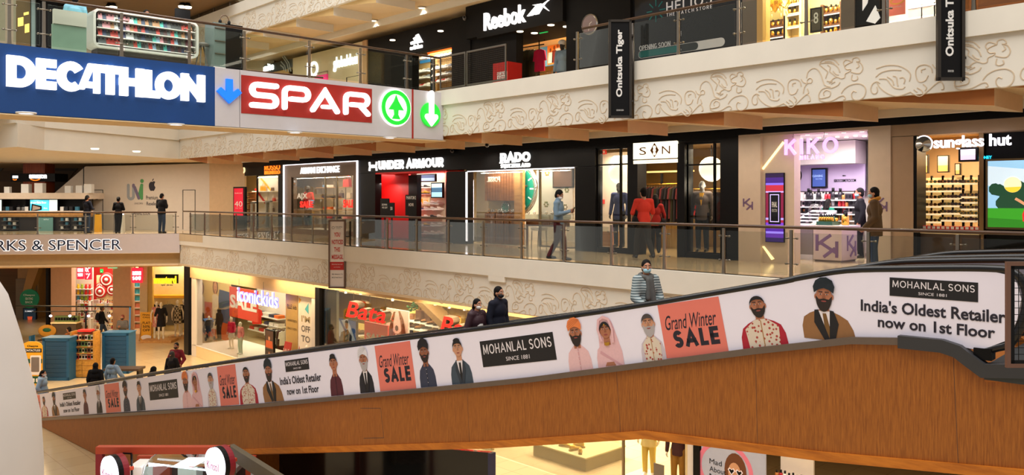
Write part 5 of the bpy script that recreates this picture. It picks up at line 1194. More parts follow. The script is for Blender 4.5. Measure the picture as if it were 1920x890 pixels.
# black three-bar sports shop
wallpx('wall_upper_shop',FS,690,773,ZU,ZC,BLACKM);wallpx('wall_upper_shop',FS,849,884,ZU,ZC,BLACKM,-.3,.05);za=FS.V(810,92);wallpx('wall_upper_shop',FS,773,849,za,ZC,BLACKM)
for i,(x,y) in enumerate(((736,76),(826,59))):
    u,v=FS.px(x,y,.4);t=thing('ceiling_light','small spot in front of the black sports shop, %s the white emblem' %('left of','right of')[i],'ceiling light',FS.pt(u,v,.4));MB(FS,LAMPW).lathe([(1e-4,0),(.1,0),(.1,.03)],(u,v,.4),'v',12).build('diffuser',t)
t=thing('shop_sign','white lit three-bar emblem over a lower-case name on the black sports shop','sign',FS.pt(FS.U(782),6.3,0));q=MB(FS,GLOWW)
B=lambda *p:[FS.px(x,y) for x,y in p]
q.prism(B((771.5,84),(779,82.5),(776,77),(770.5,79.5)),0,.04).prism(B((781,82),(787,80.6),(780.5,68.5),(775.5,72)),0,.04).prism(B((789,80.2),(794,79),(785.5,63.5),(780,66.5)),0,.04);q.build('lit_emblem',t)
word(t,FS,'adidas',770,83.5,793,92,GLOWW,0,.04,.04)
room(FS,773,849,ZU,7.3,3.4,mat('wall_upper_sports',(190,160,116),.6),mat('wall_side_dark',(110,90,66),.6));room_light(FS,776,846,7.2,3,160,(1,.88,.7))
F6=FX(XS+2);ORC=mat('orange_lit_ceiling',(236,110,30),emit=.5,var=.1)
t=thing('ceiling_feature','orange lit ceiling panel inside the black sports shop','ceiling panel',F6.pt(F6.U(830),7,0));MB(F6,ORC).prism([F6.px(800,97),F6.px(848,84),F6.px(848,96),F6.px(805,108)],-.05,.0).build('panel',t)
t=thing('shoe_wall','lit shoe wall with white sneakers in rows inside the black sports shop','shelf',F6.pt(F6.U(800),4.5,0));MB(F6,mat('upper_shoe_board',(196,164,110),.6)).box((F6.U(770),ZU,-.1),(F6.U(850),7.0,-.03)).build('back_panel',t)
a,b,c,d=F6.bx(788,112,810,117);MB(F6,mat('blue_strip',(60,150,210),emit=.5)).box((a,c,-.02),(b,d,.02)).build('blue_sign',t)
MB(F6,BLACK).box((F6.U(811),ZU,-.03),(F6.U(815),7.0,.1)).build('upright',t)
ri=0
for x0,ysr in ((777,(112,136,148,163)),(818,(107,128,141,153))):
    for r,y in enumerate(ysr):
        a,b=F6.U(x0),F6.U(x0+32);v=F6.V(x0+16,y);MB(F6,WHITE).box((a,v-.03,0),(b,v,.25)).build('shelf',t)
        for i in range(4):
            k=(0,0,0,2)[i] if r <3 else (7,0,7,0)[i];u=a+(b-a)*(i+.5)/4
            put(SNW[k],USED,TRS(F6.pt(u,v,.12),2.2,1.05),'%s sneaker, %s on the %s shelf of the %s bay in the black sports shop' %(SNC[k],ordi(i),ordi(r),('far','near')[x0 >800]),'sneakers in the black sports shop')
# vector-mark sports shop
wallpx('wall_upper_shop',FS,884,968,ZU,ZC,BLACKM);z9=FS.V(1015,72);z9=6.55
wallpx('wall_upper_shop',FS,884,1066,6.75,ZC+.2,BLACKM,-.3,.25);wallpx('ceiling_upper_soffit',FS,905,1066,6.68,6.75,BLACKM,-1.6,.25);wallpx('wall_upper_shop',FS,1066,1186,ZU,ZC+.2,BLACKM,-.3,.1)
t=thing('shop_sign','white lit rounded name with a winged mark on the black upper sports shop','sign',FS.pt(FS.U(960,.25),7,.25));word(t,FS,'Reebok',909,16,987,50,GLOWW,.25,.06,.022)
q=MB(FS,GLOWW);Bx=lambda *p:[FS.px(x,y,.25) for x,y in p]
q.prism(Bx((990,31),(1000,29),(1010,17),(1022,9),(1006,12)),.25,.31).prism(Bx((1004,28),(1011,26.5),(1018,15),(1012,17)),.25,.31).prism(Bx((1000,10),(1017,7),(1031,21),(1020,14)),.25,.308).prism(Bx((1012,13),(1033,-2),(1025,5),(1018,14)),.25,.306);q.build('lit_mark',t)
for i,(x,y) in enumerate(((975,58),(1002,51.5),(1033,45),(1062,38))):
    w_=.1-.5*(i%2);u=FS.U(x,w_);t=thing('ceiling_light','downlight in the dark soffit of the winged-mark shop, %s from its far end' %ordi(i),'ceiling light',FS.pt(u,6.66,w_));MB(FS,LAMPW).lathe([(1e-4,-.02),(.1,-.02),(.12,.02)],(u,6.68,w_),'v',12).build('diffuser',t)
room(FS,968,1066,ZU,6.9,4.2,mat('wall_upper_store',(206,168,110),.6));room_light(FS,972,1060,6.85,3.4,190,(1,.86,.62))
F7=FX(XS+1.4);F8=FX(XS+3.2)
t=thing('exit_sign','green lit exit sign hanging in the opening of the winged-mark shop','sign',FX(XS+.5).pt(0,6,0));Fq=FX(XS+.5);a,b,c,d=Fq.bx(1011,52.5,1025.5,61.5);MB(Fq,mat('exit_green',(20,170,80),emit=.9,var=0)).box((a,c,-.05),(b,d,0)).build('box',t);MB(Fq,WHITE).txt('EXIT',a+.05,b-.05,c+.04,d-.04,.002,None,.02).build('letters',t);MB(Fq,BLACK).box((a,d,-.06),(b,d+.04,.01)).build('bracket',t)
t=thing('wall_graphic','orange poster with people on a blue board inside the winged-mark shop','poster',F8.pt(F8.U(1040),5,0));a,b,c,d=F8.bx(1013,66,1056,122);MB(F8,mat('poster_blue',(110,176,210),emit=.25)).box((a,c,-.1),(b,d,0)).build('board',t)
a,b,c,d=F8.bx(1027,77,1051,120);q=MB(F8,mat('poster_orange',(236,130,50),emit=.3));q.box((a,c,0),(b,d,.02));h=d-c;L=b-a
for i,(x,s) in enumerate(((.25,.8),(.55,.9),(.82,1))):
    q.m(mat('poster_skin',(170,100,60))).disc(a+L*x,c+h*.78*s,.06*s,.09*s,.024,10).m((WHITE,mat('poster_maroon',(120,40,30)),WHITE)[i]).prism([(a+L*x-.12,c+.05),(a+L*x+.12,c+.05),(a+L*x+.1,c+h*.66*s),(a+L*x-.1,c+h*.66*s)],.02,.023)
q.build('printed_picture',t)
for i,x in enumerate((972,977,982,988,993,999,1010)):
    k=(0,0,5,2,2,2,6)[i];u=F7.U(x+2);v=F7.V(x,92-(x-972)*.08);gar_at(k,F7.pt(u,v,0),math.radians((75,75,30,70,60,70,8)[i]),1.0 if k != 6 else 1.05,'%s top, %s on the black rail in the winged-mark shop' %(GN[k],ordi(i)),'tops on the black rail')
t=thing('clothes_rail','black angular clothes rail with hanging tops in the winged-mark shop','clothes rail',F7.pt(F7.U(990),4.5,0));q=MB(F7,BLACK);P=lambda x,y,w=0:(*F7.px(x,y,w),w)
q.tube([P(970,91),P(1020,83)],.02,6).tube([P(974,84),P(982,71),P(978,66)],.018,6).tube([P(978,68),P(1010,63),P(1022,76)],.018,6).tube([P(1011,55),P(1011,150)],.02,6).build('frame',t)
figure('mannequin','dark mannequin in a white hat and pale denim jacket in the winged-mark shop','mannequin',FX(XS+.8).pt(FX(XS+.8).U(1055),4.5,0),190,1.86,skin=MANK,plain=True,hair=('hat',WHITE),top=dict(m=mat('pale_denim',(140,166,186),.8),hem=.85,fat=.03),bot=dict(m=mat('blue_pattern',(50,80,130),.8),len=.3),vox=.018)
t=thing('folding_table','oak table with bright folded clothes at the winged-mark shop front','table',F7.pt(F7.U(985),4.5,.6));a,b=F7.U(955),F7.U(1000);MB(F7,OAK).box((a,5.1,.4),(b,5.16,.9)).build('tabletop',t)
for x in (a+.05,b-.05):
    for w_ in (.45,.85):MB(F7,OAK).box((x-.03,4.5,w_-.03),(x+.03,5.1,w_+.03)).build('leg',t)
for i,(x,k) in enumerate(((978,2),(984,8),(990,2),(995,8))):u=F7.U(x,.6);put(FOLD[k],USED,TRS(F7.pt(u,5.16,.6),.4*i,.9),'%s folded clothes, %s on the oak table of the winged-mark shop' %(CLN[k],ordi(i)),'clothes on the oak table')
for i,(x,k) in enumerate(((1021,5),(1032,7),(1038,3),(1043,3))):gar_at(k,F7.pt(F7.U(x),5.5,.3),math.radians(40+15*i),.8,'%s top on the low front rail of the winged-mark shop, %s' %(GN[k],ordi(i)),'tops on the low front rail')
t=thing('clothes_rail','low steel front rail in the winged-mark shop','clothes rail',F7.pt(F7.U(1032),4.5,.3));a,b=F7.U(1017),F7.U(1047);MB(F7,STEEL).tube([(a,4.5,.3),(a,5.55,.3),(b,5.55,.3),(b,4.5,.3)],.015,6).build('frame',t)
t=thing('alarm_box','small red alarm box on the jamb of the winged-mark shop','alarm box',FS.pt(FS.U(966),5.1,0));u,v=FS.px(966,133);MB(FS,RED).rbox((u-.08,v-.08,0),(u+.08,v+.08,.06),.015).build('case',t);MB(FS,WHITE).box((u-.03,v-.03,.06),(u+.03,v+.03,.065)).build('button_plate',t)
Fcr=FX(17.2);a,b,c,d=Fcr.bx(924,117,952,160)
t=thing('dump_bin','red promotion bin with white discount board behind the mesh railing','display bin',Fcr.pt((a+b)/2,4.5,0));MB(Fcr,RED).box((a,4.5,-.6),(b,d,0)).build('bin',t);q=MB(Fcr,WHITE);h=d-c;q.box((a+(b-a)*.3,c+h*.22,0),(b-.03,c+h*.58,.015));q.build('board',t)
q=MB(Fcr,RED);q.txt('FLAT',a+(b-a)*.35,b-.08,c+h*.42,c+h*.55,.017).txt('50%',a+(b-a)*.38,b-.08,c+h*.25,c+h*.38,.017).build('printed_words',t)
t=thing('wall_sign','round grey wall sign on the black wall beside the winged-mark shop','sign',FS.pt(FS.U(1106,.1),6,.1));u,v=FS.px(1106,46,.12);MB(FS,SILV).lathe([(.3,0),(.3,.05),(.27,.06)],(u,v,.1),'w',28,True,False).build('rim',t);q=MB(FS,mat('mauve_grey',(150,132,136),.4));q.lathe([(.265,.0),(.265,.05),(1e-4,.05)],(u,v,.1),'w',28,False).build('face',t);q=MB(FS,WHITE);q.ribbon([(u-.02,v-.18),(u+.02,v+.02),(u+.1,v+.06)],.02,.155).build('emblem',t)
# dark glazed watch store
DG=mat('smoked_glass_wall',(34,36,40),.08);TEALP=mat('teal_print',(30,128,136),.4)
wallpx('wall_upper_glazed',FS,1186,1392,ZU,ZC+.4,DG,-.3,.0)
t=thing('shop_sign','pale thin capitals with a small line below on the dark glazed watch store','sign',FS.pt(FS.U(1292),6,0));SILP=mat('silver_print',(206,206,210),emit=.25)
a,b=FS.U(1250),FS.U(1335);yy=lambda x,y0,y1:(FS.V(x,y1),FS.V(x,y0));c,d=yy(1292,-4,15);MB(FS,SILP).caps('HELIOS',a,b,c,d,0,.02,.13,.3).build('printed_letters',t)
c,d=yy(1292,17,23.5);MB(FS,SILP).caps('THE WATCH STORE',a,b,c,d,0,.01,.12,.5).build('printed_letters',t)
u,v=FS.px(1230,20);q=MB(FS,TEALP)
for i in range(8):an=i*math.pi/4;q.ribbon([(u+.12*math.cos(an),v+.12*math.sin(an)),(u+.3*math.cos(an),v+.3*math.sin(an))],.03,0,.01)
q.build('teal_burst',t)
q=MB(FS,SILP);a,b=FS.U(1199),FS.U(1257);c,d=yy(1228,81.5,91);q.caps('OPENING SOON',a,b,c,d,0,.01,.12,.18);one(q,'window_lettering','opening soon lettering on the dark glazed watch store','lettering')
t=thing('window_graphic','long rounded progress bar printed in teal and silver under the opening soon words','window graphic',FS.pt(FS.U(1277),4.9,0));p0,p1=FS.px(1203,103.5),FS.px(1352,77)
vm=(p0[1]+p1[1])/2;MB(FS,SILP).ribbon([(p0[0],vm),(p1[0],vm)],.22,0,.004,'rd').build('silver_bar',t);um=FS.U(1303);MB(FS,mat('dark_bar',(52,62,68),.3)).ribbon([(p0[0],vm),(um,vm)],.20,0,.008,'rd').build('dark_bar',t);MB(FS,TEALP).ribbon([(p0[0],vm),(FS.U(1270),vm)],.17,0,.011,'rd').build('teal_bar',t)
struct(MB(FS,TEALP).box((FS.U(1181),ZU,0),(FS.U(1183),ZC,.03)),'trim_teal')
# gold gift shop
CRG=mat('cream_gold_frame',(222,184,116),.4,var=.03)
wallpx('wall_upper_shop',FS,1392,1421,ZU,ZC,GREYP);wallpx('wall_upper_shop',FS,1421,1432,ZU,ZC,CRG,-.3,.05);wallpx('wall_upper_shop',FS,1578,1603,ZU,ZC,GREYP,-.3,.03)
room(FS,1432,1578,ZU,7.4,3.0,mat('wall_gold_shop',(244,226,168),.6));room_light(FS,1436,1574,7.3,2.4,420,(1,.9,.68));pane('window_6',FS,1432,1578,ZU,7.3,GLASSW)
FGd=FX(XS+2.2)
def niche(nm,label,x0,x1,ys,m,n,goods=True):
    t=thing('shelf_unit',label,'shelf',FGd.pt(FGd.U((x0+x1)/2),4.5,0));a,b=FGd.U(x0),FGd.U(x1);MB(FGd,m).box((a,ZU,-.35),(b,FGd.V((x0+x1)/2,ys[0]-16),-.3)).build('back_panel',t)
    for x in (a,b):MB(FGd,m).box((x-.03,ZU,-.3),(x+.03,FGd.V((x0+x1)/2,ys[0]-16),.02)).build('side_panel',t)
    for r,y in enumerate(ys):
        v=FGd.V((x0+x1)/2,y);MB(FGd,m).box((a,v-.04,-.3),(b,v,0)).build('shelf',t);MB(FGd,LS).box((a+.04,v-.065,-.06),(b-.04,v-.04,-.02)).build('shelf_light',t)
        for i in range(n):put(GC[0],USED,TRS(FGd.pt(a+(b-a)*(i+.5)/n,v,-.12),0,1.2+.6*RN.random()),'gold ornament, %s on the %s shelf of the %s' %(ordi(i),ordi(r),nm),'gold ornaments in the gift shop')
niche('far dark niche','dark niche of gold ornaments at the far side of the gift shop',1430,1471,(49,67,86),mat('dark_red_brown',(70,30,16),.4),4);niche('pale niche','pale lit niche with gold objects in the middle of the gift shop',1472,1501,(6,24,48),WALLY,3);niche('near dark niche','dark niche of gold ornaments at the near side of the gift shop',1541,1577,(22,45,62),mat('dark_red_brown',(70,30,16),.4),4)
t=thing('chandelier','gold chandelier with hanging crystals in the gift shop window','chandelier',FX(XS+1).pt(FX(XS+1).U(1452),6,0));F_=FX(XS+1);u,v=F_.px(1453,12)
MB(F_,GOLD).lathe([(.05,.6),(.06,.2),(.2,.1),(.1,0),(.02,-.15)],(u,v,0),'v',12).build('stem',t)
for i in range(8):
    an=i*math.pi/4;q=MB(F_,GOLD);q.tube([(u+.1*math.cos(an),v+.05,.1*math.sin(an)),(u+.28*math.cos(an),v-.06,.28*math.sin(an)),(u+.38*math.cos(an),v+.1,.38*math.sin(an))],.015,5).build('arm',t)
    q=MB(F_,mat('crystal_amber',(250,220,140),.1,emit=.5));q.ell((u+.38*math.cos(an),v+.15,.38*math.sin(an)),(.03,.06,.03),8,6).ell((u+.3*math.cos(an),v-.18,.3*math.sin(an)),(.02,.06,.02),6,5).build('crystal',t)
screen('poster','dark poster with a silver ornament in the gift shop window',FX(XS+.6),1519,14,1541,60,0,[(0,1,(70,64,50))],[('8',.3,.35,.7,.8,(220,220,214))],cat='poster',emit=.5)
# black and white corner, pink poster, bright showroom
wallpx('wall_upper_shop',FS,1603,1656,ZU,ZC,BLACKM,-.3,-.02);q=MB(FS,mat('white_lit_panel',(238,236,240),emit=.7,var=0));q.prism(B((1617,0),(1628,-4),(1626,6),(1617,20)),-.02,.0).prism(B((1624,40),(1641,10),(1650,33),(1640,44)),-.02,.0);one(q,'wall_panel','white lit angular panels on the black upper shop corner','wall panel')
room(FS,1656,1800,ZU,7.4,3.2,WALLW);room_light(FS,1660,1790,7.3,2.6,420,(1,.97,.95));pane('window_7',FS,1656,1756,ZU,7.3,GLASSW)
t=thing('poster','salmon pink poster with an orange ring in the bright upper showroom','poster',FX(XS+.7).pt(FX(XS+.7).U(1682),5,0));F_=FX(XS+.7);a,b,c,d=F_.bx(1667,-30,1697,28);MB(F_,mat('salmon_poster',(232,120,100),emit=.4)).box((a,c,-.03),(b,d,0)).build('board',t);u,v=F_.px(1682,2);q=MB(F_,YEL);q.ribbon(arc(u,v,.14,.06,0,360,20),.03,.004).build('printed_ring',t);q=MB(F_,WHITE);q.txt('new season',a+.08,b-.08,F_.V(1682,14),F_.V(1682,11.5),.004).build('printed_words',t)
for i in range(3):
    F_=FX(XS+1.4);x=1703+i*24;u=F_.U(x);t=thing('display_block','white display block in the bright upper showroom, %s from the pink poster' %ordi(i),'display block',F_.pt(u,4.5,0));MB(F_,WHITE).box((u,4.5,-.5),(u+.3,F_.V(x,12-i*4),0)).build('block',t);MB(F_,LS).box((u,F_.V(x,12-i*4)-.06,0),(u+.3,F_.V(x,12-i*4)-.03,.01)).build('light_line',t)
wallpx('wall_upper_shop',FS,1800,2000,ZU,ZC,mat('wall_upper_wood',(176,112,56),.5,kind='wood',rgb2=(140,84,40),scale=3))
# hanging banners
def banner(label,x0,x1,y0,y1,words,D,m=BLACK,fm=None,small='GROUND FLOOR',wm=WHITE):
    F=FD(D);u0,u1=F.U(x0),F.U(x1);v0,v1=F.V(x0,y1),F.V(x0,y0);t=thing('hanging_banner',label,'banner',F.pt((u0+u1)/2,v0,0));q=MB(F,fm or DSTEEL);r=.05
    q.box((u0,v0,-.04),(u0+r,v1,.03)).box((u1-r,v0,-.04),(u1,v1,.03)).box((u0,v0,-.04),(u1,v0+r,.03)).box((u0,v1-r,-.04),(u1,v1,.03)).build('frame',t);MB(F,m).box((u0+r*.5,v0+r*.5,-.02),(u1-r*.5,v1-r*.5,.0)).build('face',t);return t,F,u0+r,u1-r,v0+r,v1-r
def vtext(mb,s,uc,half,v0,v1,w,bold=0):
    """lettering running upwards, centred on uc"""
    vs,fs,be,asp=text_mesh(s,bold);mb.add([(uc+half-y*2*half,v0+x*(v1-v0),w) for x,y in vs],fs)
for i,(x0,x1,y0,y1,D) in enumerate(((1141,1184,37,221,18.0),(1757,1808,-60,151,13.3))):
    t,F,a,b,c,d=banner('black framed banner with white upright lettering hanging %s' %('on the upper gallery beside the watch store','at the near end of the upper gallery')[i],x0,x1,y0,y1,None,D)
    q=MB(F,WHITE);vtext(q,'Onitsuka Tiger',(a+b)/2,.085,c+(d-c)*(.2 if i== 0 else .2),c+(d-c)*.92,.003,.035);vt_=c+(d-c)*.05;q.txt('GROUND FLOOR',a+.12,b-.12,vt_,vt_+.035,.003);q.build('printed_words',t)
    q=MB(F,DSTEEL);q.tube([(b+.1,c-.05,-.12),(b+.1,d,-.12)],.03,6).box((b,c+.3,-.13),(b+.1,c+.34,-.03)).box((b,d-.3,-.13),(b+.1,d-.26,-.03)).build('mounting_pole',t)
t,F,a,b,c,d=banner('white framed banner asking for attention in red words on the middle gallery railing',616,648,412,540,None,26.6,mat('banner_white',(226,218,214),.5,var=.02),mat('brown_frame',(110,84,66),.4))
h=d-c;L=b-a;RT=mat('red_print',(190,40,30),.5);q=MB(F,RT)
for s,y0,y1 in (('YOU',.765,.835),('NOTICED',.65,.72),('THIS',.535,.605),('MESSAGE.',.42,.49)):q.txt(s,a+L*(.12 if len(s) >5 else .28),b-L*(.06 if len(s) >5 else .28),c+h*y0,c+h*y1,.003,None,.03)
q.box((a,c+h*.255,0),(b,c+h*.38,.003));q.m(WHITE).txt('Advertise here and',a+.05,b-.05,c+h*.335,c+h*.352,.005).txt('up sell millions',a+.12,b-.12,c+h*.29,c+h*.307,.005);q.m(BLACK).txt('9818460173',a+L*.12,b-L*.1,c+h*.18,c+h*.2,.003).txt('8527407667',a+L*.12,b-L*.1,c+h*.13,c+h*.15,.003).txt('PACIFIC',a+L*.4,b-.05,c+h*.905,c+h*.925,.003).txt('Mall',a+L*.45,b-L*.25,c+h*.885,c+h*.895,.003);q.m(GREYP).ribbon(arc(a+L*.22,c+h*.905,.04,.04,0,360,14),.012,.003);q.build('printed_words',t)
q=MB(F,DSTEEL);q.tube([(b+.16,c,-.2),(b+.16,d,-.2)],.03,6).box((b,c+.5,-.2),(b+.16,c+.54,-.03)).box((b,d-.5,-.2),(b+.16,d-.46,-.03)).build('mounting_pole',t)
# teal-framed column posts on the upper gallery near the watch store
# ================================================================ ground floor shops (front plane X = 15.3, floor -5.5)
FG0=FX(X0);Z0=-5.5;ZH=-2.02
t0=FG0
YELW=mat('wall_yellow_cream',(232,206,140),.6,var=.03)
# header above the glazing and black column at the corner
struct(MB(FG0,mat('beige_header',(204,176,132),.5)).box((FG0.U(357),ZH,-.3),(FG0.U(592),-1.38,.02)).box((FG0.U(592),-1.62,-.3),(9,-1.38,.02)),'wall_ground_header')
struct(MB(FG0,BLACK).box((FG0.U(349),Z0,-.4),(FG0.U(357),-1.38,.1)),'wall_ground_column')
struct(MB(FG0,WALLW).box((FG0.U(359),Z0,-.3),(FG0.U(367),ZH,.0)).box((FG0.U(584),Z0,-.3),(FG0.U(592),ZH,.0)),'wall_ground_pier')
room(FG0,359,592,Z0,-1.5,7.0,YELW);room_light(FG0,370,585,-1.6,5,320,SOFT);room_light(FG0,365,440,-1.6,1.6,110,SOFT)
# children's clothes shop: window plinth
ua,ub=FG0.U(361),FG0.U(444);PZ=-5.02
t=thing('window_plinth','cream plinth in the corner window of the children clothes shop','plinth',FG0.pt((ua+ub)/2,Z0,-1));MB(FG0,WALLY).box((ua,Z0,-2.2),(ub,PZ,-.02)).build('block',t);MB(FG0,WALLW).box((ua,PZ,-2.2),(ub,PZ+.02,0)).build('top',t)
pane('window_8',FG0,367,444,PZ+.03,ZH,GLASSW,None,-.04);struct(MB(FG0,GLASSG).box((ub-.02,PZ+.03,-2.2),(ub,ZH,-.05)),'window_9')
F_=FX(X0+2.2);POR=mat('poster_brick_orange',(206,92,40),.6);PBL=mat('poster_slate_blue',(60,84,130),.6)
t=thing('window_poster','large orange and blue poster of two girls in dresses behind the stroller','poster',F_.pt(F_.U(395),PZ,0));a,b,c,d=F_.bx(356,524,431,630);MB(F_,YELW).box((a,PZ+.02,-.06),(b,d,0)).build('board',t)
q=MB(F_,POR);q.flat([(a,c),(b,c),(b,c+(d-c)*.62),(a,c+(d-c)*.58)],.004).m(PBL).flat([(a+(b-a)*.68,c+(d-c)*.3),(b,c+(d-c)*.3),(b,d-(d-c)*.16),(a+(b-a)*.75,d-(d-c)*.14)],.006)
PSK=mat('poster_girl_skin',(214,158,116),.6);PHR=mat('poster_girl_hair',(110,62,30),.6);PW=mat('poster_white',(236,226,210),.6);PGY=mat('poster_grey_cloth',(112,96,92),.7)
def poster_girl(q,F,cx,y0,y1,dress,blouse=None,w=.01):
    u,vb=F.px(cx,y1);vt=F.V(cx,y0);h=vt-vb;e=lambda *p:[(u+h*x,vb+h*y) for x,y in p]
    q.m(PHR).disc(u,vb+h*.87,h*.1,h*.12,w,14).m(PSK).disc(u,vb+h*.87,h*.07,h*.085,w+.002,14).flat(e((-.03,.7),(.03,.7),(.03,.82),(-.03,.82)),w+.001)
    q.flat(e((-.16,.4),(-.11,.68),(-.07,.68),(-.11,.4)),w+.001).flat(e((.16,.4),(.11,.68),(.07,.68),(.11,.4)),w+.001).flat(e((-.06,0),(-.02,0),(-.02,.25),(-.06,.25)),w).flat(e((.06,0),(.02,0),(.02,.25),(.06,.25)),w)
    q.m(blouse or dress).flat(e((-.1,.44),(.1,.44),(.12,.73),(.04,.76),(-.04,.76),(-.12,.73)),w+.003).m(dress).flat(e((-.17,.2),(.17,.2),(.09,.48),(-.09,.48)),w+.004)
    q.m(BLACK)
    for s in (-1,1):q.disc(u+s*h*.025,vb+h*.875,h*.008,h*.008,w+.005,6)
    q.disc(u,vb+h*.825,h*.018,h*.005,w+.005,8)
poster_girl(q,F_,378,525,640,PGY,PW);poster_girl(q,F_,404,523,640,PW);q.build('printed_girls',t)
F_=FX(X0+1.9);t=thing('sale_board','red board with big white sale letters behind the blue lit sign','sign board',F_.pt(F_.U(455),-3,0));a,b,c,d=F_.bx(430,541,483,598);RB=mat('soft_red_board',(206,60,44),.5,emit=.25);MB(F_,RB).box((a,c,-.04),(b,d,0)).build('board',t);MB(F_,WHITE).txt('SALE',a+.08,b-.08,c+(d-c)*.3,c+(d-c)*.75,.004,None,.04).build('letters',t)
BLUEL2=mat('violet_blue_lit',(120,120,255),emit=1.5,var=0)
t=thing('shop_sign','blue-white lit lower-case sign hanging in the children clothes shop front','sign',FG0.pt(FG0.U(483),-2.6,.1));a,b=FG0.U(445,.1),FG0.U(521,.1);c,d=FG0.V(483,571,.1),FG0.V(483,543,.1);MB(FG0,BLUEL2).txt('iconickids',a,b,c,d,.06,.1,.035).build('rim_letters',t);MB(FG0,GLOWW).txt('iconickids',a,b,c,d,.1,.12,-.005).build('lit_letters',t)
q=MB(FG0,STEEL)
for x in (452,498):q.tube([(FG0.U(x),FG0.V(x,545,.1),.09),(FG0.U(x),-1.7,.09)],.008,5)
q.build('hanging_wires',t)
PINKT=mat('deep_pink_top',(214,40,80),.8);PALEP=mat('pale_pink_top',(230,140,140),.8);SKIRTG=mat('pale_grey_skirt',(200,190,184),.8)
def kid(label,x,y,w,h,top,bot,face=200,skirt=None,skin=None,hair=('none',None),shoe=None):
    u,v=FG0.px(x,y,w);p=FG0.pt(u,PZ+.02,w);return figure('mannequin',label,'mannequin',p,face,h,skin=skin or MANW,plain=True,hair=hair,top=dict(m=top,sleeve=.9,hem=.88),bot=dict(m=bot,skirt=skirt) if skirt else dict(m=bot),shoe=shoe or WHITE,vox=.02)
kid('white child mannequin in a deep pink top and grey skirt in the corner window',434,655,-.8,1.38,PINKT,SKIRTG,200,.62);kid('white child mannequin in pale pink top and pale trousers beside the deep pink one',451,660,-.5,1.36,PALEP,mat('mint_trousers',(196,206,190),.8),185)
t=thing('stroller','dark blue folding stroller in the corner window of the children clothes shop','stroller',FG0.pt(FG0.U(388,-1),PZ+.02,-1));u=FG0.U(387,-1.0);NB=mat('navy_fabric',(30,44,84),.8)
q=MB(FG0,STEEL)
for w_ in (-1.22,-.8):q.tube([(u-.45,PZ+.09,w_),(u+.25,PZ+.85,w_),(u+.5,PZ+1.0,w_)],.015,6).tube([(u+.35,PZ+.09,w_),(u-.2,PZ+.6,w_)],.015,6)
q.tube([(u+.5,PZ+1.0,-1.22),(u+.5,PZ+1.0,-.8)],.018,6).build('frame',t)
q=MB(FG0,NB);q.prism([(u-.3,PZ+.42),(u+.05,PZ+.38),(u+.22,PZ+.85),(u+.15,PZ+.88),(u,PZ+.48),(u-.3,PZ+.5)],-1.2,-.82).build('seat',t)
q=MB(FG0,mat('blue_canopy',(40,90,150),.7));q.ribbon(arc(u+.05,PZ+.78,.26,.22,20,150,10),.03,-1.22,-.8).build('canopy',t)
for dx in (-.45,.35):
    for w_ in (-1.22,-.8):MB(FG0,BLACK).lathe([(.09,-.02),(.09,.02)],(u+dx,PZ+.11,w_),'w',14).build('wheel',t)
for i,(x,w_,lb) in enumerate(((392,-.95,'seated dark child mannequin in the stroller'),(411,-1.4,'standing child mannequin in black hooded jacket behind the stroller'))):
    u2=FG0.U(x,w_)
    if i== 0:figure('mannequin',lb,'mannequin',FG0.pt(u2,PZ+.3,w_),95,1.15,pose=SIT,drop=.43,skin=MANW,plain=True,hair=('none',None),top=dict(m=BLACKC,hem=.88),bot=dict(m=BLACKC),vox=.02)
    else:figure('mannequin',lb,'mannequin',FG0.pt(u2,PZ+.02,w_),190,1.45,skin=MANK,plain=True,hair=('scarf',BLACKC),top=dict(m=BLACKC,hem=.8,fat=.03),bot=dict(m=BLACKC),shoe=SHOEK,vox=.02)
# shop interior: shelves with folded clothes and rails
FI=FX(X0+4.5);t=thing('shelf_unit','wall shelves of folded clothes inside the children clothes shop','shelf',FI.pt(FI.U(505),Z0,0));a,b=FI.U(480),FI.U(536);MB(FI,WALLW).box((a,Z0,-.1),(b,-2.2,-.05)).build('back_panel',t)
for r,y in enumerate((591,606,621)):
    v=FI.V(510,y);MB(FI,WHITE).box((a,v-.05,-.05),(b,v,.45)).build('shelf',t)
    for i in range(6):
        k=RN.choice((0,1,2,3,8,2));put(FOLD[k],USED,TRS(FI.pt(a+(b-a)*(i+.5)/6,v,.2),0,1.3),'%s folded clothes, %s on the %s wall shelf of the children shop' %(CLN[k],ordi(i),ordi(r)),'folded clothes in the children shop')
for i in range(3):gar_at(7,FI.pt(FI.U(493+i*5),FI.V(495,573),.4+.1*i),math.radians(10+20*i),1.15,'orange-red hanging jacket, %s of three below the blue sign' %ordi(i),'red jackets')
t=thing('clothes_rail','short steel rail holding the red jackets','clothes rail',FI.pt(FI.U(497),-2.7,.5));v=FI.V(495,572);MB(FI,STEEL).tube([(FI.U(488),v,.5),(FI.U(508),v,.5)],.018,6).build('rail',t);MB(FI,STEEL).tube([(FI.U(498),v,.5),(FI.U(498),-1.55,.5)],.012,6).build('hanger_rod',t)
FI2=FX(X0+3.2)
for i in range(9):k=(5,3,5,2,0,5,4,1,5)[i];gar_at(k,FI2.pt(FI2.U(505+i*3.3),FI2.V(515,614),.0),math.radians(60+6*(i%3)),.95,'%s small garment, %s on the low rail of the children shop' %(GN[k],ordi(i)),'garments on the low rail')
t=thing('clothes_rail','low steel floor rail in the children clothes shop entrance','clothes rail',FI2.pt(FI2.U(518),Z0,0));v=FI2.V(515,613);MB(FI2,STEEL).tube([(FI2.U(502),Z0,0),(FI2.U(502),v,0),(FI2.U(535),v,0),(FI2.U(535),Z0,0)],.02,6).build('frame',t)
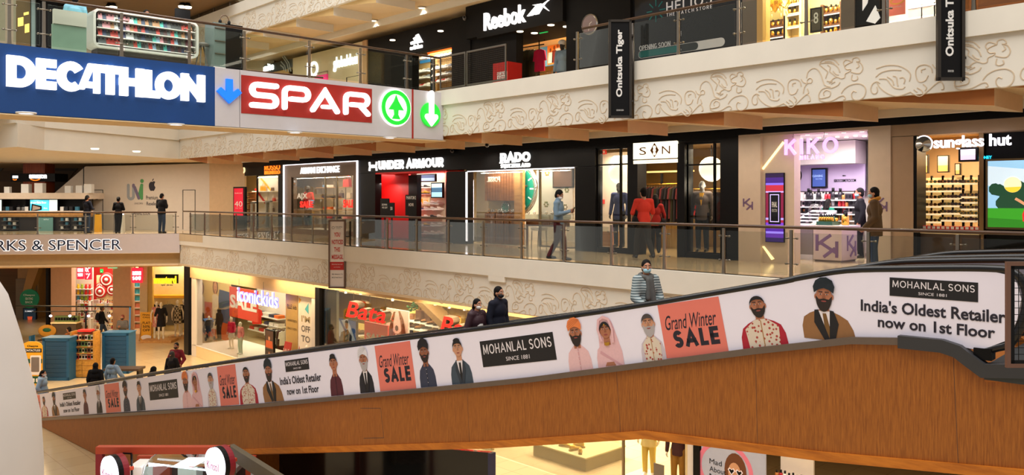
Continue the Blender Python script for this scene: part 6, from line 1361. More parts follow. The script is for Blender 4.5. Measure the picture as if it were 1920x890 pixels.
F_=FX(X0+.8);t=screen('display_poster','tall dark poster column with a portrait in orange at the children shop entrance',F_,497,618,513,686,0,[(0,.42,(60,44,34)),(.42,.46,(20,18,18)),(.46,1,(80,56,40))],cat='poster',emit=.25)
a,b,c,d=F_.bx(497,618,513,686);q=MB(F_,POR);h=d-c
for y in (.5,.06):q.m(POR).flat([(a+.05,c+h*y),(b-.05,c+h*y),(b-.1,c+h*(y+.2)),(a+.1,c+h*(y+.2))],.006).m(PSK).disc((a+b)/2,c+h*(y+.27),.07,.1,.007,12).m(PHR).disc((a+b)/2,c+h*(y+.31),.085,.07,.008,12,0,180)
q.build('printed_portrait',t)
struct(MB(FG0,mat('gold_beige_pier',(196,160,90),.5)).box((FG0.U(536,-.2),Z0,-.4),(FG0.U(558,-.2),ZH,-.2)),'wall_ground_sign_pier')
t=thing('wall_lettering','small dark department words on the golden pier of the children shop','lettering',FG0.pt(FG0.U(547),-3,-.2));q=MB(FG0,BLACK)
for s,y0,y1 in (('ELLE kids',571,579),('UNDERSTREETS',599,603),('ONLY KIDS',614,618)):
    a,b,c,d=FG0.bx(538.5,y0,556,y1,-.19);q.txt(s,a,b,c,d,-.19)
q.build('printed_words',t)
F_=FX(X0+.15);t=thing('window_poster','white poster with large grey words and coloured triangles beside the boy mannequin','poster',F_.pt(F_.U(571),Z0,0));a,b=F_.U(559),F_.U(584);c,d=Z0+.3,ZH-.02;h=d-c;L=b-a;MB(F_,PW).box((a,c,-.03),(b,d,0)).build('board',t)
q=MB(F_,GREYP)
for s,y in (("I'M",.70),('OFF',.585),('TO',.47)):q.m(mat('gold_grey_print',(170,150,110)) if s== "I'M" else GREYP).txt(s,a+L*.25,b-L*.1,c+h*y,c+h*(y+.075),.004,None,.03)
q.m(REDL).txt('SALE',a+.02,b-.05,c+h*.12,c+h*.22,.004,None,.05).m(RED).txt('60%',a+L*.3,b-.05,c+h*.03,c+h*.1,.004,None,.04)
q.m(mat('teal_triangle',(80,180,190))).flat([(a+L*.5,c+h*.85),(a+L*.8,c+h*.8),(a+L*.8,c+h*.93)],.004).m(RED).flat([(a+.02,c+h*.3),(a+L*.2,c+h*.33),(a+.08,c+h*.42)],.004).m(YEL).flat([(a+.05,c+h*.9),(a+L*.25,c+h*.95),(a+.05,c+h*.98)],.004);q.build('printed_words',t)
u=FG0.U(575,.45-.5);figure('mannequin','boy mannequin in a dark t-shirt in front of the white poster','mannequin',FG0.pt(FG0.U(575,-.02),Z0+.75,-.02) if False else FG0.pt(FG0.U(576,.28),Z0+.55,.28),185,1.3,skin=MANW,plain=True,hair=('none',None),top=dict(m=mat('charcoal_tee',(48,50,56),.8),sleeve=.5,hem=.85),bot=dict(m=NAVY),shoe=SHOEK,vox=.02)
t=thing('display_plinth','white plinth under the boy mannequin','plinth',FG0.pt(FG0.U(576,.28),Z0,.28));u=FG0.U(576,.28);MB(FG0,WALLW).box((u-.35,Z0,.05),(u+.35,Z0+.55,.6)).build('block',t)
F_=FX(X0+.2);t=thing('leaning_banner','red banner leaning against the golden pier of the children shop','banner',F_.pt(F_.U(545),Z0,.3));q=MB(F_,mat('dull_red_banner',(186,48,44),.6));q.prism([F_.px(534,690),F_.px(549,690),F_.px(557,641),F_.px(545,638)],.2,.23).build('cloth',t);q=MB(F_,PW);u,v=F_.px(548,655);q.txt('SALE',u-.25,u+.2,v-.06,v+.06,.235).build('printed_words',t)
# shoe shop with red script signs
room(FG0,602,922,Z0,-1.45,4.5,mat('wall_shoe_gold',(206,172,92),.5,var=.04),mat('wall_shoe_side',(200,176,120),.6));struct(MB(FG0,BLACK).box((FG0.U(593),Z0,-.2),(FG0.U(601),-1.62,.05)),'wall_ground_frame');struct(MB(FG0,mat('dark_olive_reveal',(96,90,66),.4)).box((FG0.U(601),Z0,-.35),(FG0.U(619),-1.62,-.25)),'wall_ground_reveal')
room_light(FG0,620,915,-1.6,3,520,(1,.86,.6));pane('window_10',FG0,601,922,Z0+.05,-1.63,GLASSW,None,-.05)
t=thing('light_strip','warm light line along the back wall of the shoe shop','light strip',FX(X0+3).pt(FX(X0+3).U(700),-2.5,0));F_=FX(X0+3.4);MB(F_,WARMS).box((F_.U(622),-2.35,0),(F_.U(800),-2.3,.05)).build('strip',t);struct(MB(F_,mat('wall_shoe_bulkhead',(226,190,100),.5)).box((F_.U(615),-2.3,-.3),(F_.U(925),-1.5,.2)),'wall_ground_bulkhead')
def bata(label,x0,x1,yb0,yb1,hpx,crop=None):
    t=thing('shop_sign',label,'sign',FG0.pt(FG0.U((x0+x1)/2,.2),-3,.2));a,b=FG0.U(x0,.2),FG0.U(x1,.2);xm=(x0+x1)/2;vb=FG0.V(xm,(yb0+yb1)/2,.2);h=FG0.V(xm,(yb0+yb1)/2-hpx,.2)-vb
    vs,fs,be,asp=text_mesh('Bata',.015);P=[(a+(x*.9+.1*y)*(b-a),vb+y*h) for x,y in vs];n=len(P);q=MB(FG0,REDL);q.add([(x,y,.2) for x,y in P],fs).build('lit_face',t)
    q=MB(FG0,mat('brushed_letter_side',(190,180,166),.3,.8));q.add([(x,y,.199) for x,y in P]+[(x+.03,y+.02,-.02) for x,y in P],[(i,j,n+j,n+i) for i,j in be]);q.build('letter_side',t)
    q=MB(FG0,STEEL)
    for f in (.12,.5,.85):q.tube([(a+(b-a)*f,vb+h*.9,.08),(a+(b-a)*f,-1.6,.08)],.008,5)
    q.build('hanging_rods',t)
bata('large red script sign of the shoe shop above the sale poster',648,730,594,608,31);bata('red script sign of the shoe shop partly hidden by the couple',824,912,628,640,36)
F_=FX(X0+.7);t=screen('window_poster','blue and red poster of a man in a suit in the shoe shop window',F_,620,597,668,690,0,[(0,1,(44,96,160))],cat='poster',emit=.35,fr=.02)
q=MB(F_);Pp=lambda *p:[F_.px(x,y) for x,y in p]
q.m(mat('poster_ice',(206,222,236),emit=.3)).flat(Pp((640,600),(652,597.5),(667,640),(667,655),(650,620)),.004).flat(Pp((622,601),(636,599),(664,662),(645,640),(622,612)),.004).m(RED).flat(Pp((621,620),(645,650),(655,690),(621,690)),.005).m(mat('poster_suit',(40,66,110))).flat(Pp((640,622),(652,617),(660,630),(658,672),(640,670),(636,640)),.007).m(PSK).disc(*F_.px(650,608),.1,.16,.008,12).m(HAIRB).disc(*F_.px(650,605),.11,.1,.009,12,0,180).m(WHITE)
a,b,c,d=F_.bx(624,653,664,662);q.txt('CONFIDENT',a,b,c,d,.01,None,.05);q.build('printed_picture',t)
F_=FX(X0+.5);t=thing('window_poster','red poster with white sale 50% words under the script sign of the shoe shop','poster',F_.pt(F_.U(705),Z0,0));a,b,c,d=F_.bx(683,606,727,690);MB(F_,mat('bright_red_poster',(222,40,34),.5,emit=.35)).box((a,c,-.04),(b,d,0)).build('board',t);q=MB(F_,WHITE)
for s,y0,y1 in (('SALE',626,640),('50%',644,660)):a2,b2,c2,d2=F_.bx(687,y0,723,y1);q.txt(s,a2,b2,c2,d2,.004,None,.05)
q.build('printed_words',t)
F_=FX(X0+1.3);t=thing('window_poster','tall picture of a basset hound with a tag in the shoe shop window','poster',F_.pt(F_.U(745),Z0,0));a,b,c,d=F_.bx(724,580,766,690);MB(F_,PW).box((a,c,-.04),(b,d,0)).build('board',t);q=MB(F_);DOGB=mat('dog_brown',(150,110,76));DOGW=mat('dog_white',(236,230,222));DOGN=mat('dog_nose',(40,32,32))
Pp=lambda *p:[F_.px(x,y) for x,y in p]
q.m(DOGB).flat(Pp((738,584),(750,583),(757,600),(763,640),(763,680),(728,680),(728,620),(733,600)),.003).m(mat('dog_ear',(116,82,56))).flat(Pp((735,592),(731,610),(727,645),(735,650),(738,620)),.005).flat(Pp((754,592),(759,615),(764,648),(756,652),(752,620)),.005)
q.m(DOGW).flat(Pp((742,583),(747,583),(751,606),(752,620),(744,628),(737,620),(738,604)),.006).flat(Pp((738,640),(754,640),(757,680),(735,680)),.006).m(DOGN).disc(*F_.px(744,615),.1,.1,.008,12).disc(*F_.px(738,597),.03,.03,.008,8).disc(*F_.px(751,597),.03,.03,.008,8).m(mat('dog_tag',(110,44,34))).flat(Pp((739,625),(747,625),(747,640),(739,640)),.008).m(WHITE).ribbon(arc(*F_.px(743,631),.05,.08,0,360,14),.02,.01);q.build('printed_picture',t)
F_=FX(X0+2.6)
for nm,x0,x1,ysx,n in (('left',668,684,(625,640,655),2),('main',766,812,(600,614,630),4),('low',812,860,(610,625,640),4)):
    t=thing('shelf_unit','lit white shoe shelves of the shoe shop, the %s bay' %{'left':'narrow far','main':'wide middle','low':'lower near'}[nm],'shelf',F_.pt(F_.U((x0+x1)/2),Z0,0));a,b=F_.U(x0),F_.U(x1);MB(F_,mat('lit_yellow_back',(246,216,120),emit=.5)).box((a,Z0,-.1),(b,F_.V((x0+x1)/2,ysx[0]-18),-.05)).build('back_panel',t)
    for r,y in enumerate(ysx):
        v=F_.V((x0+x1)/2,y);MB(F_,WHITE).box((a,v-.05,-.05),(b,v,.35)).build('shelf',t)
        for i in range(n):
            k=(5,6,6,5,1)[(i+r)%5];
            if r== 0 and nm== 'main' and i <2:continue
            put(SNW[k],USED,TRS(F_.pt(a+(b-a)*(i+.5)/n,v,.15),2.5,1.45),'%s leather shoe, %s on the %s shelf of the %s bay in the shoe shop' %(SNC[k],ordi(i),ordi(r),nm),'shoes in the shoe shop')
v=F_.V(790,600);t=thing('potted_plant','small potted green plant on the top shoe shelf','plant',F_.pt(F_.U(778),v,.1));u=F_.U(777);MB(F_,WOOD).lathe([(.09,0),(.12,.2),(.1,.2)],(u,v,.1),'v',12).build('pot',t);q=MB(F_,mat('leaf_green',(50,90,40),.6))
for i in range(22):an=i*2.4;r=.08+.1*RN.random();q.ell((u+r*math.cos(an),v+.28+.3*RN.random(),.1+r*math.sin(an)),(.05,.03,.05),6,5,Matrix.Rotation(an,3,'Z'))
q.build('leaves',t)
for k,x in ((1,796),(1,806)):put(bags[1],USED,TRS(F_.pt(F_.U(x),v,.12),0,1.7),'dark bag %s on the top shoe shelf' %('beside the plant' if x <800 else 'at the near end'),'bags on the shoe shelf')
t=thing('spotlight_track','row of small ceiling spots in the shoe shop','spotlights',FG0.pt(FG0.U(700,-1.5),-1.5,-1.5))
for i,(x,y) in enumerate(((626,556),(648,550),(676,552),(736,564),(816,572),(842,578),(871,582))):u,v=FG0.px(x,y,-1.4);MB(FG0,LAMPW).lathe([(.05,0),(.035,.1)],(u,min(v,-1.62),-1.4),'v',10).build('spot',t)
struct(MB(FX(X0+2.0),mat('brown_sloping_beam',(120,90,50),.5)).prism([FX(X0+2).px(x,y) for x,y in ((778,566),(792,568),(838,612),(838,628))],-.6,0),'ceiling_sloping_beam')
# far end of the shoe shop, seen beyond the couple: pale interior
room(FG0,926,1286,Z0,-1.45,7.5,WALLY,WALLY,fl=1);room_light(FG0,935,1275,-1.55,5,900,(1,.9,.7));struct(MB(FG0,STEEL).box((FG0.U(1165),Z0,-.08),(FG0.U(1168),-1.6,-.02)),'window_11_mullion');struct(MB(FG0,GLASSW).box((FG0.U(922),Z0+.02,-.06),(FG0.U(1168),-1.62,-.05)),'window_11')
# shop below the travelator: shoe podium, mannequins, beauty shop poster
P1=onZ(1022,842,-5.2);F_=FX(16.1);ztop=-5.15;a=F_.U(1000);b=F_.U(1098,0);t=thing('shoe_podium','grey-sided podium with gold shoes seen under the travelator','plinth',F_.pt((a+b)/2,Z0,-.8));MB(F_,mat('olive_grey_side',(110,100,66),.5)).box((a,Z0,-1.6),(b,ztop-.03,0)).build('block',t);MB(F_,mat('pale_green_top',(190,186,140),.4)).box((a-.02,ztop-.03,-1.62),(b+.02,ztop,.02)).build('top',t)
GSH=proto_shoe(mat('gold_leather',(206,160,40),.3,.4),mat('gold_sole',(150,110,30)),'gold_shoe')
for i,(x,w_) in enumerate(((1030,-.5),(1040,-.4),(1052,-.5),(1060,-.35),(1078,-.3),(1088,-.25),(1085,-.6),(1046,-.8))):put(GSH,USED,TRS(F_.pt(F_.U(x,w_),ztop,w_),2+i,1.3),'gold shoe on the low podium under the travelator, %s from its far end' %ordi(i),'gold shoes on the podium')
CRT=mat('cream_trousers',(222,204,140),.8)
figure('mannequin','cream dressed mannequin seen from the waist down under the travelator','mannequin',FX(16.9).pt(FX(16.9).U(1217),Z0+.05,0),200,1.85,skin=MANW,plain=True,hair=('none',None),top=dict(m=CRT,hem=.72,flare=.04),bot=dict(m=mat('gold_trousers',(206,180,90),.7)),shoe=WHITE,vox=.018)
figure('mannequin','mannequin in a dark top and brown trousers at the glass under the travelator','mannequin',FX(16.5).pt(FX(16.5).U(1272),Z0+.05,0),200,1.85,skin=MANW,plain=True,hair=('none',None),top=dict(m=mat('plum_top',(70,44,48),.8),hem=.82),bot=dict(m=mat('brown_trousers',(150,110,50),.8)),shoe=SHOEK,vox=.018)
for i,x in enumerate((1217,1272)):F_=FX((16.9,16.5)[i]);u=F_.U(x);t=thing('display_plinth','thin glass-edged base under the %s mannequin below the travelator' %('cream','dark topped')[i],'plinth',F_.pt(u,Z0,0));MB(F_,WALLY).box((u-.5,Z0,-.4),(u+.4,Z0+.05,.4)).build('slab',t)
t=thing('price_stand','small grey notice stand beside the cream mannequin','display stand',FX(16.7).pt(FX(16.7).U(1236),Z0,.3));F_=FX(16.4);u=F_.U(1236);MB(F_,GREYP).box((u-.15,Z0+.1,0),(u+.15,Z0+.62,.02)).build('board',t);MB(F_,STEEL).box((u-.12,Z0,-.1),(u+.12,Z0+.1,.1)).build('base',t)
struct(MB(FG0,BLACK).box((FG0.U(1302),Z0,-.2),(FG0.U(1314),-1.62,.05)),'wall_ground_frame');struct(MB(FG0,WALLW).box((FG0.U(1289),Z0,-.2),(FG0.U(1302),-1.62,.0)),'wall_ground_pier')
t=thing('window_poster','grey and pink beauty poster of a woman in heart shaped sunglasses under the travelator','poster',FG0.pt(FG0.U(1375),-5.3,.02));a,b=FG0.U(1316),FG0.U(1436);c,d=FG0.V(1376,960),FG0.V(1376,822);MB(FG0,mat('poster_pale_grey',(176,178,190),.4,emit=.12)).box((a,max(c,Z0),-.02),(b,d,.02)).build('board',t)
q=MB(FG0);u,v=FG0.px(1380,885);q.m(mat('poster_rose',(222,120,140),emit=.1)).ribbon(arc(FG0.U(1360),v,.62,.55,0,360,30),.1,.022).m(PHR).disc(u,v+.02,.26,.38,.024,20).m(PSK).disc(u-.02,v-.03,.15,.23,.026,18).m(mat('heart_glasses',(250,236,240)))
for s in (-1,1):q.prism([(u+s*.09-.09,v+.03),(u+s*.09-.05,v+.08),(u+s*.09,v+.05),(u+s*.09+.05,v+.08),(u+s*.09+.09,v+.03),(u+s*.09,v-.08)],.026,.028)
q.m(BLACK)
for s in (-1,1):q.prism([(u+s*.09-.06,v+.025),(u+s*.09-.035,v+.055),(u+s*.09,v+.03),(u+s*.09+.035,v+.055),(u+s*.09+.06,v+.025),(u+s*.09,v-.05)],.028,.03)
uu,vv=FG0.px(1333,868)
for i,s in enumerate(('Mad','About','Me')):q.txt(s,uu-.02,uu+.28+.1*(i== 1),vv-i*.16,vv-i*.16+.11,.026)
q.build('printed_picture',t)
t=thing('shelf_unit','beauty shop shelf of coloured packs beside the heart glasses poster','shelf',FG0.pt(FG0.U(1470),Z0,-.3));a,b=FG0.U(1438),FG0.U(1500)
MB(FG0,WALLW).box((a,Z0,-.6),(b,-3.6,-.55)).build('back_panel',t)
for r in range(5):
    v=-5.3+r*.28;MB(FG0,WHITE).box((a,v-.03,-.55),(b,v,-.2)).build('shelf',t)
    for i in range(8):k=RN.choice((1,2,4,5,3));put(CT[k],USED,TRS(FG0.pt(a+(b-a)*(i+.5)/8,v,-.32),0,1.3),'%s, %s on shelf %s beside the heart glasses poster' %(CTN[k],ordi(i),('one','two','three','four','five')[r]),'packs beside the beauty poster')
# dark glazed wall under the travelator
t=thing('hanging_lantern','gold filigree lantern hanging at the shop opening under the travelator','lantern',FG0.pt(FG0.U(937),-4.9,-1));u,v=FG0.px(937,852,-.6);MB(FG0,mat('gold_filigree',(226,170,60),.3,.5,emit=.35)).lathe([(.1,.18),(.11,.1),(.11,-.2),(.09,-.22)],(u,v,-.6),'v',12).build('shade',t);MB(FG0,BLACK).lathe([(.02,-.22),(.06,-.28),(1e-4,-.38)],(u,v,-.6),'v',8).build('tassel',t);MB(FG0,BLACK).tube([(u,v+.18,-.6),(u,-1.5,-.6)],.008,5).build('cord',t)
# ================================================================ travelator with the printed balustrade
FT=Frame((9.18,.65,0),(.0707,-.9976,0))
CLAD=mat('brown_veneer_cladding',(172,102,32),.5,kind='grain',rgb2=(134,72,16),scale=26)
TRIMW=mat('orange_wood_trim',(206,122,34),.4,kind='wood',rgb2=(170,92,20),scale=5)
RUB=mat('black_rubber_handrail',(16,15,17),.25);ADV=mat('advert_white',(242,236,250),.45,var=.01);SKIRT=mat('grey_metal_skirting',(124,110,100),.35,.7)
DGREY=mat('dark_grey_edge',(52,52,54),.5)
tv=thing('travelator','long sloping travelator with a printed white advert balustrade and brown wood-grain side','travelator',FT.pt(-20,Z0,0))
L=lambda pts:[FT.px(x,y) for x,y in pts]
top=[(20,747),(65,740),(480,674),(1000,607),(1420,540),(1500,525),(1590,511),(1700,508),(1800,507),(1860,508),(1888,514),(1908,530),(1916,560),(1908,600),(1890,637)]
bot=[(1838,656),(1800,648),(1770,641),(1700,634),(1600,632),(1420,652),(1000,706),(880,718),(460,758),(65,782),(20,786)]
def baluster(w,nm,m,lw):
    MB(FT,m).prism(L(top+bot),w-.03,w+.03).build(nm,tv)
    path=[(15,744)]+[(x,y-4) for x,y in top[1:10]]+[(1895,508),(1917,527),(1926,560),(1917,604),(1895,642),(1866,652),(1840,660)]
    MB(FT,RUB).tube([(*p,w) for p in smooth(L(path),4)],lw,8).build('handrail',tv)
baluster(0,'balustrade_panel',ADV,.042);BGR=mat('balustrade_grey',(120,116,126),.4);baluster(-1.5,'balustrade_panel',BGR,.042)
lowb=[(x,y+1) for x,y in bot[::-1]]
MB(FT,SKIRT).ribbon(L([(20,790),(65,786),(460,762),(880,722),(1000,710),(1420,656),(1600,636.5),(1700,638)]),.075,-.02,.09).build('skirting',tv)
MB(FT,DGREY).ribbon(L([(1690,638),(1770,646),(1800,656),(1822,673),(1848,692),(1990,694)]),.13,-.02,.12).build('dark_edge',tv)
for x,y in ((1842,660),(1848,664)):MB(FT,RUB).box((FT.U(1828),FT.V(1835,672),-.1),(FT.U(1862),FT.V(1845,652),.06)).build('handrail_inlet',tv)
gz=Z0+.01
us=lambda x:FT.U(x)
def ipl(pts,x):
    for (xa,ya),(xb,yb) in zip(pts,pts[1:]):
        if xa <= x <= xb:return ya+(yb-ya)*(x-xa)/max(xb-xa,1e-6)
TOPL=[(-40,795),(65,788),(460,764),(880,724),(1000,712),(1420,658),(1600,638),(1700,641),(1770,648),(1822,678),(1850,696),(2000,699)]
LOWL=[(432,853),(920,838),(1215,817),(1540,858),(1920,893),(2000,900)]
def colpt(x):return (*FT.px(x,ipl(LOWL,x)),*FT.px(x,ipl(TOPL,x)))
MB(FT,CLAD).strip([(us(x),gz,*FT.px(x,ipl(TOPL,x))) for x in (-40,65,200,432)],-1.6,.05).strip([colpt(x) for x in (432,460,700,880,920,1000,1215,1420,1540,1600,1700,1770,1822,1850,1920,2000)],-1.6,.05).build('side_cladding',tv)
MB(FT,TRIMW).ribbon(L([(429,846),(920,832),(1215,812.5),(1540,852),(1920,886),(2000,893)]),.1,.04,.085).build('wood_trim',tv)
MB(FT,TRIMW).ribbon(L([(1850,705),(2000,707)]),.08,.04,.085).build('wood_trim',tv)
q=MB(FT,DGREY);q.ribbon(L([(680,764),(718,764),(724,819),(686,820)]),.008,.051);q.build('access_hatch_outline',tv)
for x0,y0,x1,y1 in ((300,776,306,852),(560,756,566,840),(880,728,885,835),(1160,694,1168,815),(1420,662,1424,838),(1790,668,1800,878)):MB(FT,DGREY).ribbon(L([(x0,y0),(x1,y1)]),.0035,.051).build('panel_seam',tv)
bp=[(x,y) for x,y in L([(20,747),(65,740),(480,674),(1000,607),(1420,540),(1590,511),(1800,507)])]
for w0,w1 in ((-.1,-1.42),):MB(FT,mat('grooved_belt',(60,60,62),.4,.5)).prism([(x,y-.80) for x,y in bp]+[(x,y-.86) for x,y in bp[::-1]],w1,w0).build('belt',tv)
# second travelator beyond it, of which the top landing shows
tv1=tv;tv=thing('travelator','second travelator behind the printed one, its grey balustrades ending at the top landing','travelator',FT.pt(us(1700),-1.5,-3));uc=us(1300)
t_cut,b_cut=[p for p in top if p[0] >1400],[p for p in bot if p[0] >1400];tf,bf=top,bot;top,bot=t_cut,b_cut
for w_ in (-2.2,-3.7):
    MB(FT,BGR).prism(L(top+bot),w_-.03,w_+.03).build('balustrade_panel',tv);MB(FT,RUB).tube([(*p,w_) for p in smooth(L([(x,y-4) for x,y in top[:7]]+[(1895,508),(1917,527),(1926,560),(1917,604),(1895,642),(1866,652),(1840,660)]),4)],.045,8).build('handrail',tv)
top,bot=tf,bf
MB(FT,CLAD).strip([colpt(x) for x in (1420,1540,1600,1700,1770,1822,1850,1920,2000)],-3.8,-2.1).build('side_cladding',tv);tv=tv1
# ---- the printed advert, drawn flat on the panel
p0,p1=FT.px(65,761),FT.px(1420,596);an=math.atan2(p1[1]-p0[1],p1[0]-p0[0]);cu,su=math.cos(an),math.sin(an)
FTI=Frame(FT.pt(p0[0],p0[1],.032),FT.u*cu+Vector((0,0,1))*su,FT.u*-su+Vector((0,0,1))*cu)
hb,ht=FTI.px(880,717)[1],FTI.px(880,628)[1]
PH=ht-hb
SK={'a':mat('print_skin_a',(206,148,116),.5,var=0),'b':mat('print_skin_b',(176,112,82),.5,var=0),'c':mat('print_skin_c',(150,92,66),.5,var=0)}
PK=mat('print_black',(22,20,24),.5,var=0);PRB=mat('print_beard',(40,28,26),.5,var=0);PGB=mat('print_grey_beard',(176,168,168),.5,var=0);PWH=mat('print_white',(234,226,230),.5,var=0)
SALM=mat('print_salmon',(232,124,108),.45,var=.01);PNV=mat('print_dark_navy',(34,30,44),.5,var=0)
FLV=mat('print_floral',(222,206,186),.5,kind='floral',rgb2=(176,70,60),scale=22)
BW=dict(suit=1.05,tan=1.4,vest=1.4,grey=.9,pink=1.05,orange=.95,black=.85,white=.85,maroon=.8)
def portrait(F,u,v,h,kind,nm='printed_portrait'):
    bw=BW[kind];bo=.1 if kind== 'tan' else 0
    q=MB(F);L_=[0]
    def T(x,y):return (x*1.34,.70+(y-.70)*1.2) if y >.55 else (x*(1.34 if abs(x) <.08 and y >.44 else bw)+bo*max(0,1-y/.5),y*.9)
    def P(*p):return [(u+h*a,v+h*b) for a,b in (T(x,y) for x,y in p)]
    def lay():L_[0]+= 1;return .0008*L_[0]
    def poly(m,*p):q.m(m).flat(P(*p),lay())
    def dsc(m,x,y,rx,ry,a0=0,a1=360):X_,Y_=T(x,y);k_=(1.34,1.2) if y >.55 else (1,1);q.m(m).disc(u+h*X_,v+h*Y_,h*rx*k_[0],h*ry*k_[1],lay(),18,a0,a1)
    K=dict(suit=('a','print_suit_slate',(62,76,90)),tan=('b','print_tan_suit',(150,104,62)),vest=('b','print_crimson',(176,24,48)),grey=('a','print_kurta_grey',(206,192,200)),pink=('b','print_pale_pink',(232,186,190)),
             orange=('b','print_pink_coat',(234,190,192)),black=('c','print_blue_shirt',(52,58,80)),white=('b','print_navy_suit',(24,24,34)),maroon=('b','print_maroon_coat',(84,24,40)))[kind]
    sk=SK[K[0]];coat=mat(K[1],K[2],.5,var=.04,scale=30);hy=.70
    sh=[(-.3,0),(-.29,.22),(-.25,.38),(-.17,.46),(-.06,.53),(.06,.53),(.17,.46),(.25,.38),(.29,.22),(.3,0)]
    if kind== 'pink':dsc(coat,0,.72,.15,.2);poly(coat,(-.13,.7),(.15,.75),(.3,.3),(.3,0),(-.24,0),(-.2,.4))
    poly(coat,*sh);poly(sk,(-.06,.46),(.06,.46),(.055,.62),(-.055,.62))
    if kind in ('suit','tan','white'):
        poly(PWH,(-.09,.51),(.09,.51),(.02,.05),(-.02,.05));poly(PK if kind != 'tan' else mat('print_tie',(120,84,40),.5,var=0),(-.022,.47),(.022,.47),(.035,.1),(0,.04),(-.035,.1))
        lp=PK if kind== 'tan' else mat('print_lapel_' +kind,(44,54,66) if kind== 'suit' else (14,14,20),.5,var=0)
        poly(lp,(-.11,.52),(-.07,.53),(-.0,.03),(-.06,0),(-.14,.3));poly(lp,(.11,.52),(.07,.53),(.0,.03),(.06,0),(.14,.3))
    if kind in ('vest','grey'):
        poly(FLV,(-.2,0),(-.22,.36),(-.08,.52),(.08,.52),(.22,.36),(.2,0));poly(mat('print_gold_line',(170,120,60),.5,var=0),(-.006,0),(.006,0),(.006,.5),(-.006,.5))
    if kind in ('orange','maroon','black'):
        poly(mat('print_placket_' +kind,(214,160,164) if kind== 'orange' else (60,14,28) if kind== 'maroon' else (38,42,60),.5,var=0),(-.012,0),(.012,0),(.012,.52),(-.012,.52))
        for i in range(4):dsc(PWH if kind != 'maroon' else PK,.0,.1+.1*i,.008,.008)
    if kind== 'pink':
        poly(mat('print_pink_fold',(214,160,168),.5,var=0),(-.2,.3),(.2,.02),(.26,.02),(-.18,.36));poly(sk,(-.12,.02),(.12,.02),(.08,.1),(-.08,.1))
    for s in (-1,1):dsc(sk,s*.098,hy-.01,.018,.035)
    dsc(sk,0,hy,.095,.13)
    bd={'suit':None,'tan':PRB,'vest':PRB,'grey':PGB,'orange':PRB,'black':PRB,'white':PGB,'maroon':None,'pink':None}[kind]
    if bd:
        lo=.2 if kind in ('tan','orange','white','grey') else .16
        q.m(bd).flat([(u+h*x*1.34,v+h*(.70+(y-.70)*1.2)) for x,y in [(-.097,hy)]+[(.098*math.cos(math.radians(t_)),hy-.01+lo*math.sin(math.radians(t_))) for t_ in range(180,361,15)]+[(.097,hy),(.06,hy-.045),(0,hy-.035),(-.06,hy-.045)]],lay())
    dsc(mat('print_lips',(150,70,66),.5,var=0),0,hy-.07,.032,.01 if kind != 'pink' else .014);
    if bd:poly(bd,(-.045,hy-.055),(0,hy-.042),(.045,hy-.055),(.0,hy-.062))
    poly(mat('print_nose_' +K[0],tuple(int(c*.84) for c in (206,148,116)) if K[0]== 'a' else (146,88,62),.5,var=0),(-.008,hy+.03),(.008,hy+.03),(.022,hy-.03),(-.022,hy-.03))
    for s in (-1,1):
        dsc(PWH,s*.04,hy+.022,.015,.006);dsc(PK,s*.04,hy+.022,.008,.007);poly(PK,(s*.015,hy+.045),(s*.065,hy+.05),(s*.065,hy+.058),(s*.015,hy+.058))
    tb={'tan':(20,34,44),'orange':(234,130,70),'black':(24,22,30),'white':(226,222,228)}.get(kind)
    if tb:
        m=mat('print_turban_' +kind,tb,.5,var=.03,scale=30);m2=mat('print_fold_' +kind,tuple(int(c*.75+6) for c in tb),.5,var=0)
        poly(m,(-.115,hy+.04),(-.13,hy+.12),(-.1,hy+.2),(-.04,hy+.245),(.03,hy+.25),(.1,hy+.21),(.13,hy+.13),(.118,hy+.04),(.06,hy+.085),(0,hy+.105),(-.06,hy+.085))
        for i in range(4):q.m(m2).ribbon(P((-.12+.01*i,hy+.06+.035*i),(-.02,hy+.12+.03*i),(.11-.01*i,hy+.2+.005*i)),.005*h,lay())
    elif kind== 'pink':
        q.m(PK).flat(P(*([(.1*math.cos(math.radians(t_)),hy+.14*math.sin(math.radians(t_))) for t_ in range(-10,191,12)]+[(-.07,hy+.05),(0,hy+.1),(.07,hy+.05)])),lay());dsc(GOLD,0,hy+.09,.012,.016)
        poly(GOLD,(-.05,.52),(.05,.52),(.03,.45),(-.03,.45));q.m(coat).ribbon(P((-.11,.55),(-.125,.72),(-.09,.87),(0,.915),(.09,.87),(.13,.7),(.14,.5)),.05*h,lay())
    else:
        hc=PK if kind != 'grey' else mat('print_grey_hair',(74,66,66),.5,var=0)
        q.m(hc).flat(P(*([(.105*math.cos(math.radians(t_)),hy+.025+(.135 if kind != 'vest' else .115)*math.sin(math.radians(t_))) for t_ in range(-6,187,12)]+[(-.09,hy+.05),(-.06,hy+.08),(.0,hy+.092),(.06,hy+.08),(.09,hy+.05)])),lay())
        if kind in ('suit','maroon'):q.disc(u+h*.0,v+h*(hy+.165),h*.1,h*.05,lay(),12)
    return q.build(nm,adv)
adv=MB(FTI,mat('advert_base',(242,236,250),.45,var=.01)).box((FTI.U(66),hb-.0,-.001),(FTI.U(67),hb+.02,0)).build('advert_print',tv)
def at(x):return FTI.px(x,761+(596-761)*(x-65)/1355)[0]
def bounds(x):
    import bisect
    def ip(pts,x):
        for (xa,ya),(xb,yb) in zip(pts,pts[1:]):
            if xa <= x <= xb:return ya+(yb-ya)*(x-xa)/(xb-xa)
    return ip(top[:10],x),ip(bot[::-1],x)
def vb(F,x):yt,yb=bounds(x);return F.V(x,yb),F.V(x,yt)
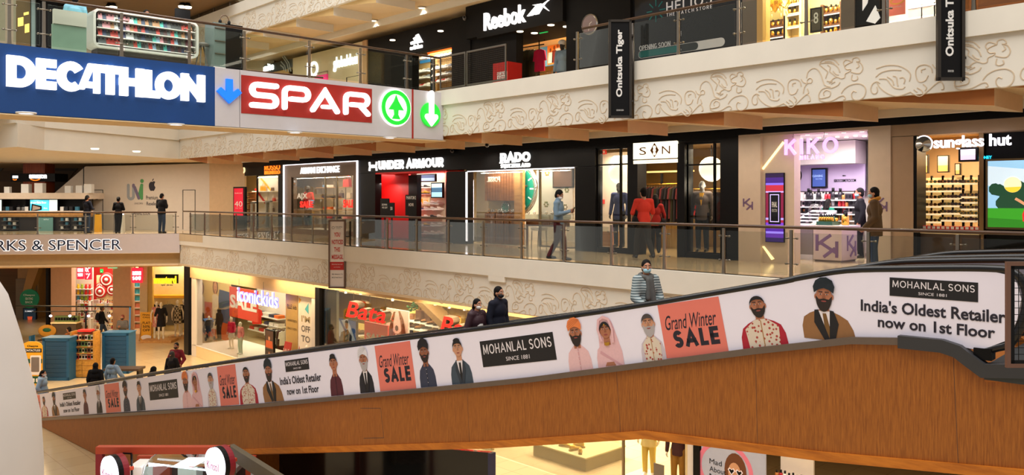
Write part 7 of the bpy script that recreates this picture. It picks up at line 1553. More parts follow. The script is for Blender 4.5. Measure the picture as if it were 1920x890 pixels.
def brand(F,x0,x1,line2=True,f0=.3,f1=.82):
    xm=(x0+x1)/2;b,t_=vb(F,xm);h=t_-b;a,c=(F.px(x,sum(bounds(xm))/2)[0] for x in (x0,x1));q=MB(F,PK);q.flat([(a,b+h*f0),(c,b+h*f0),(c,b+h*f1),(a,b+h*f1)],.001)
    L0=c-a;H0=h*(f1-f0);y0=b+h*f0;q.m(PWH).caps('MOHANLAL SONS',a+L0*.035,c-L0*.035,y0+H0*.48,y0+H0*.85,.002,None,.13,.2,space=.4);q.txt('SINCE 1881',a+L0*.34,c-L0*.34,y0+H0*.15,y0+H0*.3,.002);return q.build('printed_brand',adv)
def sale(F,x0,x1):
    xm=(x0+x1)/2;b,t_=vb(F,xm);h=t_-b;a,c=(F.px(x,sum(bounds(xm))/2)[0] for x in (x0,x1));L0=c-a;q=MB(F,SALM);q.flat([(a,b+.004),(c,b+.004),(c,t_-.02),(a,t_-.02)],.001)
    q.m(PNV).caps('SALE',a+L0*.17,c-L0*.1,b+h*.17,b+h*.48,.002,None,.25,.16)
    # script line
    vs,fs,be,asp=text_mesh('Grand Winter',.005);x0_,x1_,y0_,y1_=a+L0*.06,c-L0*.08,b+h*.5,b+h*.76;q.add([(x0_+(x1_-x0_)*(x*.96+y*.04),y0_+(y1_-y0_)*y,.0022) for x,y in vs],fs);return q.build('printed_sale_block',adv)
def line_text(F,x0,x1,s,f0,f1):
    xm=(x0+x1)/2;b,t_=vb(F,xm);h=t_-b;a,c=(F.px(x,sum(bounds(xm))/2)[0] for x in (x0,x1));return MB(F,PNV).txt(s,a,c,b+h*f0,b+h*f1,.002,None,.025).build('printed_words',adv)
for x,k in ((860,'suit'),(797,'black'),(683,'white'),(627,'maroon'),(505,'tan'),(463,'vest'),(396,'grey'),(367,'pink'),(349,'orange'),(262,'suit'),(236,'black'),(185,'white'),(160,'maroon'),(102,'tan'),(83,'vest'),(1425,'vest'),(1218,'grey'),(1137,'pink'),(1081,'orange')):
    b,t_=vb(FTI,x);portrait(FTI,at(x),b+.004,(t_-b)*(1.0 if k not in ('pink','grey') else .96),k)
FT0=FT.__class__(FT.pt(0,0,.032),FT.u)
b,t_=vb(FT0,1548);portrait(FT0,FT0.U(1545),b+.004,(t_-b)*.98,'tan')
sale(FTI,1240,1358);sale(FTI,707,775);sale(FTI,410,445);sale(FTI,197,225);sale(FTI,66,76)
brand(FTI,902,1042,f0=.28,f1=.8);brand(FTI,280,334,f0=.3,f1=.82);brand(FT0,1668,1834,f0=.6,f1=.87)
line_text(FT0,1614,1886,"India's Oldest Retailer",.34,.52);line_text(FT0,1646,1866,'now on 1st Floor',.12,.28)
brand(FTI,537,582,f0=.64,f1=.9);line_text(FTI,524,602,"India's Oldest Retailer",.36,.54);line_text(FTI,535,595,'now on 1st Floor',.12,.28)
brand(FTI,119,143,f0=.62,f1=.88);line_text(FTI,112,151,"India's Oldest Retailer",.36,.54);line_text(FTI,118,148,'now on 1st Floor',.12,.28)
# landing floor, near mesh gate
fl=Frame((0,0,-.18),(1,0,0),(0,1,0));pA=onZ(1845,690,-.18);pB=onZ(1990,694,-.18)
struct(MB(W,mat('dark_landing_plate',(58,62,62),.4,.3)).prism([(FT.pt(us(1850),0,.1).x,FT.pt(us(1850),0,.1).y),(FT.pt(us(2000),0,.1).x,FT.pt(us(2000),0,.1).y),(FT.pt(us(2000),0,-3.9).x,FT.pt(us(2000),0,-3.9).y),(FT.pt(us(1850),0,-3.9).x,FT.pt(us(1850),0,-3.9).y)],-.26,-.13),'floor_landing')
t=thing('metal_mesh_gate','brown framed wire mesh gate at the top landing of the travelator','gate',FD(7.2).pt(4.4,-.2,0));FGt=FD(7.2);mesh_panel(t,FGt,FGt.U(1884),FGt.U(2040),FGt.V(1890,688),FGt.V(1890,490),mat('brown_bronze_frame',(120,86,70),.4,.3),BLACK,.035,.055)
f=MB(FGt,BLACK);a,b,c,d=FGt.U(1884)+.035,FGt.U(2040)-.035,FGt.V(1890,688)+.035,FGt.V(1890,490)-.035;f.box((a,c,.005),(a+.035,d,.025)).box((a,d-.03,.005),(b,d,.025)).box((a,c,.005),(b,c+.03,.025)).build('inner_frame',t)
# dark enclosure below the travelator
GLB=mat('black_glossy_glazing',(14,14,16),.08);Fd=FT.__class__(FT.pt(0,0,-1.2),FT.u)
struct(MB(Fd,GLB).prism([(Fd.U(428),Z0),(Fd.U(917),Z0),(Fd.U(917),-2.9),(Fd.U(428),-4.15)],-.1,0),'wall_dark_glazing');struct(MB(Fd,mat('bluish_edge',(60,64,110),.4)).box((Fd.U(917),Z0,-.1),(Fd.U(922),-2.9,.03)),'trim_glazing_edge')
Fs=FT.__class__(FT.pt(0,0,.9),FT.u);OLG=mat('olive_grey_metal',(92,84,66),.5)
t=thing('stair_guard','sloping grey metal guard beside the ice cream kiosk','guard',Fs.pt(Fs.U(440),Z0,0));q=MB(Fs,OLG);q.prism([Fs.px(x,y) for x,y in ((424,836),(428,834),(530,898),(530,925),(432,861),(432,960),(424,960))],-.12,0).build('frame',t);MB(Fs,mat('white_wall_tile',(196,196,200),.3,kind='brick',rgb2=(90,90,96),scale=1.2)).prism([Fs.px(x,y) for x,y in ((448,868),(500,904),(500,960),(448,960))],-.3,-.25).build('tiled_side',t)
# ================================================================ left side: middle gallery bridge, device kiosk, hoarding
FM=Frame(msR,-msd);uM=lambda x:FM.U(x)
PALEB=mat('pale_mauve_fascia',(206,194,192),.5,var=.02)
struct(MB(FM,PALEB).box((-22,-.82,-.25),(0.02,0,0)),'trim_6');struct(MB(FM,CEIL).box((-22,-.84,-2.2),(0.02,-.82,0)),'ceiling_bridge_lower');struct(MB(FM,mat('warm_beige_soffit',(206,170,116),.6)).box((-22,-1.45,-.9),(0.02,-.82,-.45)),'ceiling_bridge_beam')
t=thing('shop_sign','dark navy thin capitals with white halo on the pale middle bridge','sign',FM.pt(-4,-.6,0));a,b=uM(-58),uM(228);c,d=FM.V(150,468.5),FM.V(150,449)
MB(FM,GLOWW).txt('MARKS & SPENCER',a-.02,b+.02,c-.02,d+.02,0,.015,.025).build('halo',t);MB(FM,mat('navy_letter',(24,34,66),.4)).txt('MARKS & SPENCER',a,b,c,d,.02,.05,.002).build('letters',t)
# hoarding of the coming shop
hA,hB=Vector((16.9,38.7,0)),Vector((11.6,46.1,0));FH=Frame(hB,hA-hB);HW=mat('hoarding_white',(208,196,184),.6,var=.02);hl=(hA-hB).length
struct(MB(FH,HW).prism([FH.px(90,372),(FH.px(90,372)[0],0),(hl,0),(hl,3.2),FH.px(160,312)],-.15,0),'wall_hoarding');struct(MB(Frame(hA,Vector((18,37.3,0))-hA),mat('wall_hoarding_side',(206,176,140),.6)).box((0,0,-.15),(1.8,3.2,0)),'wall_hoarding_return')
q=MB(FH,BLACK)
for x0,y0,x1,y1 in ((174,356,193,434),(343,356,366,430)):
    a,b,c,d=FH.bx(x0,y0,x1,y1);q.ribbon([(a,max(c,.02)),(a,d),(b,d),(b,max(c,.02))],.025,0,.012)
a=FH.U(157);q.box((a-.02,0,0),(a+.02,3.1,.012));struct(q,'door_outlines')
t=thing('wall_graphic','green and grey rounded logo lettering on the white hoarding','wall graphic',FH.pt(FH.U(253),1,0));c0=(150,156,164);G1=mat('print_silver',c0,.4);G2=mat('print_green',(80,150,90),.4);G3=mat('print_violet',(110,100,130),.4)
a,b,c,d=FH.bx(238,347,268,375);h=d-c;Lq=b-a;q=MB(FH,G1);q.ribbon([(a+.08,d),(a+.08,c+.2)]+arc(a+.22,c+.2,.14,.14,180,360,8)+[(a+.36,d)],.15,0,.012,'rd');q.m(G3).ribbon([(a+.36,d),(a+.36,d-.05)],.15,0,.013,'rd').ribbon([(a+.42,d-.1),(a+Lq*.75,c+.1)],.15,0,.014,'rd');q.m(G2).ribbon([(a+Lq*.75,c+.1),(a+Lq*.93,d)],.16,0,.013,'rd').ribbon([(a+Lq*.93,c+.08),(a+Lq*.93,d-.02)],.14,0,.012,'rd').disc(a+Lq*.95,d+.2,.1,.1,.012,14);q.build('printed_logo',t)
a,b,c,d=FH.bx(252,379.5,268,383);MB(FH,GREYP).txt('UNICORN',a,b,c,d,.004,None,.02).build('printed_words',t)
t=thing('wall_graphic','dark bitten fruit logo above reseller words on the white hoarding','wall graphic',FH.pt(FH.U(286),1,0));u,v=FH.px(285.5,349.5);q=MB(FH,PNV);k=.36
out=smooth([(0,.62),(.25,.72),(.45,.6),(.32,.35),(.33,.1),(.48,-.12),(.34,-.45),(.18,-.6),(0,-.55),(-.18,-.6),(-.38,-.4),(-.5,.0),(-.46,.38),(-.28,.6),(-.1,.66),(0,.62)],3)
q.flat([(u+x*k,v+y*k) for x,y in out[:-1]],.006).flat([(u+x*k,v+y*k) for x,y in ((.0,.72),(.02,.9),(.14,1.05),(.24,1.08),(.2,.9),(.1,.78))],.006);q.build('printed_logo',t)
q=MB(FH,PNV)
for s,x0,y0,x1,y1 in (('Premium',274,366.5,296,374),('Reseller',275,378,295,385),('OPENING SOON',247,397,281,403)):a,b,c,d=FH.bx(x0,y0,x1,y1);q.txt(s,a,b,c,d,.004,None,.015)
q.build('printed_words',t)
u,v=FH.px(182,369);t=thing('notice_board','small black notice on the hoarding door','notice',FH.pt(u,v,.02));MB(FH,BLACK).rbox((u-.07,v-.14,.012),(u+.07,v+.1,.03),.02).build('board',t);MB(FH,GREYP).ribbon(arc(u,v+.14,.06,.05,20,160,6),.015,.012,.025).build('hook',t)
# brown faceted wall and ceiling beyond the kiosk
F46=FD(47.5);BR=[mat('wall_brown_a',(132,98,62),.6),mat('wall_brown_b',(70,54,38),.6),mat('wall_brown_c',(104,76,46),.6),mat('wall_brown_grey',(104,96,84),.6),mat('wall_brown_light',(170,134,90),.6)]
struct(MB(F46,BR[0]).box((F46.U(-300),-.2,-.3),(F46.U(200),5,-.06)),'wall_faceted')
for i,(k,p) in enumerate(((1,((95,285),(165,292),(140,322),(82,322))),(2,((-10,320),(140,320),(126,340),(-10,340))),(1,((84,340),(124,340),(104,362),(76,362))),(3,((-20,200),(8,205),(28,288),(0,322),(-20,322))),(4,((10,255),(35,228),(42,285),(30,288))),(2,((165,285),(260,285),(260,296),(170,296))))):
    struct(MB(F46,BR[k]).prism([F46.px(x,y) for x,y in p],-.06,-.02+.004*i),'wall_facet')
struct(MB(F46,mat('dark_strut',(40,36,34),.4)).prism([F46.px(x,y) for x,y in ((0,238),(18,219),(24,219),(0,247))],0,.1),'ceiling_strut')
# upper slab on the far left with the plain fascia
q1,q2,q3=onZ(33,275,3.25),onZ(83,281,3.25),Vector((14.55,36.3,3.25));back=[(14.6,44),(4,46)]
struct(MB(W,CREAM).prism([(q1.x,q1.y),(q2.x,q2.y),(q3.x,q3.y)]+back,3.25,4.05),'trim_7');d_=Vector((.05,-.07,0));struct(MB(W,CREAM).prism([(q1.x-.08,q1.y-.02),(q2.x,q2.y-.09),(q3.x+.05,q3.y-.07)]+back,4.05,4.5),'trim_8')
struct(MB(W,TILE).prism([(q1.x,q1.y+.1),(q2.x,q2.y+.05),(q3.x,q3.y)]+back+[(-20,46),(-20,34)],4.4,4.49),'floor_upper_far')
for i,(x,y) in enumerate(((256,284),(178,279))):
    p=onZ(x,y,3.24);t=thing('ceiling_light','small downlight under the plain far fascia, %s the wooden column' %('well right of','just right of')[i],'ceiling light',p);MB(W,LAMPW).lathe([(1e-4,-.02),(.12,-.02),(.14,.02)],p,'w',12).build('diffuser',t)
# wooden column and device kiosk
REDW2=mat('red_brown_wood',(150,70,30),.4,kind='grain',rgb2=(112,44,18),scale=6);F41=FD(41.0)
struct(MB(F41,REDW2).box((F41.U(43),0,-.9),(F41.U(84),4.2,0)),'wall_wood_column')
t=thing('shop_sign','black box sign with white lit online shop name around the red-brown column','sign',F41.pt(F41.U(64),2.5,.1));a,b,c,d=F41.bx(20,325,103,340,.1);MB(F41,BLACK).box((a,c,-1.1),(b,d,.1)).build('box',t)
word(t,F41,'amazon',55,327,88,334.5,GLOWW,.1,.03,.04);word(t,F41,'amazon',24,329,34,334,GLOWW,.1,.03,.03)
u,v=F41.px(70,336,.1);MB(F41,ORGL).ribbon(arc(u-.1,v+.15,.3,.2,220,320,10),.05,.1,.12).build('lit_smile',t);u,v=F41.px(28,338,.1);MB(F41,ORGL).ribbon(arc(u,v+.12,.12,.1,220,320,8),.04,.1,.12).build('lit_smile',t)
FK0=FD(39.2);a,b=FK0.U(-160),FK0.U(165);WT=mat('kiosk_counter_white',(222,206,190),.4)
t=thing('kiosk','device kiosk with white canopy band, dark glass shelves and wooden counter around the column','kiosk',FK0.pt(FK0.U(60),0,0));c,d=FK0.V(80,373),FK0.V(80,361.5)
MB(FK0,WT).box((a,c,-2.6),(b,d,.1)).build('canopy_band',t);MB(FK0,BLACK).box((a,.95,-.4),(b,c,-.3)).build('dark_backing',t);MB(FK0,OAK).box((a,.66,-.5),(b,.86,.1)).build('counter_edge',t);MB(FK0,mat('kiosk_dark_front',(44,40,42),.4)).box((a,0,-.5),(b-.05,.66,0)).build('counter_front',t);MB(FK0,WT).box((a,.86,-.5),(b,.95,.12)).build('countertop',t)
for x in (-60,45,165):MB(FK0,BLACK).box((FK0.U(x)-.12,.86,-.3),(FK0.U(x),c,-.1)).build('post',t)
screen('kiosk_screen','bright cyan advert screen with a tablet picture on the device kiosk',FK0,55,373,108,399,.05,[(0,1,(70,190,220))],[('all new Echo Show',.04,.68,.6,.82,(255,255,255)),('Alexa',.5,.3,.64,.4,(230,250,255))],emit=.8)
q=MB(FK0,BLACK);A,B_,C_,D_=FK0.bx(58,382,78,397,.07);q.prism([(A,C_),(B_,C_+.1),(B_,D_-.1),(A+.05,D_)],.06,.08);q.m(mat('tablet_picture',(150,130,110),emit=.3)).prism([(A+.07,C_+.07),(B_-.06,C_+.14),(B_-.06,D_-.16),(A+.1,D_-.07)],.08,.085);one(q,'tablet_picture','picture of a tablet on the cyan kiosk screen','picture')
screen('kiosk_screen','pale white screen panel at the right of the cyan kiosk screen',FK0,92,374,108,398,.1,[(0,1,(206,224,226))],emit=.7,fr=.01,depth=.02);screen('kiosk_screen','small white screen at the far left of the device kiosk',FK0,-14,373,4.5,400,.05,[(0,1,(206,226,230))],emit=.8)
screen('kiosk_screen','teal standing poster below the kiosk counter',FK0,69,406,101,437,.12,[(0,1,(96,140,136))],[('echo',.4,.8,.7,.88,(230,240,240)),('smart home',.35,.1,.7,.15,(220,230,230))],cat='poster',emit=.25)
GAD=[proto_pack(mat('gadget_black',(30,30,34),.3)),proto_tube(mat('gadget_grey',(110,112,116),.4),.09,.26,'speaker'),proto_pack(mat('gadget_white',(226,226,226),.4)),proto_pack(mat('gadget_blue',(60,120,150),.3))]
for i,x in enumerate((6,14,21,34,43,50,56,84,92,104,116,124,133,144)):
    k=(0,3,0,1,1,2,0,3,0,0,2,0,0,3)[i];p=FK0.pt(FK0.U(x,0),.95,-.05);put(GAD[k],USED,TRS(p,-TH,1.6 if k != 1 else 1),'small %s device on the kiosk counter, %s from its far left' %(('black boxed','grey cylinder','white boxed','blue boxed')[k],ordi(i)),'devices on the kiosk counter')
for i,(x,h) in enumerate(((10,.35),(45,.5),(71,.55),(125,.4),(146,.42),(163,.5))):p=FK0.pt(FK0.U(x),d,-.2);put(GAD[2],USED,TRS(p,-TH,h*7),'white box standing on top of the kiosk canopy, %s from its left end' %ordi(i),'boxes on the kiosk canopy')
for i,(x0,x1) in enumerate(((8,36),(115,132),(140,165))):
    q=thing('display_shelf','lit shelf of boxed devices in the kiosk front, %s from the left' %ordi(i),'shelf',FK0.pt(FK0.U(x0),0,.1));A,B_=FK0.U(x0),FK0.U(x1);MB(FK0,BLACKM).box((A,.03,.0),(B_,.62,.03)).build('back_panel',q)
    for r in range(3):MB(FK0,GREYP).box((A,.08+r*.19,.03),(B_,.1+r*.19,.2)).build('shelf',q)
    for r in range(3):
        for j in range(max(2,int((B_-A)/.22))):put(GAD[(2,0,3)[(r+j)%3]],USED,TRS(FK0.pt(A+.1+j*.22,.1+r*.19,.1),-TH,1.1),'boxed device %s on shelf %s of the %s kiosk shelf from the left' %(ordi(j),('one','two','three')[r],ordi(i)),'boxed devices in the kiosk front')
area_light('kiosk_column_fill',(7.6,33.6,3.2),1.2,1.2,150,SOFT);area_light('kiosk_canopy_light',FK0.pt(FK0.U(70),c-.05,.1),.2,5,25,(1,.95,.9),(0,0,0))  # first lamp is fill added to brighten the wooden column
for i,(x,w_) in enumerate(((188,.2),(231,.6),(247,1))):
    F_=FD(38.2);p=F_.pt(F_.U(x),0,w_);t=thing('barrier_post',('yellow notice stand on the gallery floor beside the kiosk','grey display pedestal on the gallery floor','white and blue display pedestal in front of the hoarding')[i],'display stand',p);m=(YEL,GREYP,WHITE)[i]
    MB(W,m).lathe([(.17,0),(.15,.5),(.15,.8)],p,'w',4,False).build('body',t);MB(W,LAMPC if i== 2 else BLACK).lathe([(.1,.8),(.1,.84)],p,'w',12).build('top',t)
# ================================================================ ground floor on the left
F50=FD(50);BRK=mat('wall_brick',(120,96,70),.8,kind='brick',rgb2=(70,54,40),scale=2.2)
struct(MB(F50,BRK).box((F50.U(-400),Z0,-.3),(F50.U(95),-.8,0)),'wall_brick_far')
t=thing('shop_sign','red lit capitals of the clothes shop on the far brick wall','sign',F50.pt(F50.U(20),-2,.1));word(t,F50,'AERO',7,482,34,498,REDL,.05,.08,0,.26)
F49=FD(49);struct(MB(F49,mat('beige_stone_column',(176,144,104),.6)).box((F49.U(33),Z0,-1),(F49.U(72),-.8,0)),'wall_stone_column');struct(MB(F49,mat('beige_strut',(190,150,96),.6)).prism([F49.px(x,y) for x,y in ((52,545),(66,545),(90,478),(68,478))],0,.5),'wall_column_brace')
struct(MB(F49,mat('rough_stone_base',(150,136,122),.8,kind='brick',rgb2=(110,98,86),scale=2)).box((F49.U(31),Z0,-1),(F49.U(70),F49.V(50,522),.08)),'wall_column_cladding')
F48=FD(48.5);t=thing('round_sign','round dark green lit sign with seating words on the stone column','sign',F48.pt(F48.U(56),-4,0));u,v=F48.px(56.5,559.5);DGR=mat('dark_green_sign',(16,92,54),emit=.35,var=0);MB(F48,DGR).lathe([(.55,0),(.55,.1),(1e-4,.1)],(u,v,0),'w',28,False).build('disc',t);q=MB(F48,WHITE)
for s,w_,y in (('Chaayos',.34,.14),('SEATING',.22,-.06),('BACK',.22,-.26)):q.txt(s,u-w_,u+w_,v+y,v+y+.14,.105,None,.03)
q.build('printed_words',t)
screen('wall_screen','upright screen with an orange cup on green below the round green sign',F48,43,577,68,611,.1,[(0,.2,(60,190,70)),(.2,1,(24,40,50))],[('SUMMER',.15,.78,.8,.86,(230,230,230))],emit=.7);u,v=F48.px(56,597,.12);q=MB(F48,mat('cup_orange',(226,90,50),emit=.6));q.prism([(u-.14,v+.12),(u+.14,v+.12),(u+.1,v-.16),(u-.1,v-.16)],.11,.13);one(q,'screen_picture','orange cup picture on the upright screen','picture')
# variety shop (front facing us) and dress shop
F42=FD(43.0);PNKB=mat('wall_rose_beige',(206,168,140),.6)
struct(MB(F42,PNKB).box((F42.U(95),Z0,-.4),(F42.U(134),-.85,0)).box((F42.U(213),Z0,-.4),(F42.U(246),-.85,.1)).box((F42.U(134),-1.75,-.4),(F42.U(213),-.85,0)),'wall_ground_left');struct(MB(F42,BLACK).box((F42.U(88),Z0,-.2),(F42.U(93),-.85,.1)),'wall_dark_post')
struct(MB(F42,mat('wall_patterned_cream',(214,194,160),.7,bump=.3,scale=14)).box((F42.U(262),Z0,-.4),(F42.U(276),-1.0,.0)).box((F42.U(246),-1.6,-.4),(F42.U(350),-1.0,.0)),'wall_ground_patterned')
Fi=FD(47);struct(MB(Fi,mat('wall_variety',(226,200,176),.6)).box((Fi.U(90),Z0,-.2),(Fi.U(275),-1,-.1)),'wall_variety_back');struct(MB(Fi,RED).box((Fi.U(174),Z0,-.1),(Fi.U(214),-1.2,-.05)),'wall_variety_red')
area_light('variety_shop_light',F42.pt(F42.U(175),-1.6,-2.2),3,3,260,SOFT);area_light('dress_shop_light',F42.pt(F42.U(315),-1.5,-1.6),2,2,200,(1,.84,.58))
MAGL=mat('pink_red_lit',(250,40,70),emit=.9,var=0)
for i,(x0,x1,y0,y1,l1,l2) in enumerate(((144,157,497,523,'MINI','SOU'),(159,171,498,524,'mei','sou'),(246.5,266,502,530,'MINI','SOU'))):
    t=thing('shop_sign',('pink-red lit box sign with white capitals hanging at the variety shop door','pink-red lit box sign with oriental characters beside the capitals','pink-red lit box sign with white capitals right of the rose column')[i],'sign',F42.pt(F42.U((x0+x1)/2),-1.8,.2));a,b,c,d=F42.bx(x0,y0,x1,y1,.2);MB(F42,MAGL).rbox((a,c,.1),(b,d,.2),.04).build('box',t);MB(F42,RED).ribbon(arc((a+b)/2,d,.12,.1,0,180,8),.05,.13,.17).build('loop',t);q=MB(F42,GLOWW);h=d-c
    if i== 1:
        e=lambda *p:[(a+(b-a)*x,c+h*y) for x,y in p]
        for st in (((.7,.95),(.25,.55)),((.25,.85),(.6,.55)),((.75,.8),(.85,.9)),((.2,.45),(.3,.35)),((.45,.46),(.5,.36)),((.8,.46),(.35,.08)),((.15,.9),(.12,.6))):q.ribbon(e(*st),.045,.202)
    else:q.caps('MINI',a+.05,b-.05,c+h*.52,c+h*.78,.2,.22,.28);q.caps('SOU',a+.05,b-.05,c+h*.18,c+h*.44,.2,.22,.28)
    q.build('letters',t)
TOY=[(('yellow',(236,190,40)),('red',(206,50,40)),('green',(150,176,50)),('blue',(80,170,210)),('orange',(236,130,50)),('dark blue',(50,70,140)))][0]
def proto_toy(nm,c):
    t=thing('soft_toy','p','soft toy');q=MB(W,mat('toy_' +nm,c,.8));q.ell((0,0,.12),(.11,.09,.13),10,8);q.build('body',t);q=MB(W,mat('toy_' +nm,c,.8));q.ell((0,0,.27),(.08,.07,.075),10,8).ell((-.06,0,.34),(.03,.025,.035),6,5).ell((.06,0,.34),(.03,.025,.035),6,5);q.build('head',t);return t
TP=[proto_toy(*x) for x in TOY];Ft=FD(45);t=thing('toy_wall','wall rack of bright soft toys in rows inside the variety shop','shelf',Ft.pt(Ft.U(153),Z0,0));a,b=Ft.U(136),Ft.U(172);MB(Ft,WALLW).box((a,Z0,-.2),(b,-1.7,-.15)).build('back_panel',t)
for r in range(6):
    v=Ft.V(153,541+r*11);MB(Ft,WHITE).box((a,v-.03,-.15),(b,v,.15)).build('shelf',t)
    for i in range(5):k=(0,0,2,1,1)[i] if r != 2 else (4,3,2,2,1)[i];put(TP[k],USED,TRS(Ft.pt(a+(b-a)*(i+.5)/5,v,0),-TH,.72),'%s soft toy, %s in the %s row of the toy wall' %(TOY[k][0],ordi(i),ordi(r)),'soft toys on the toy wall')
Fp=FD(45.5);t=thing('display_wall','cream display wall with round red and white cushions in the variety shop','display shelf',Fp.pt(Fp.U(196),Z0,0));a,b,c,d=Fp.bx(181,516,212,565);MB(Fp,WALLY).box((a,Z0,-.1),(b,d,0)).build('board',t)
DISC=thing('round_cushion','p','cushion');F0=FD(0.0001)
MB(W,RED).lathe([(.0001,.05),(.34,.03),(.36,0),(.34,-.03)],(0,0,0),'w',24).build('cushion',DISC);MB(W,WHITE).lathe([(.27,.045),(.2,.055)],(0,0,0),'w',24,True,False).build('white_ring',DISC);MB(W,WHITE).lathe([(1e-4,.07),(.1,.062)],(0,0,0),'w',16).build('white_centre',DISC)
for i,(x,y,s) in enumerate(((200,524,1.1),(187,537,.6),(188,546,1.0),(210,543,.9),(146,576,.7),(162,577,.7),(148,600,.6),(163,600,.5))):u,v=Fp.px(x,y,.1);put(DISC,USED,TRS(Fp.pt(u,v,.1),0,s,Fp),'round red and white cushion, %s' %('at the top of the cream wall','small one at the left of the cream wall','large one at the left of the cream wall','partly hidden behind the rose column','under the toy wall at left','under the toy wall at right','lowest on the left of the door','lowest beside the white rack')[i],'round cushions in the variety shop')
t=thing('wall_light_sign','small green lit sign on the red wall of the variety shop','sign',Fi.pt(Fi.U(190),-2,0));a,b,c,d=Fi.bx(188,504,193,511);MB(Fi,mat('exit_green',(20,170,80))).box((a,c,-.04),(b,d,.03)).build('box',t);MB(Fi,WHITE).box((a+.05,c+.05,.03),(b-.05,d-.12,.035)).build('figure',t)
t=thing('exit_sign','pale green exit sign on the rose wall above the door','sign',F42.pt(F42.U(211),-1.5,.2));a,b,c,d=F42.bx(202,494,219,503,.2);MB(F42,mat('exit_pale_green',(150,214,160),emit=.7,var=0)).box((a,c,.14),(b,d,.2)).build('box',t);q=MB(F42,WHITE);q.txt('EXIT',a+.08,b-.08,c+.05,d-.05,.204,None,.03).build('letters',t)
for i,(x0,x1) in enumerate(((176,196),(146,166),(200,216))):
    Fq=FD(44);t=thing('display_rack','white open rack of small goods inside the variety shop, %s' %('in the middle','at the left','by the rose column')[i],'shelf',Fq.pt(Fq.U(x0),Z0,0));a,b=Fq.U(x0),Fq.U(x1);zt=Fq.V(180,566)
    for x in (a,b):MB(Fq,WHITE).box((x-.03,Z0,-.2),(x+.03,zt,.0)).build('upright',t)
    for r in range(5):
        v=Z0+.15+r*(zt-Z0-.2)/4;MB(Fq,WHITE).box((a,v-.03,-.25),(b,v,.1)).build('shelf',t)
        for j in range(4):k=RN.choice((1,2,5,4));put(CT[k],USED,TRS(Fq.pt(a+(b-a)*(j+.5)/4,v,0),-TH,1.4),'%s, %s on shelf %s of the white rack %s' %(CTN[k],ordi(j),('one','two','three','four','five')[r],('in the middle','at the left','by the rose column')[i]),'goods on the white racks')
Fq=FD(45.2);t=thing('display_rack','tall rack of turquoise boxes below the third pink-red sign','shelf',Fq.pt(Fq.U(256),Z0,0));a,b=Fq.U(246),Fq.U(266);MB(Fq,WALLY).box((a,Z0,-.2),(b,-1.8,-.1)).build('back_panel',t);TQ=mat('turquoise_box',(60,160,180),.5);PX=[proto_pack(TQ),proto_pack(mat('salmon_box',(214,130,100),.5))]
for r in range(8):
    v=Fq.V(256,537+r*13);MB(Fq,WHITE).box((a,v-.03,-.1),(b,v,.2)).build('shelf',t)
    for j in range(4):k=0 if r <3 else 1;put(PX[k],USED,TRS(Fq.pt(a+(b-a)*(j+.5)/4,v,.05),-TH,2.0),'%s box, %s on the %s shelf of the tall rack' %(('turquoise','salmon')[k],ordi(j),ordi(r)),'boxes on the tall rack')
# dress shop
F43=FD(44.5);struct(MB(F43,mat('wall_dress_cream',(240,220,160),.6)).box((F43.U(272),Z0,-.2),(F43.U(356),-1.2,0)),'wall_dress_back');struct(MB(F42,mat('gold_jamb',(206,170,90),.4)).box((F42.U(276),Z0,-.3),(F42.U(284),-1.6,-.1)),'wall_dress_jamb')
t=thing('shop_sign','yellow lower-case letters on a black band in the dress shop','sign',F42.pt(F42.U(312),-1.9,-.2));a,b,c,d=F42.bx(291,514,334,531,-.2);MB(F42,BLACK).box((a,c,-.26),(b,d,-.2)).build('band',t);word(t,F42,'mustard',289,517,331,531.5,mat('yellow_lit',(255,226,40),emit=1.1,var=0),-.2,.05,.05);word(t,F42,'regular - plus sizes',302,532.5,324,536,BLACK,-1.4,.02)
t=thing('wall_shelf','yellow shelf band along the dress shop wall','shelf',F43.pt(F43.U(315),-3,0));a,b,c,d=F43.bx(286,552,350,557);MB(F43,YEL).box((a,c,0),(b,d,.4)).build('shelf',t);MB(F43,STEEL).box((a,c-.05,.0),(b,c,.03)).build('rail',t)
for i,(x,k) in enumerate(((296,0),(318,4),(322,4))):gar_at(k,F43.pt(F43.U(x),c-.25,.25),-TH+math.radians(-90+6*i),1.5,'%s coat hanging below the yellow shelf, %s' %(GN[k],ordi(i)),'coats below the yellow shelf')
for i in range(3):put(FOLD[(8,5,2)[i]],USED,TRS(F43.pt(F43.U(343),c-.65-i*.0-.14*i,.2),-TH,1.3),'%s folded clothes in the pile below the yellow shelf' %CLN[(8,5,2)[i]],'folded pile in the dress shop')
t=thing('display_shelf','small shelf under the folded pile in the dress shop','shelf',F43.pt(F43.U(343),Z0,0));MB(F43,OAK).box((F43.U(336),c-1.0,0),(F43.U(350),c-.94,.45)).build('shelf',t)
DRK=mat('black_dress',(30,28,34),.8);FLD=mat('rose_floral_dress',(216,150,140),.8,kind='floral',rgb2=(170,70,70),scale=16);CHK=mat('checked_dress',(190,180,160),.8,kind='check',rgb2=(60,54,50),scale=9)
fp=[(294,638,FLD,MANW,'white mannequin in a rose floral dress at the dress shop front',.55),(302,640,DRK,MANW,'white mannequin in a black dress over red leggings at the dress shop front',.6),(333,634,CHK,MANW,'white mannequin in a checked dress by the black column',.6),(345,632,DRK,MANW,'white mannequin in a dark dress beside the black column',.6)]
for x,y,m,sk,lb,hem in fp:
    p=onZ(x,y,Z0);p.z=Z0+.12;figure('mannequin',lb,'mannequin',p,250,1.82,skin=sk,plain=True,hair=('none',None),woman=True,top=dict(m=m,sleeve=.6 if m is DRK else 0,hem=.9),bot=dict(m=m,skirt=hem,name='skirt'),shoe=WHITE,vox=.018)
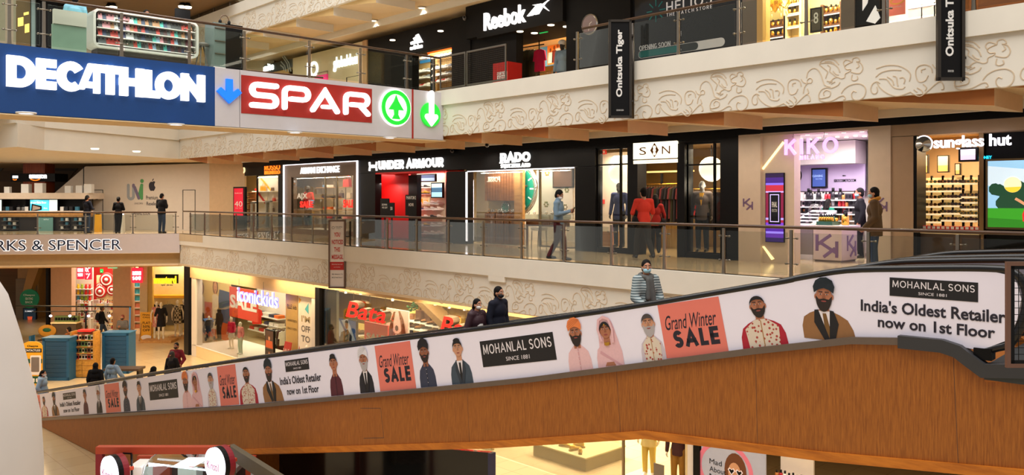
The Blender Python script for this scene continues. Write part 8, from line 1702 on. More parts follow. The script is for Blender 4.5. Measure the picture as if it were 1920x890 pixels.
p=onZ(299,640,Z0);t=thing('display_plinth','low plinth under the dress shop mannequins','plinth',p);MB(Frame((0,0,0),RGT,FWD),WALLY).F;q=MB(Frame(p,RGT,FWD),OAK);q.box((-.75,-.45,0),(.75,.45,.12));q.build('slab',t)
p=onZ(339,633,Z0);t=thing('display_plinth','low plinth beside the black column under two mannequins','plinth',p);q=MB(Frame(p,RGT,FWD),OAK);q.box((-.5,-.4,0),(.5,.4,.12));q.build('slab',t)
Fst=FD(41.2);t=thing('sale_easel','mustard sale board with black words on a wooden easel before the dress shop','sign board',Fst.pt(Fst.U(274),Z0,0));a,b,c,d=Fst.bx(263,585,286,637);MB(Fst,mat('mustard_board',(226,164,40),.5)).box((a,c,-.03),(b,d,0)).build('board',t);q=MB(Fst,BLACK);h=d-c
for s,y0,y1 in (('FINAL',.88,.93),('CALL',.79,.84),('FLAT',.57,.66),('50%',.44,.53),('OFF',.31,.4)):q.txt(s,a+.12,b-.12,c+h*y0,c+h*y1,.003,None,.02)
q.m(PWH).disc((a+b)/2,c+.12,.28,.13,.003,20).build('printed_words',t)
for s in (-1,1):MB(Fst,OAK).tube([((a+b)/2+s*.3,Z0,.1),((a+b)/2+s*.22,d-.2,-.06)],.022,6).build('leg',t)
MB(Fst,OAK).box((a+.05,c-.06,-.02),(b-.05,c,.08)).build('ledge',t)
# tea kiosk area: booth walls, counters, shelf of snacks, standee
TEAL=mat('petrol_blue_paint',(22,84,122),.5,var=.04);YW=mat('yellow_wood',(206,150,60),.5,kind='wood',rgb2=(170,116,40),scale=5)
def booth_box(label,x0,x1,yb,h,dep=.6):
    p=onZ((x0+x1)/2,yb,Z0);D=p.dot(FWD);F=FD(D);a,b=F.U(x0),F.U(x1);t=thing('booth_cabinet',label,'cabinet',F.pt((a+b)/2,Z0,0));MB(F,TEAL).box((a,Z0,-dep),(b,Z0+h,0)).build('body',t);q=MB(F,TEAL)
    for u0,u1,v0,v1 in ((a,a+.1,Z0,Z0+h),(b-.1,b,Z0,Z0+h),(a,b,Z0+h-.1,Z0+h),(a,b,Z0,Z0+.12)):q.box((u0,v0,0),(u1,v1,.03))
    q.build('face_frame',t);MB(F,mat('petrol_top',(40,104,140),.4)).box((a-.03,Z0+h,-dep-.03),(b+.03,Z0+h+.03,.04)).build('top',t)
    q=MB(F,mat('petrol_panel',(18,70,104),.6))
    n=8
    for i in range(n):v=Z0+.14+i*(h-.26)/n;q.box((a+.11,v,0),(b-.11,v+(h-.26)/n-.015,.012))
    q.build('slatted_panel',t);return t,F
booth_box('petrol blue slatted cabinet standing beside the yellow standee',80,130,713,1.62);booth_box('petrol blue slatted cabinet at the right of the snack shelf',192,242,700,1.62)
p=onZ(155,708,Z0);F=FD(p.dot(FWD));a,b=F.U(131),F.U(177);c,d=F.V(155,675),F.V(155,622);t=thing('snack_stand','yellow wooden stand full of packed snacks between the two blue cabinets','shelf',F.pt((a+b)/2,Z0,0))
MB(F,YW).box((a,Z0+.04,-.5),(b,c,0)).build('base_case',t);MB(F,BLACK).box((a+.05,Z0,-.45),(b-.05,Z0+.04,-.05)).build('plinth',t);q=MB(F,mat('plank_gap',(120,80,30)))
for i in range(5):v=Z0+.1+i*.19;q.box((a+.02,v,0),(b-.02,v+.01,.005))
q.box(((a+b)/2-.006,Z0+.05,0),((a+b)/2+.006,c-.02,.006)).build('plank_lines',t)
for x in (a,b-.06):MB(F,YW).box((x,c,-.5),(x+.06,d,0)).build('upright',t)
MB(F,mat('snack_back',(110,84,60),.6)).box((a,c,-.5),(b,d,-.46)).build('back_panel',t);MB(F,REDL).box((a+.25,d,-.4),(b-.2,d+.06,-.1)).build('red_light_bar',t)
SNK=[proto_pack(mat('snack_' +n,c_,.4)) for n,c_ in (('brown',(120,80,50)),('silver',(190,186,180)),('red',(170,50,40)),('green',(90,120,70)),('cream',(220,196,150)))]
for r in range(4):
    v=c+.02+r*(d-c-.1)/4;MB(F,YW).box((a+.06,v-.025,-.46),(b-.06,v,-.02)).build('shelf',t)
    for i in range(7):k=RN.randrange(5);put(SNK[k],USED,TRS(F.pt(a+.14+i*(b-a-.28)/6,v,-.16),-TH+math.pi/2,1.5+.4*RN.random()),'%s snack pack, %s on the %s shelf of the yellow stand' %(('brown','silver','red','green','cream')[k],ordi(i),ordi(r)),'snack packs on the yellow stand')
p=onZ(60,722,Z0);F=FD(p.dot(FWD));a,b=F.U(41),F.U(79);c,d=Z0+.02,F.V(60,640);t=thing('standee','yellow shaped standee with green foot and black contactless band','standee',F.pt((a+b)/2,Z0,0));h=d-c;L_=b-a;q=MB(F,YEL);q.prism([(a,c),(b,c),(b,c+h*.9),(b-L_*.1,c+h*.96),(b-L_*.3,d),(a+L_*.3,d),(a+L_*.1,c+h*.96),(a,c+h*.9)],-.04,0).build('board',t)
q=MB(F,mat('leaf_print_green',(20,80,50)));q.box((a+.02,c+.05,0),(b-.02,c+h*.2,.004)).box((a,c+h*.5,0),(b,c+h*.6,.004));q.m(BLACK).box((a+.02,c+h*.75,0),(b-.02,c+h*.84,.006)).txt('Chaayos',a+.2,b-.15,c+h*.86,c+h*.92,.004,None,.03);q.m(WHITE).txt('CONTACTLESS',a+.06,b-.06,c+h*.77,c+h*.82,.008,None,.02)
q.rbox((a+L_*.42,c+h*.23,.0),(b-.04,c+h*.68,.012),.04);q.m(GREYP).rbox((a+L_*.47,c+h*.3,.012),(b-.1,c+h*.64,.016),.03)
for i in range(3):q.m(WHITE).rbox((a+L_*(.3+.2*i),c+.1,.004),(a+L_*(.44+.2*i),c+h*.15,.012),.03)
q.build('printed_panels',t)
# booth frame, table, counter
t=thing('tea_booth','thin dark frame and blue post of the open tea booth','frame',onZ(242,697,Z0));Fb=FD(34.5);q=MB(Fb,BLACK);P=lambda x,y:(*Fb.px(x,y),0);q.tube([P(30,573),P(246,575)],.03,6).tube([P(60,584),P(180,583)],.018,6).build('top_bar',t);MB(Fb,TEAL).tube([P(244,575),P(241,697)],.035,6).build('blue_post',t);MB(Fb,BLACK).tube([P(161,583),P(161,625)],.035,6).build('hanging_post',t)
for x in (95,131,166,205):u,v=Fb.px(x,592);tag(MB(Fb,LAMPC).ell((u,v,0),(.06,.05,.06),10,7).m(BLACK).tube([(u,v+.04,0),(u,Fb.V(x,584),0)],.008,5).build('pendant_lamp'),'small glowing pendant of the tea booth, %s from the left' %ordi((95,131,166,205).index(x)),'pendant lamp','tea booth pendants')
p=onZ(95,668,Z0);D=p.dot(FWD);F=FD(D);a,b=F.U(72),F.U(118);DMU=mat('dim_mustard_poster',(176,122,30),.6);t=thing('snack_counter','long counter with pale top and green boxes behind the table of the tea booth','counter',F.pt((a+b)/2,Z0,-1));MB(F,mat('dim_counter',(80,62,44),.5)).box((a,Z0,-1.6),(b,Z0+1.3,-1.1)).build('body',t);MB(F,WALLY).box((a-.05,Z0+1.3,-1.65),(b+.05,Z0+1.36,-1.05)).build('top',t)
GB=proto_pack(mat('green_tea_box',(90,110,60),.5))
for i in range(8):put(GB,USED,TRS(F.pt(a+.12+i*(b-a-.2)/7,Z0+1.36,-1.35),-TH+math.pi/2,2.2),'green box, %s along the tea booth counter' %ordi(i),'green boxes on the tea counter')
t=thing('poster','yellow leaf shaped poster on the front of the tea booth counter','poster',F.pt(F.U(88),Z0+.5,-1.05));u,v=F.px(88,620,-1.05);MB(F,DMU).ell((u,v,-1.07),(.42,.28,.03),20,8).build('board',t);MB(F,mat('leaf_print_green',(20,80,50))).ell((u,v+.04,-1.045),(.2,.1,.02),14,6).build('printed_leaf',t)
t=thing('table','dark square table of the two seated customers in the tea booth','table',F.pt(F.U(95),Z0,-.2));u=F.U(95);MB(F,BLACK).box((u-.5,Z0+.72,-.55),(u+.5,Z0+.76,.15)).build('tabletop',t);MB(F,DSTEEL).tube([(u,Z0,-.2),(u,Z0+.72,-.2)],.04,8).build('leg',t);MB(F,DSTEEL).lathe([(.25,0),(.25,.02)],(u,Z0,-.2),'v',16).build('foot',t)
for i,dx in enumerate((-.25,.0,.22)):q=thing('cup','white cup on the dark tea booth table, %s' %('left','middle','right')[i],'cup',F.pt(u+dx,Z0+.76,-.2),'cups on the tea table');MB(F,WHITE).lathe([(.03,0),(.05,.09),(.045,.09),(.03,.01)],(u+dx,Z0+.76,-.2),'v',12).build('bowl',q);MB(F,WHITE).tube([(u+dx+.045,Z0+.83,-.2),(u+dx+.08,Z0+.81,-.2),(u+dx+.045,Z0+.78,-.2)],.008,5).build('handle',q)
def chair(label,u,w,back,m):
    t=thing('chair',label,'chair',F.pt(u,Z0,w),'tea booth chairs');MB(F,m).rbox((u-.2,Z0+.42,w-.2),(u+.2,Z0+.46,w+.2),.015).build('seat',t);MB(F,m).box((u+back*.2-.02,Z0+.55,w-.2),(u+back*.2+.02,Z0+.9,w+.2)).build('backrest',t)
    for sx in (-.17,.17):
        for sw in (-.17,.17):MB(F,m).tube([(u+sx,Z0,w+sw),(u+sx,Z0+(.88 if sx*back >0 else .43),w+sw)],.015,6).build('leg',t)
chair('blue chair left of the dark tea booth table',u-.75,-.2,-1,TEAL);chair('dark chair right of the tea booth table under the man',u+.72,-.2,1,BLACK)
# planter ledge and bench seat near the travelator
t=thing('bench','dark low bench beside the hooded people by the travelator','bench',onZ(235,712,Z0));p=onZ(228,715,Z0);F=FD(p.dot(FWD));MB(F,mat('dark_wood_bench',(64,46,34),.5)).box((F.U(196),Z0+.42,-.5),(F.U(262),Z0+.5,.1)).build('seat',t)
for x in (200,256):MB(F,BLACK).box((F.U(x),Z0,-.4),(F.U(x)+.08,Z0+.42,0)).build('leg',t)
# ================================================================ upper floor on the far left behind the blue sign
F30=FD(32);ZF=4.5
struct(MB(F30,mat('upper_left_wall',(190,178,150),.6)).box((F30.U(-300),ZF,-6.2),(F30.U(430),14,-6)),'wall_upper_left');struct(MB(F30,BLACKM).box((F30.U(57),ZF,-1),(F30.U(108),12,0)),'wall_upper_dark_column');struct(MB(F30,mat('amber_glass',(120,96,60),.2)).box((F30.U(30),ZF,-1),(F30.U(57),12,0)),'wall_upper_amber')
struct(MB(F30,mat('pale_metal_post',(160,176,176),.4,.3)).box((F30.U(62),ZF,.05),(F30.U(69),12,.12)),'trim_upper_post')
q=MB(F30,mat('amber_lit',(255,214,110),emit=1.2,var=0))
for x0,y0,x1,y1 in ((34,34,44,50),(47,46,55,62),(45,24,54,29)):q.prism([F30.px(x0,y0),F30.px(x1,y0-2),F30.px(x1,y1-2),F30.px(x0,y1)],.0,.02)
one(q,'wall_lights','group of amber lit window patches beside the dark upper column','wall light')
FPp=FY(18.5);struct(MB(FPp,CREAM).box((FPp.U(101),FPp.V(130,47),-.1),(FPp.U(163),FPp.V(130,20),0)),'wall_upper_parapet');struct(MB(FPp,mat('pale_green_back',(150,176,156),.4)).box((FPp.U(99),4.44,-.1),(FPp.U(163),FPp.V(130,48),-.03)),'wall_upper_parapet_glass');struct(MB(F30,mat('upper_ceiling_brown',(130,100,62),.6)).box((F30.U(60),F30.V(130,-6),-6),(F30.U(430),F30.V(130,-6)+.1,.5)),'ceiling_upper_left')
t=thing('poster','dark picture screen with orange figures above the phone case stand','screen',F30.pt(F30.U(272),7,-5.8));a,b,c,d=F30.bx(250,12,296,40,-5.8);MB(F30,mat('dark_picture',(48,44,44),.4)).box((a,c,-5.85),(b,d,-5.8)).build('board',t);q=MB(F30,ORC);q.prism([(a+.5,c+.2),(a+.8,c+.2),(a+.7,c+.9)],-5.8,-5.79).prism([(a+1.1,c+.2),(a+1.5,c+.2),(a+1.4,c+1.0)],-5.8,-5.79);q.build('figures',t)
for i,(x,y) in enumerate(((117,3),(205,15),(212,14),(342,13),(352,14),(45,0))):p=onD(x,y,33);t=thing('ceiling_light','warm ceiling spot above the phone case stand, %s from the left' %ordi((1,2,3,4,5,0)[i]),'ceiling light',p,'warm spots above the stand');MB(W,LAMPW).lathe([(.02,-.03),(.14,-.03),(.16,.03)],p,'w',12).build('diffuser',t);MB(W,BLACK).lathe([(.17,.03),(.1,.14),(.03,.3)],p,'w',10).build('housing',t)
area_light('upper_left_ceiling_light',onD(220,-12,33.5),4,3,420,(1,.84,.6));area_light('upper_left_wall_light',onD(260,-4,36),2,3,90,(1,.8,.5))
# phone case stand on the bridge (faces us, standing behind the railing)
FBo=FY(19.0);ub_=lambda x:FBo.U(x);STW=mat('stand_white',(206,200,192),.35,var=.02);a,b=ub_(176),ub_(369);c,d=4.78,6.0
yl=lambda x,y:FBo.V(x,y)
c,d=yl(270,97),yl(270,30);t=thing('phone_case_stand','white rounded display stand with four slanted rows of phone cases behind the bridge railing','display stand',FBo.pt((a+b)/2,4.44,0))
q=MB(FBo,STW);r=.12
def rr(a,b,c,d,r):return [p for cx,cy,a0 in ((b-r,d-r,0),(a+r,d-r,90),(a+r,c+r,180),(b-r,c+r,270)) for p in arc(cx,cy,r,r,a0,a0+90,4)]
q.prism(rr(a,b,c,d,r),-.6,-.35);o_=rr(a,b,c,d,r);q.ribbon(o_+[o_[0]],.05,-.4,.05);q.build('shell',t)
MB(FBo,mat('stand_dark_base',(60,54,50),.4)).box((a+.1,4.58,-.5),(b-.1,c-.02,-.1)).build('dark_base',t);MB(FBo,mat('stand_foot',(190,184,176),.4)).box((a+.05,4.44,-.5),(b-.1,4.58,-.05)).build('foot',t)
q=MB(FBo,mat('teal_letters',(20,130,130),.4));q.txt('mobilebooth',ub_(238),ub_(312),4.46,4.6,-.045).build('printed_name',t)
rh=(d-c-.1)/4;PC=[('black',(28,28,32)),('navy',(40,52,90)),('maroon',(80,30,34)),('pink',(226,150,160)),('white',(226,224,226)),('grey',(96,100,104)),('red',(206,60,46)),('tan',(186,130,84)),('turquoise',(60,180,170)),('pale blue',(150,180,206)),('olive',(90,96,78)),('orange',(236,120,50))]
def proto_case(nm,col):
    t=thing('phone_case','p','phone case');F=Frame((0,0,0),(1,0,0),(0,.25,.97));MB(F,mat('case_' +nm,col,.4)).rbox((-.042,0,0),(.042,.17,.012),.014).build('shell',t);MB(F,BLACK if nm != 'black' else GREYP).rbox((-.03,.12,.012),(-.004,.16,.015),.006).build('camera_cutout',t);return t
CAS=[proto_case(*x) for x in PC]
for r_ in range(4):
    v=d-.05-(r_+1)*rh+.02;q=MB(FBo,STW);q.add([(a+.05,v,.03),(b-.05,v,.03),(b-.05,v,-.36),(a+.05,v,-.36),(a+.05,v-.018,.04),(b-.05,v-.018,.04),(b-.05,v-.018,-.36),(a+.05,v-.018,-.36)],[(0,1,2,3),(7,6,5,4),(4,5,1,0)]).build('shelf',t)
    for i in range(25):
        k=RN.choice([(4,3,4,3,0,1,5),(0,2,1,3,4,5,7),(0,0,2,1,4,5,6),(0,2,6,5,8,10,4)][r_] if i <9 else (0,1,2,5,6,7,8,9,10,3,0,0));u=a+.14+i*(b-a-.28)/24
        put(CAS[k],USED,TRS(FBo.pt(u,v,-.03),0,(1.05,1,min(1.25,(rh-.025)/.17))),'%s phone case, %s from the left in the %s row of the white stand' %(PC[k][0],ordi(i),('top','second','third','bottom')[r_]),'phone cases on the white stand')
area_light('stand_light',FBo.pt((a+b)/2,d+.6,.7),2.4,.4,30,(1,.96,.9),(math.radians(35),0,0))
t=thing('monitor','black till monitor standing on the phone case stand','monitor',FBo.pt(ub_(343),d,-.5));A,B_,C_,D_=FBo.bx(329,17,357,38,-.4);MB(FBo,BLACK).rbox((A,C_,-.45),(B_,D_,-.4),.02).build('screen',t);MB(FBo,BLACK).box(((A+B_)/2-.04,d-.02,-.46),((A+B_)/2+.04,C_,-.42)).build('neck',t)
# black accessory cabinet with headphones
Fh=FY(18.9);A,B_,=Fh.U(401),Fh.U(455);D_=Fh.V(428,45);t=thing('display_cabinet','black accessory cabinet with a glass front and headphones on top behind the bridge railing','cabinet',Fh.pt((A+B_)/2,4.44,0));MB(Fh,BLACK).box((A+(B_-A)*.4,4.44,-.5),(B_,D_,0)).build('body',t);MB(Fh,mat('cabinet_greyglass',(110,124,120),.15)).box((A,4.6,-.5),(A+(B_-A)*.4,D_,.0)).build('glass_front',t)
for r_ in range(3):MB(Fh,STEEL).box((A+.02,4.9+r_*.3,.0),(A+(B_-A)*.38,4.92+r_*.3,.03)).build('shelf',t)
MB(Fh,WHITE).box((A,4.44,-.02),(A+(B_-A)*.4,4.6,.01)).build('white_label',t)
t=thing('headphones','headphones on a stand on top of the black accessory cabinet','headphones',Fh.pt(Fh.U(428),D_,-.2));u=Fh.U(428);MB(Fh,mat('bronze_band',(110,84,60),.4)).tube([(u+.11*math.cos(x),D_+.1+.14*math.sin(x),-.2) for x in [math.pi*i/12 for i in range(13)]],.014,6).build('headband',t)
for s in (-1,1):MB(Fh,BLACK).ell((u+s*.11,D_+.07,-.2),(.035,.06,.05),10,8).build('ear_cup',t)
t=thing('stool','grey bar stool beside the phone case stand','stool',FBo.pt(ub_(386),4.44,-.2));u=ub_(384);MB(FBo,GREYP).lathe([(.17,.66),(.18,.7),(.15,.72)],(u,4.44,-.2),'v',16).build('seat',t)
for i in range(3):an_=i*2.1;MB(FBo,GREYP).tube([(u+.05*math.cos(an_),5.1,-.2+.05*math.sin(an_)),(u+.2*math.cos(an_),4.44,-.2+.2*math.sin(an_))],.016,6).build('leg',t)
# far second railing of the atrium on the upper floor
railing('glass_railing','second glass railing farther back behind the sign bridge',[tuple(onZ(-60,100,4.5)[:2]) if False else (3.0,25.5),(14.3,24.0)],4.5,[.1,1.8,3.5,5.2,6.9,8.6,10.3,11.3],.97,GLASSG)
# ================================================================ near white draped figure, ice cream kiosk
pc=onD(-150,373,4.0);WC=mat('white_draped_cloth',(214,206,200),.7,var=.03,scale=3)
prof=[(.52,-1.2),(.52,-.2),(.52,.17),(.508,.405),(.477,.559),(.42,.815),(.364,1.02),(.308,1.123),(.2,1.25),(.09,1.33),(1e-4,1.36)]
t=thing('draped_cone','large white smooth draped cone close to the viewer at the atrium edge','decoration',(pc.x,pc.y,-1.2));MB(W,WC).lathe(prof,(pc.x,pc.y,0),'w',48).build('cloth',t)
q=MB(W,mat('cone_rose_patch',(196,110,96),.6));q.ell((pc.x+RGT.x*.29-FWD.x*.14,pc.y+RGT.y*.29-FWD.y*.14,1.02),(.03,.03,.05),10,8).build('rose_patch',t);struct(MB(Frame((pc.x,pc.y,-1.25),RGT,FWD),BLACK).box((-1.2,-1.2,-.3),(.45,1.0,.05)),'floor_near_ledge')
# ice cream kiosk
F15=FD(15.4);TERR=mat('terracotta_panel',(170,62,34),.5,var=.03);a,b=F15.U(179),F15.U(427);zt=F15.V(300,838);t=thing('ice_cream_kiosk','terracotta red kiosk with two round lit signs in front of the brown wall','kiosk',F15.pt((a+b)/2,Z0,-.5))
zb=F15.V(300,851);MB(F15,TERR).box((a,zb,-.14),(b,zt,0)).build('roof_beam',t);zk=F15.V(300,852,-1.8);MB(F15,TERR).box((a,Z0,-1.8),(F15.U(248),zk,-1.7)).build('back_panel',t);MB(F15,TERR).box((F15.U(405),Z0,-1.8),(b,zk,-1.7)).build('back_panel',t)
for x in (a,b-.12):MB(F15,mat('crimson_post',(130,20,34),.4)).box((x,Z0,-.12),(x+.12,zb,0)).build('post',t)
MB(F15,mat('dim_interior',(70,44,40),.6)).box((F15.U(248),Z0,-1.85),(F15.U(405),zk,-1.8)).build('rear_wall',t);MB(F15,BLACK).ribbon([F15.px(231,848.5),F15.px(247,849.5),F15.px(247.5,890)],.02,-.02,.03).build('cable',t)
area_light('kiosk_ceiling_light',F15.pt((a+b)/2,zb-.1,-.35),1.6,.3,6,(1,.95,.95))
for i,(cx,cy,rx,ry) in enumerate(((206,888,13,31),(404,872,14,33))):
    u,v=F15.px(cx,cy,.35);R_=.31;Fr=Frame(F15.pt(u,v,.3),(RGT*.42-FWD*.9),(0,0,1));Fr=Frame(F15.pt(u,v,.3),(RGT*.45+FWD*-.89));Fr=Frame(F15.pt(u,v,.3),RGT*.76-FWD*.65)
    t2=thing('round_sign','round white lit sign with a small pink name at the %s end of the kiosk' %('left','right')[i],'sign',F15.pt(u,v-R_,.3));MB(Fr,mat('cool_lit_disc',(240,238,255),emit=1.3,var=0)).lathe([(R_,0),(R_,.06),(1e-4,.07)],(0,0,0),'w',32,False).build('lit_face',t2);MB(Fr,BLACK).lathe([(R_+.01,-.09),(R_+.01,.0)],(0,0,0),'w',32,False).build('rim',t2);MB(Fr,mat('crimson_post',(130,20,34))).lathe([(R_+.005,-.2),(R_+.005,-.09)],(0,0,0),'w',32,False).build('back_case',t2)
    q=MB(Fr,mat('magenta_print',(190,20,120)));q.txt('Kinstil',-.2,.2,-.08,.06,.075).build('printed_name',t2);MB(Fr,TERR).box((-.03,-.03,-.4),(.03,.03,-.2)).build('arm',t2)
Fg=F15;u0,u1=Fg.U(258),Fg.U(392);t=thing('ice_cream_case','curved glass ice cream display case with light tubes in the kiosk','display case',Fg.pt((u0+u1)/2,Z0,-.6));zc=Fg.V(320,854,-.7)-.7
MB(Fg,mat('case_grey',(120,112,112),.5)).box((u0,Z0,-1.2),(u1,zc,-.2)).build('body',t);GC_=glass('curved_case_glass',(214,232,230),.8);q=MB(Fg,GC_);pts=[(-.2,zc),(-.15,zc+.35),(-.3,zc+.62),(-.6,zc+.7),(-1.0,zc+.7)]
q.add([(u,v,w) for u in (u0,u1) for w,v in pts],[(i,i+1,len(pts)+i+1,len(pts)+i) for i in range(len(pts)-1)]).build('curved_glass',t)
for i,(dw,m) in enumerate(((-.35,LAMPC),(-.55,RED),(-.75,LAMPC))):MB(Fg,m).tube([(u0+.05,zc+.66-.02*i,dw),(u1-.02,zc+.52,dw)],.02,6).build('light_tube',t)
for u in (u0,u1):MB(Fg,SILV).tube([(u,v,w) for w,v in pts],.012,6).build('glass_edge',t)
for i in range(6):q=MB(Fg,(WALLY,mat('ice_pink',(226,160,170)),mat('ice_brown',(120,80,60)))[i%3]);q.box((u0+.1+i*.2,zc,-.8),(u0+.27+i*.2,zc+.06,-.35));tag(q.build('ice_cream_tub'),'%s ice cream tub in the curved display case, %s from the left' %(('cream','pink','brown')[i%3],ordi(i)),'tub','ice cream tubs')
t=thing('till_box','white box on the left end of the ice cream counter','box',Fg.pt(Fg.U(240),Z0+.9,-.4));MB(Fg,WHITE).rbox((Fg.U(229),Z0+.85,-.7),(Fg.U(256),Fg.V(243,882),-.2),.02).build('case',t);MB(Fg,GREYP).box((Fg.U(229),Z0,-.7),(Fg.U(256),Z0+.85,-.2)).build('stand',t)
t=thing('red_machine_top','small red machine lid behind the ice cream case','machine',Fg.pt(Fg.U(357),Z0+1,-1));u,v=Fg.px(358,869,-1);MB(Fg,RED).rbox((u-.1,v-.04,-1.1),(u+.1,v+.06,-.9),.03).build('lid',t);MB(Fg,WHITE).box((u-.2,Z0,-1.2),(u+.16,v-.04,-.85)).build('body',t)
for i,(x,y,s) in enumerate(((361,857,1.6),(382,856,1.5),(387,860,1.2))):u,v=Fg.px(x,y,-1.5);put(CT[1],USED,TRS(Fg.pt(u,v-.1,-1.5),0,s),'white canister on the rear shelf of the ice cream kiosk, %s' %ordi(i),'canisters in the kiosk')
t=thing('rear_shelf','rear shelf with canisters in the ice cream kiosk','shelf',Fg.pt(Fg.U(370),Z0,-1.5));MB(Fg,GREYP).box((Fg.U(350),Fg.V(370,862,-1.5)-.2,-1.75),(Fg.U(400),Fg.V(370,862,-1.5)-.1,-1.3)).build('shelf',t)
# posts of the third floor fascia and far upper railing
struct(MB(FD(36),CREAM).prism([FD(36).px(x,y) for x,y in ((357,26),(480,-10),(480,38),(357,75))],-.2,0),'trim_9') if False else None
# ================================================================ people
CAMDIR=lambda p:math.degrees(math.atan2(-p.y,-p.x))
AWAY=math.degrees(math.atan2(FWD.y,FWD.x));RIGHT=math.degrees(math.atan2(RGT.y,RGT.x))
FOLDED=dict(eL=(.04,.24,1.14),wL=(.2,.02,1.18),eR=(.04,-.24,1.14),wR=(.21,.0,1.14))
def stand(x,y,z,**k):return onZ(x,y,z)
figure('person','person in a dark jacket and jeans standing at the end of the device kiosk','person',onZ(163,437,0),AWAY-25,1.66,pose=dict(eL=(.08,.24,1.14),wL=(.28,.12,1.12),eR=(.08,-.24,1.14),wR=(.28,-.1,1.12)),top=dict(m=NAVY,hem=.84,fat=.03),bot=dict(m=DENIM),shoe=SHOEK,pitch=14)
figure('person','person all in black standing at the bridge railing before the hoarding','person',onZ(222,437,0),AWAY+10,1.6,pose=[FOLDED,dict(kR=(.05,-.06,.5),aR=(.03,-.02,.09))],top=dict(m=BLACKC,hem=.86),bot=dict(m=BLACKC),shoe=SHOEK,hair=('bun',None),woman=True)
figure('person','person in a black jacket and blue jeans with head bowed near the reseller words','person',onZ(303,437,0),AWAY-15,1.74,pose=PHONE,top=dict(m=BLACKC,hem=.84,fat=.035),bot=dict(m=DENIM),shoe=SHOEK,pitch=18)
GBS=mat('grey_blue_shirt',(112,134,150),.8,var=.04);MARO=mat('maroon_trousers',(76,34,36),.8)
figure('person','masked person in grey-blue shirt and maroon trousers reading a phone','person',onZ(1047,489,0),RIGHT-22,1.72,pose=[dict(WALK),PHONE,dict(kL=(.12,.06,.5),aL=(.14,.06,.1),kR=(-.02,-.07,.5),aR=(-.22,-.07,.14))],top=dict(m=GBS,hem=.9,fat=.016,name='shirt',collar=True),bot=dict(m=MARO),shoe=SHOEK,mask=MASKW,pitch=22,skin=SKIN,parts=[phone])
REDT=mat('coral_red_tee',(214,62,48),.8,var=.05)
figure('person','person in a red t-shirt walking towards the menswear shop, seen from behind','person',onZ(1207,488,0),AWAY+12,1.78,pose=[WALK,dict(eL=(.06,.26,1.14),wL=(.22,.22,1.0))],top=dict(m=REDT,sleeve=.5,hem=.88,fat=.022,name='t_shirt'),bot=dict(m=mat('dark_cargo',(50,46,40),.8)),shoe=SHOEK,parts=[strap_bag(BLACKC,1)],skin=SKIN2)
figure('person','long haired person in a dark red top beyond the red t-shirt','person',onZ(1229,478,0),AWAY-10,1.62,pose=WALK,top=dict(m=mat('dark_red_top',(150,36,32),.8),hem=.85),bot=dict(m=BLACKC),shoe=SHOEK,hair=('long',None),woman=True,parts=[strap_bag(BLACKC,-1)])
COATB=mat('brown_suede_coat',(84,66,48),.85,var=.06);FUR=mat('ochre_fur_collar',(184,128,50),.9,var=.15,scale=60,bump=.5)
figure('person','masked person in a brown coat with ochre fur collar at the cosmetics counter','person',(lambda p:Vector((p.x,p.y,0)))(onD(1640,373,17.15)),AWAY+62,1.74,pose=dict(eL=(-.04,.27,1.13),wL=(.16,.26,.93),eR=(-.05,-.27,1.13),wR=(.08,-.28,.88)),top=dict(m=COATB,hem=.74,fat=.045,fur=FUR,name='coat'),bot=dict(m=DENIM,fat=.02),shoe=SHOEK,mask=MASKB,skin=SKIN2)
p=onD(1613,373,21.2);p.z=0;figure('person','person in dark clothes half hidden behind the brown coat at the counter','person',p,AWAY+75,1.78,top=dict(m=BLACKC,hem=.8,fat=.03),bot=dict(m=BLACKC),shoe=SHOEK,mask=MASKB)
p=onD(1566,373,22.6);p.z=0;figure('person','masked shop assistant in a yellow top with tied hair behind the counter','person',p,AWAY+165,1.62,pose=FOLDED,top=dict(m=mat('yellow_top',(206,170,60),.8),hem=.88),bot=dict(m=BLACKC),shoe=SHOEK,mask=MASKB,hair=('tied',mat('dark_brown_hair',(50,32,22),.5)),woman=True,skin=SKIN2,yaw=20)
p=onD(1552,373,21.9);p.z=0;figure('person','dark haired person in a green top bending over the cosmetics counter','person',p,AWAY-60,1.5,pose=FOLDED,top=dict(m=mat('emerald_top',(24,110,84),.8),hem=.86),bot=dict(m=BLACKC),shoe=SHOEK,hair=('long',None),woman=True,pitch=20)
# --- on the travelator
def belt(x,w):
    u=FT.U(x,w)
    for (ua_,va_),(ub2,vb2) in zip(bp,bp[1:]):
        if min(ua_,ub2) <= u <= max(ua_,ub2):v=va_+(vb2-va_)*(u-ua_)/(ub2-ua_);break
    return FT.pt(u,v-.795,w)
def ride(x,w,ytop):
    p=belt(x,w);D=(p-EYE).dot(FWD);return p,(1.5-(ytop-373)*D/FOC)-p.z
p,h=ride(1211,-.45,487);print('woman',h);STR=mat('striped_wool',(60,78,84),.9,kind='stripes',rgb2=(176,186,186),scale=9);SCF=mat('grey_scarf',(92,92,90),.9,var=.1,scale=20)
def scarf(t,J,fin,H):
    q=MB(W,SCF);n=J['neck'];q.tube([n+Vector((.09*math.cos(a),.1*math.sin(a),-.0-.02*math.cos(a))) for a in [i*math.pi/8 for i in range(16)]],.045,8,True,True);q.cap(n+Vector((.12,.03,-.05)),n+Vector((.16,.06,-.45)),.045,.05);q.cap(n+Vector((.12,-.03,-.05)),n+Vector((.15,-.05,-.36)),.04,.045);fin(remesh(q,.014,2),'scarf')
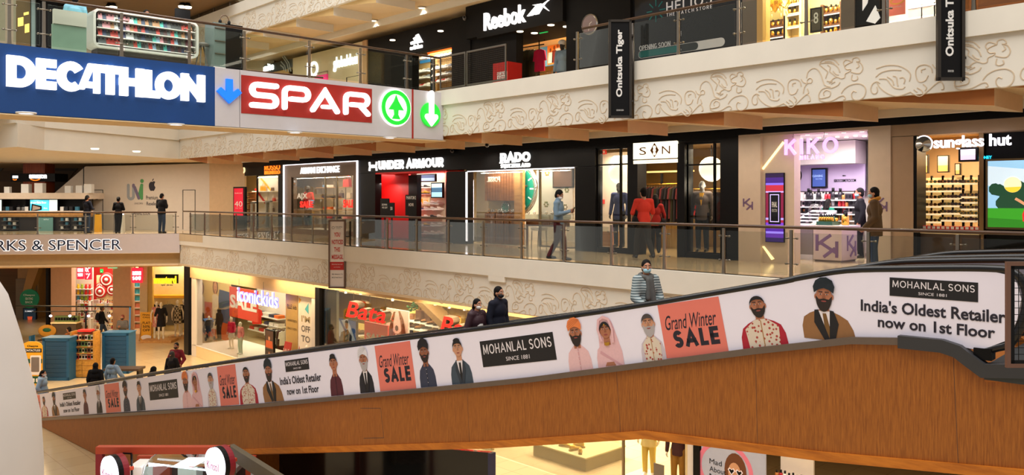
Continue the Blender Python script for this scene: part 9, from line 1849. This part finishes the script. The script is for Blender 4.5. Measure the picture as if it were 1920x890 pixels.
figure('person','masked person in a striped grey shawl jacket holding the handrail high on the travelator','person',p,-112,h,pose=dict(eL=(.02,.25,1.13),wL=(.24,.16,1.0),eR=(.06,-.25,1.13),wR=(.27,-.2,1.02)),top=dict(m=STR,hem=.7,fat=.05,name='shawl_jacket'),bot=dict(m=BLACKC),shoe=SHOEK,hair=('bun',None),mask=MASKB,skin=SKIN2,woman=True,yaw=-18,parts=[scarf])
p,h=ride(894,-.4,560);print('w2',h);MARJ=mat('dark_maroon_jacket',(52,24,34),.6,var=.1)
def shirtfront(t,J,fin,H):
    q=MB(W,WHITE);c=J['chest'];q.ell(c+Vector((.09,0,-.1)),(.06,.09,.22),12,8);fin(q,'shirt_front');q=MB(Frame(c+Vector((.152,0,-.12)),(0,1,0)),RT);q.txt('BROOKLYN',-.06,.06,-.04,0,0);fin(q,'printed_words')
figure('person','masked person in a dark maroon hooded jacket over a white shirt riding the travelator','person',p,-88,h,pose=dict(eL=(-.05,.25,1.13),eR=(-.05,-.25,1.13)),top=dict(m=MARJ,hem=.82,fat=.045,hood=True),bot=dict(m=BLACKC),shoe=SHOEK,mask=MASKW,hair=('tied',None),woman=True,skin=SKIN2,parts=[shirtfront])
p,h=ride(934,-.85,537);print('m2',h)
figure('person','person with a black mask and beard in a navy jacket riding the travelator','person',p,-82,h,top=dict(m=NAVY,hem=.8,fat=.04,collar=True),bot=dict(m=DENIM),shoe=SHOEK,mask=MASKK,skin=SKIN2)
p,h=ride(80,-.75,694);print('girl',h);LBH=mat('light_blue_hoodie',(138,162,186),.85,var=.05)
figure('person','masked girl in a pale blue hoodie at the foot of the travelator','person',p,-40,max(h,1.15),pose=dict(eL=(-.05,.26,1.15),eR=(-.05,-.27,1.15)),top=dict(m=LBH,hem=.8,fat=.05,hood=True,name='hoodie'),bot=dict(m=DENIM),shoe=WHITE,mask=MASKW,hair=('tied',None),woman=True,skin=SKIN2)
# --- ground floor
def floor0(x,ytop,h):
    D=(-Z0+1.5-h)*FOC/(ytop-373);p=onD(x,373,D);p.z=Z0;return p
figure('person','person in black jacket and jeans walking past the variety shop','person',onZ(191,637,Z0),RIGHT+40,1.68,pose=WALK,top=dict(m=BLACKC,hem=.84,fat=.03),bot=dict(m=DENIM),shoe=SHOEK,hair=('short',mat('brown_hair',(60,40,26),.6)),parts=[backpack(NAVY)])
figure('person','masked person with backpack and grey jacket holding a phone by the blue post','person',floor0(230,590,1.7),AWAY+178,1.7,pose=PHONE,top=dict(m=mat('grey_jacket',(96,92,90),.8),hem=.82,fat=.035),bot=dict(m=DENIM),shoe=SHOEK,mask=MASKK,hair=('short',mat('auburn_cap',(120,52,40),.7)),parts=[backpack(BLACKC)])
figure('person','person in a black hooded jacket seen from behind beside the braided girl','person',floor0(179,680,1.55),AWAY+5,1.55,top=dict(m=BLACKC,hem=.8,fat=.05,hood=True),bot=dict(m=BLACKC),shoe=SHOEK,hair=('scarf',BLACKC))
figure('person','girl with a long braid in a pale blue hoodie seen from behind','person',floor0(211,671,1.62),AWAY-12,1.62,pose=dict(eR=(.02,-.34,1.16),wR=(.12,-.42,.96)),top=dict(m=LBH,hem=.82,fat=.05,hood=True,name='hoodie'),bot=dict(m=DENIM),shoe=WHITE,hair=('braid',None),woman=True)
figure('person','person in a black headscarf beyond the travelator left of the couple','person',floor0(287,687,1.5),RIGHT+25,1.5,top=dict(m=BLACKC,hem=.8,fat=.04),bot=dict(m=BLACKC,skirt=.3),shoe=SHOEK,hair=('scarf',BLACKC),woman=True,pitch=15)
figure('person','masked person in a maroon sweater standing behind a companion in black','person',floor0(331,642,1.74),AWAY+175,1.74,pose=dict(eL=(.0,.3,1.15),wL=(.16,.26,1.0),eR=(0,-.3,1.15),wR=(.16,-.26,1.0)),top=dict(m=mat('maroon_sweater',(104,26,38),.85),hem=.84,fat=.035,name='sweater'),bot=dict(m=DENIM),shoe=SHOEK,mask=MASKK)
figure('person','masked person in a black padded jacket in front of the maroon sweater','person',floor0(330,656,1.58)-FWD*.35,AWAY+170,1.6,top=dict(m=BLACKC,hem=.78,fat=.045),bot=dict(m=BLACKC),shoe=SHOEK,mask=MASKK,hair=('scarf',mat('black_hair_hood',(30,26,26),.7)),woman=True,skin=SKIN2)
# seated customers in the tea booth
p=onZ(95,668,Z0);D=p.dot(FWD);F=FD(D);u=F.U(95)
q=F.pt(u+.72,Z0,-.2);q.z=Z0;figure('person','person in a brown jacket seated with the back to us at the tea booth table','person',q,AWAY+80,1.7,pose=[SIT,dict(eL=(.1,.24,1.16),wL=(.32,.12,1.13),eR=(.1,-.24,1.16),wR=(.32,-.12,1.13))],drop=.43,top=dict(m=mat('rust_brown_jacket',(116,66,30),.85),hem=.9,fat=.03),bot=dict(m=BLACKC),shoe=SHOEK)
q=F.pt(u+.22,Z0,-1.2);q.z=Z0;figure('person','long haired person in a mustard top seated behind the tea booth table','person',q,AWAY+180,1.62,pose=[SIT,dict(eL=(.1,.24,1.16),wL=(.3,.1,1.16),eR=(.1,-.24,1.16),wR=(.3,-.1,1.16))],drop=.43,top=dict(m=mat('mustard_brown_top',(120,84,44),.85),hem=.9),bot=dict(m=BLACKC),shoe=SHOEK,hair=('long',None),woman=True)
F=FD(D);chair('black chair under the long haired customer behind the tea table',u+.22,-1.3,1,BLACK)
# upper bridge
pp_=FBo.pt(ub_(310),4.44,-1.15);figure('person','long haired cashier seated behind the phone case stand on the bridge','person',pp_,-95,1.62,pose=SIT,drop=.12,top=dict(m=BLACKC,hem=.9),bot=dict(m=BLACKC),shoe=SHOEK,hair=('long',None),woman=True)
t=thing('stool','tall black stool under the cashier behind the phone case stand','stool',pp_);q=MB(Frame(pp_,RGT,FWD),BLACK);q.lathe([(.19,.62),(.2,.7),(.18,.72)],(0,0,0),'w',16);q.build('seat',t);MB(Frame(pp_,RGT,FWD),DSTEEL).tube([(0,0,.62),(0,0,0)],.03,8).build('post',t);MB(Frame(pp_,RGT,FWD),DSTEEL).lathe([(.2,0),(.2,.02)],(0,0,0),'w',16).build('foot',t)
pb=onD(141,373,18.4);pb.z=4.44;figure('person','person in a pale blue shirt standing left of the phone case stand','person',pb,AWAY+20,1.6,top=dict(m=mat('pale_blue_shirt',(130,186,206),.8),hem=.88,name='shirt'),bot=dict(m=NAVY),shoe=SHOEK)
# shopping trolley of the couple
p=floor0(366,690,1.0);F=FD(p.dot(FWD));u=F.U(370);t=thing('shopping_trolley','black wire shopping trolley beside the couple beyond the travelator','trolley',F.pt(u,Z0,0));q=MB(F,BLACK)
for v in (.55,.75,.98):q.tube([(u-.28,Z0+v,-.3),(u+.3,Z0+v,-.3),(u+.3,Z0+v,.3),(u-.28,Z0+v,.3),(u-.28,Z0+v,-.3)],.012,5)
for i in range(6):x=u-.28+i*.116;q.tube([(x,Z0+.55,.3),(x,Z0+.98,.3)],.008,4).tube([(x,Z0+.55,-.3),(x,Z0+.98,-.3)],.008,4)
q.build('basket',t);MB(F,RED).tube([(u-.36,Z0+1.03,-.28),(u-.36,Z0+1.03,.28)],.018,6).build('handle',t)
for sx in (-.25,.25):
    for sw in (-.25,.25):MB(F,DSTEEL).tube([(u+sx,Z0+.12,sw),(u+sx,Z0+.55,sw)],.012,5).build('leg',t);MB(F,BLACK).lathe([(.06,-.015),(.06,.015)],(u+sx,Z0+.06,sw),'w',12).build('wheel',t)
# ---------------------------------------------------------------- prototypes that found no place
for o in [q for q in COL.objects if q.parent is None]:
    if True and o.get('label') in ('f','p','w','g','bag','garment','shoe'):
        for ch in list(o.children_recursive):bpy.data.objects.remove(ch)
        bpy.data.objects.remove(o)
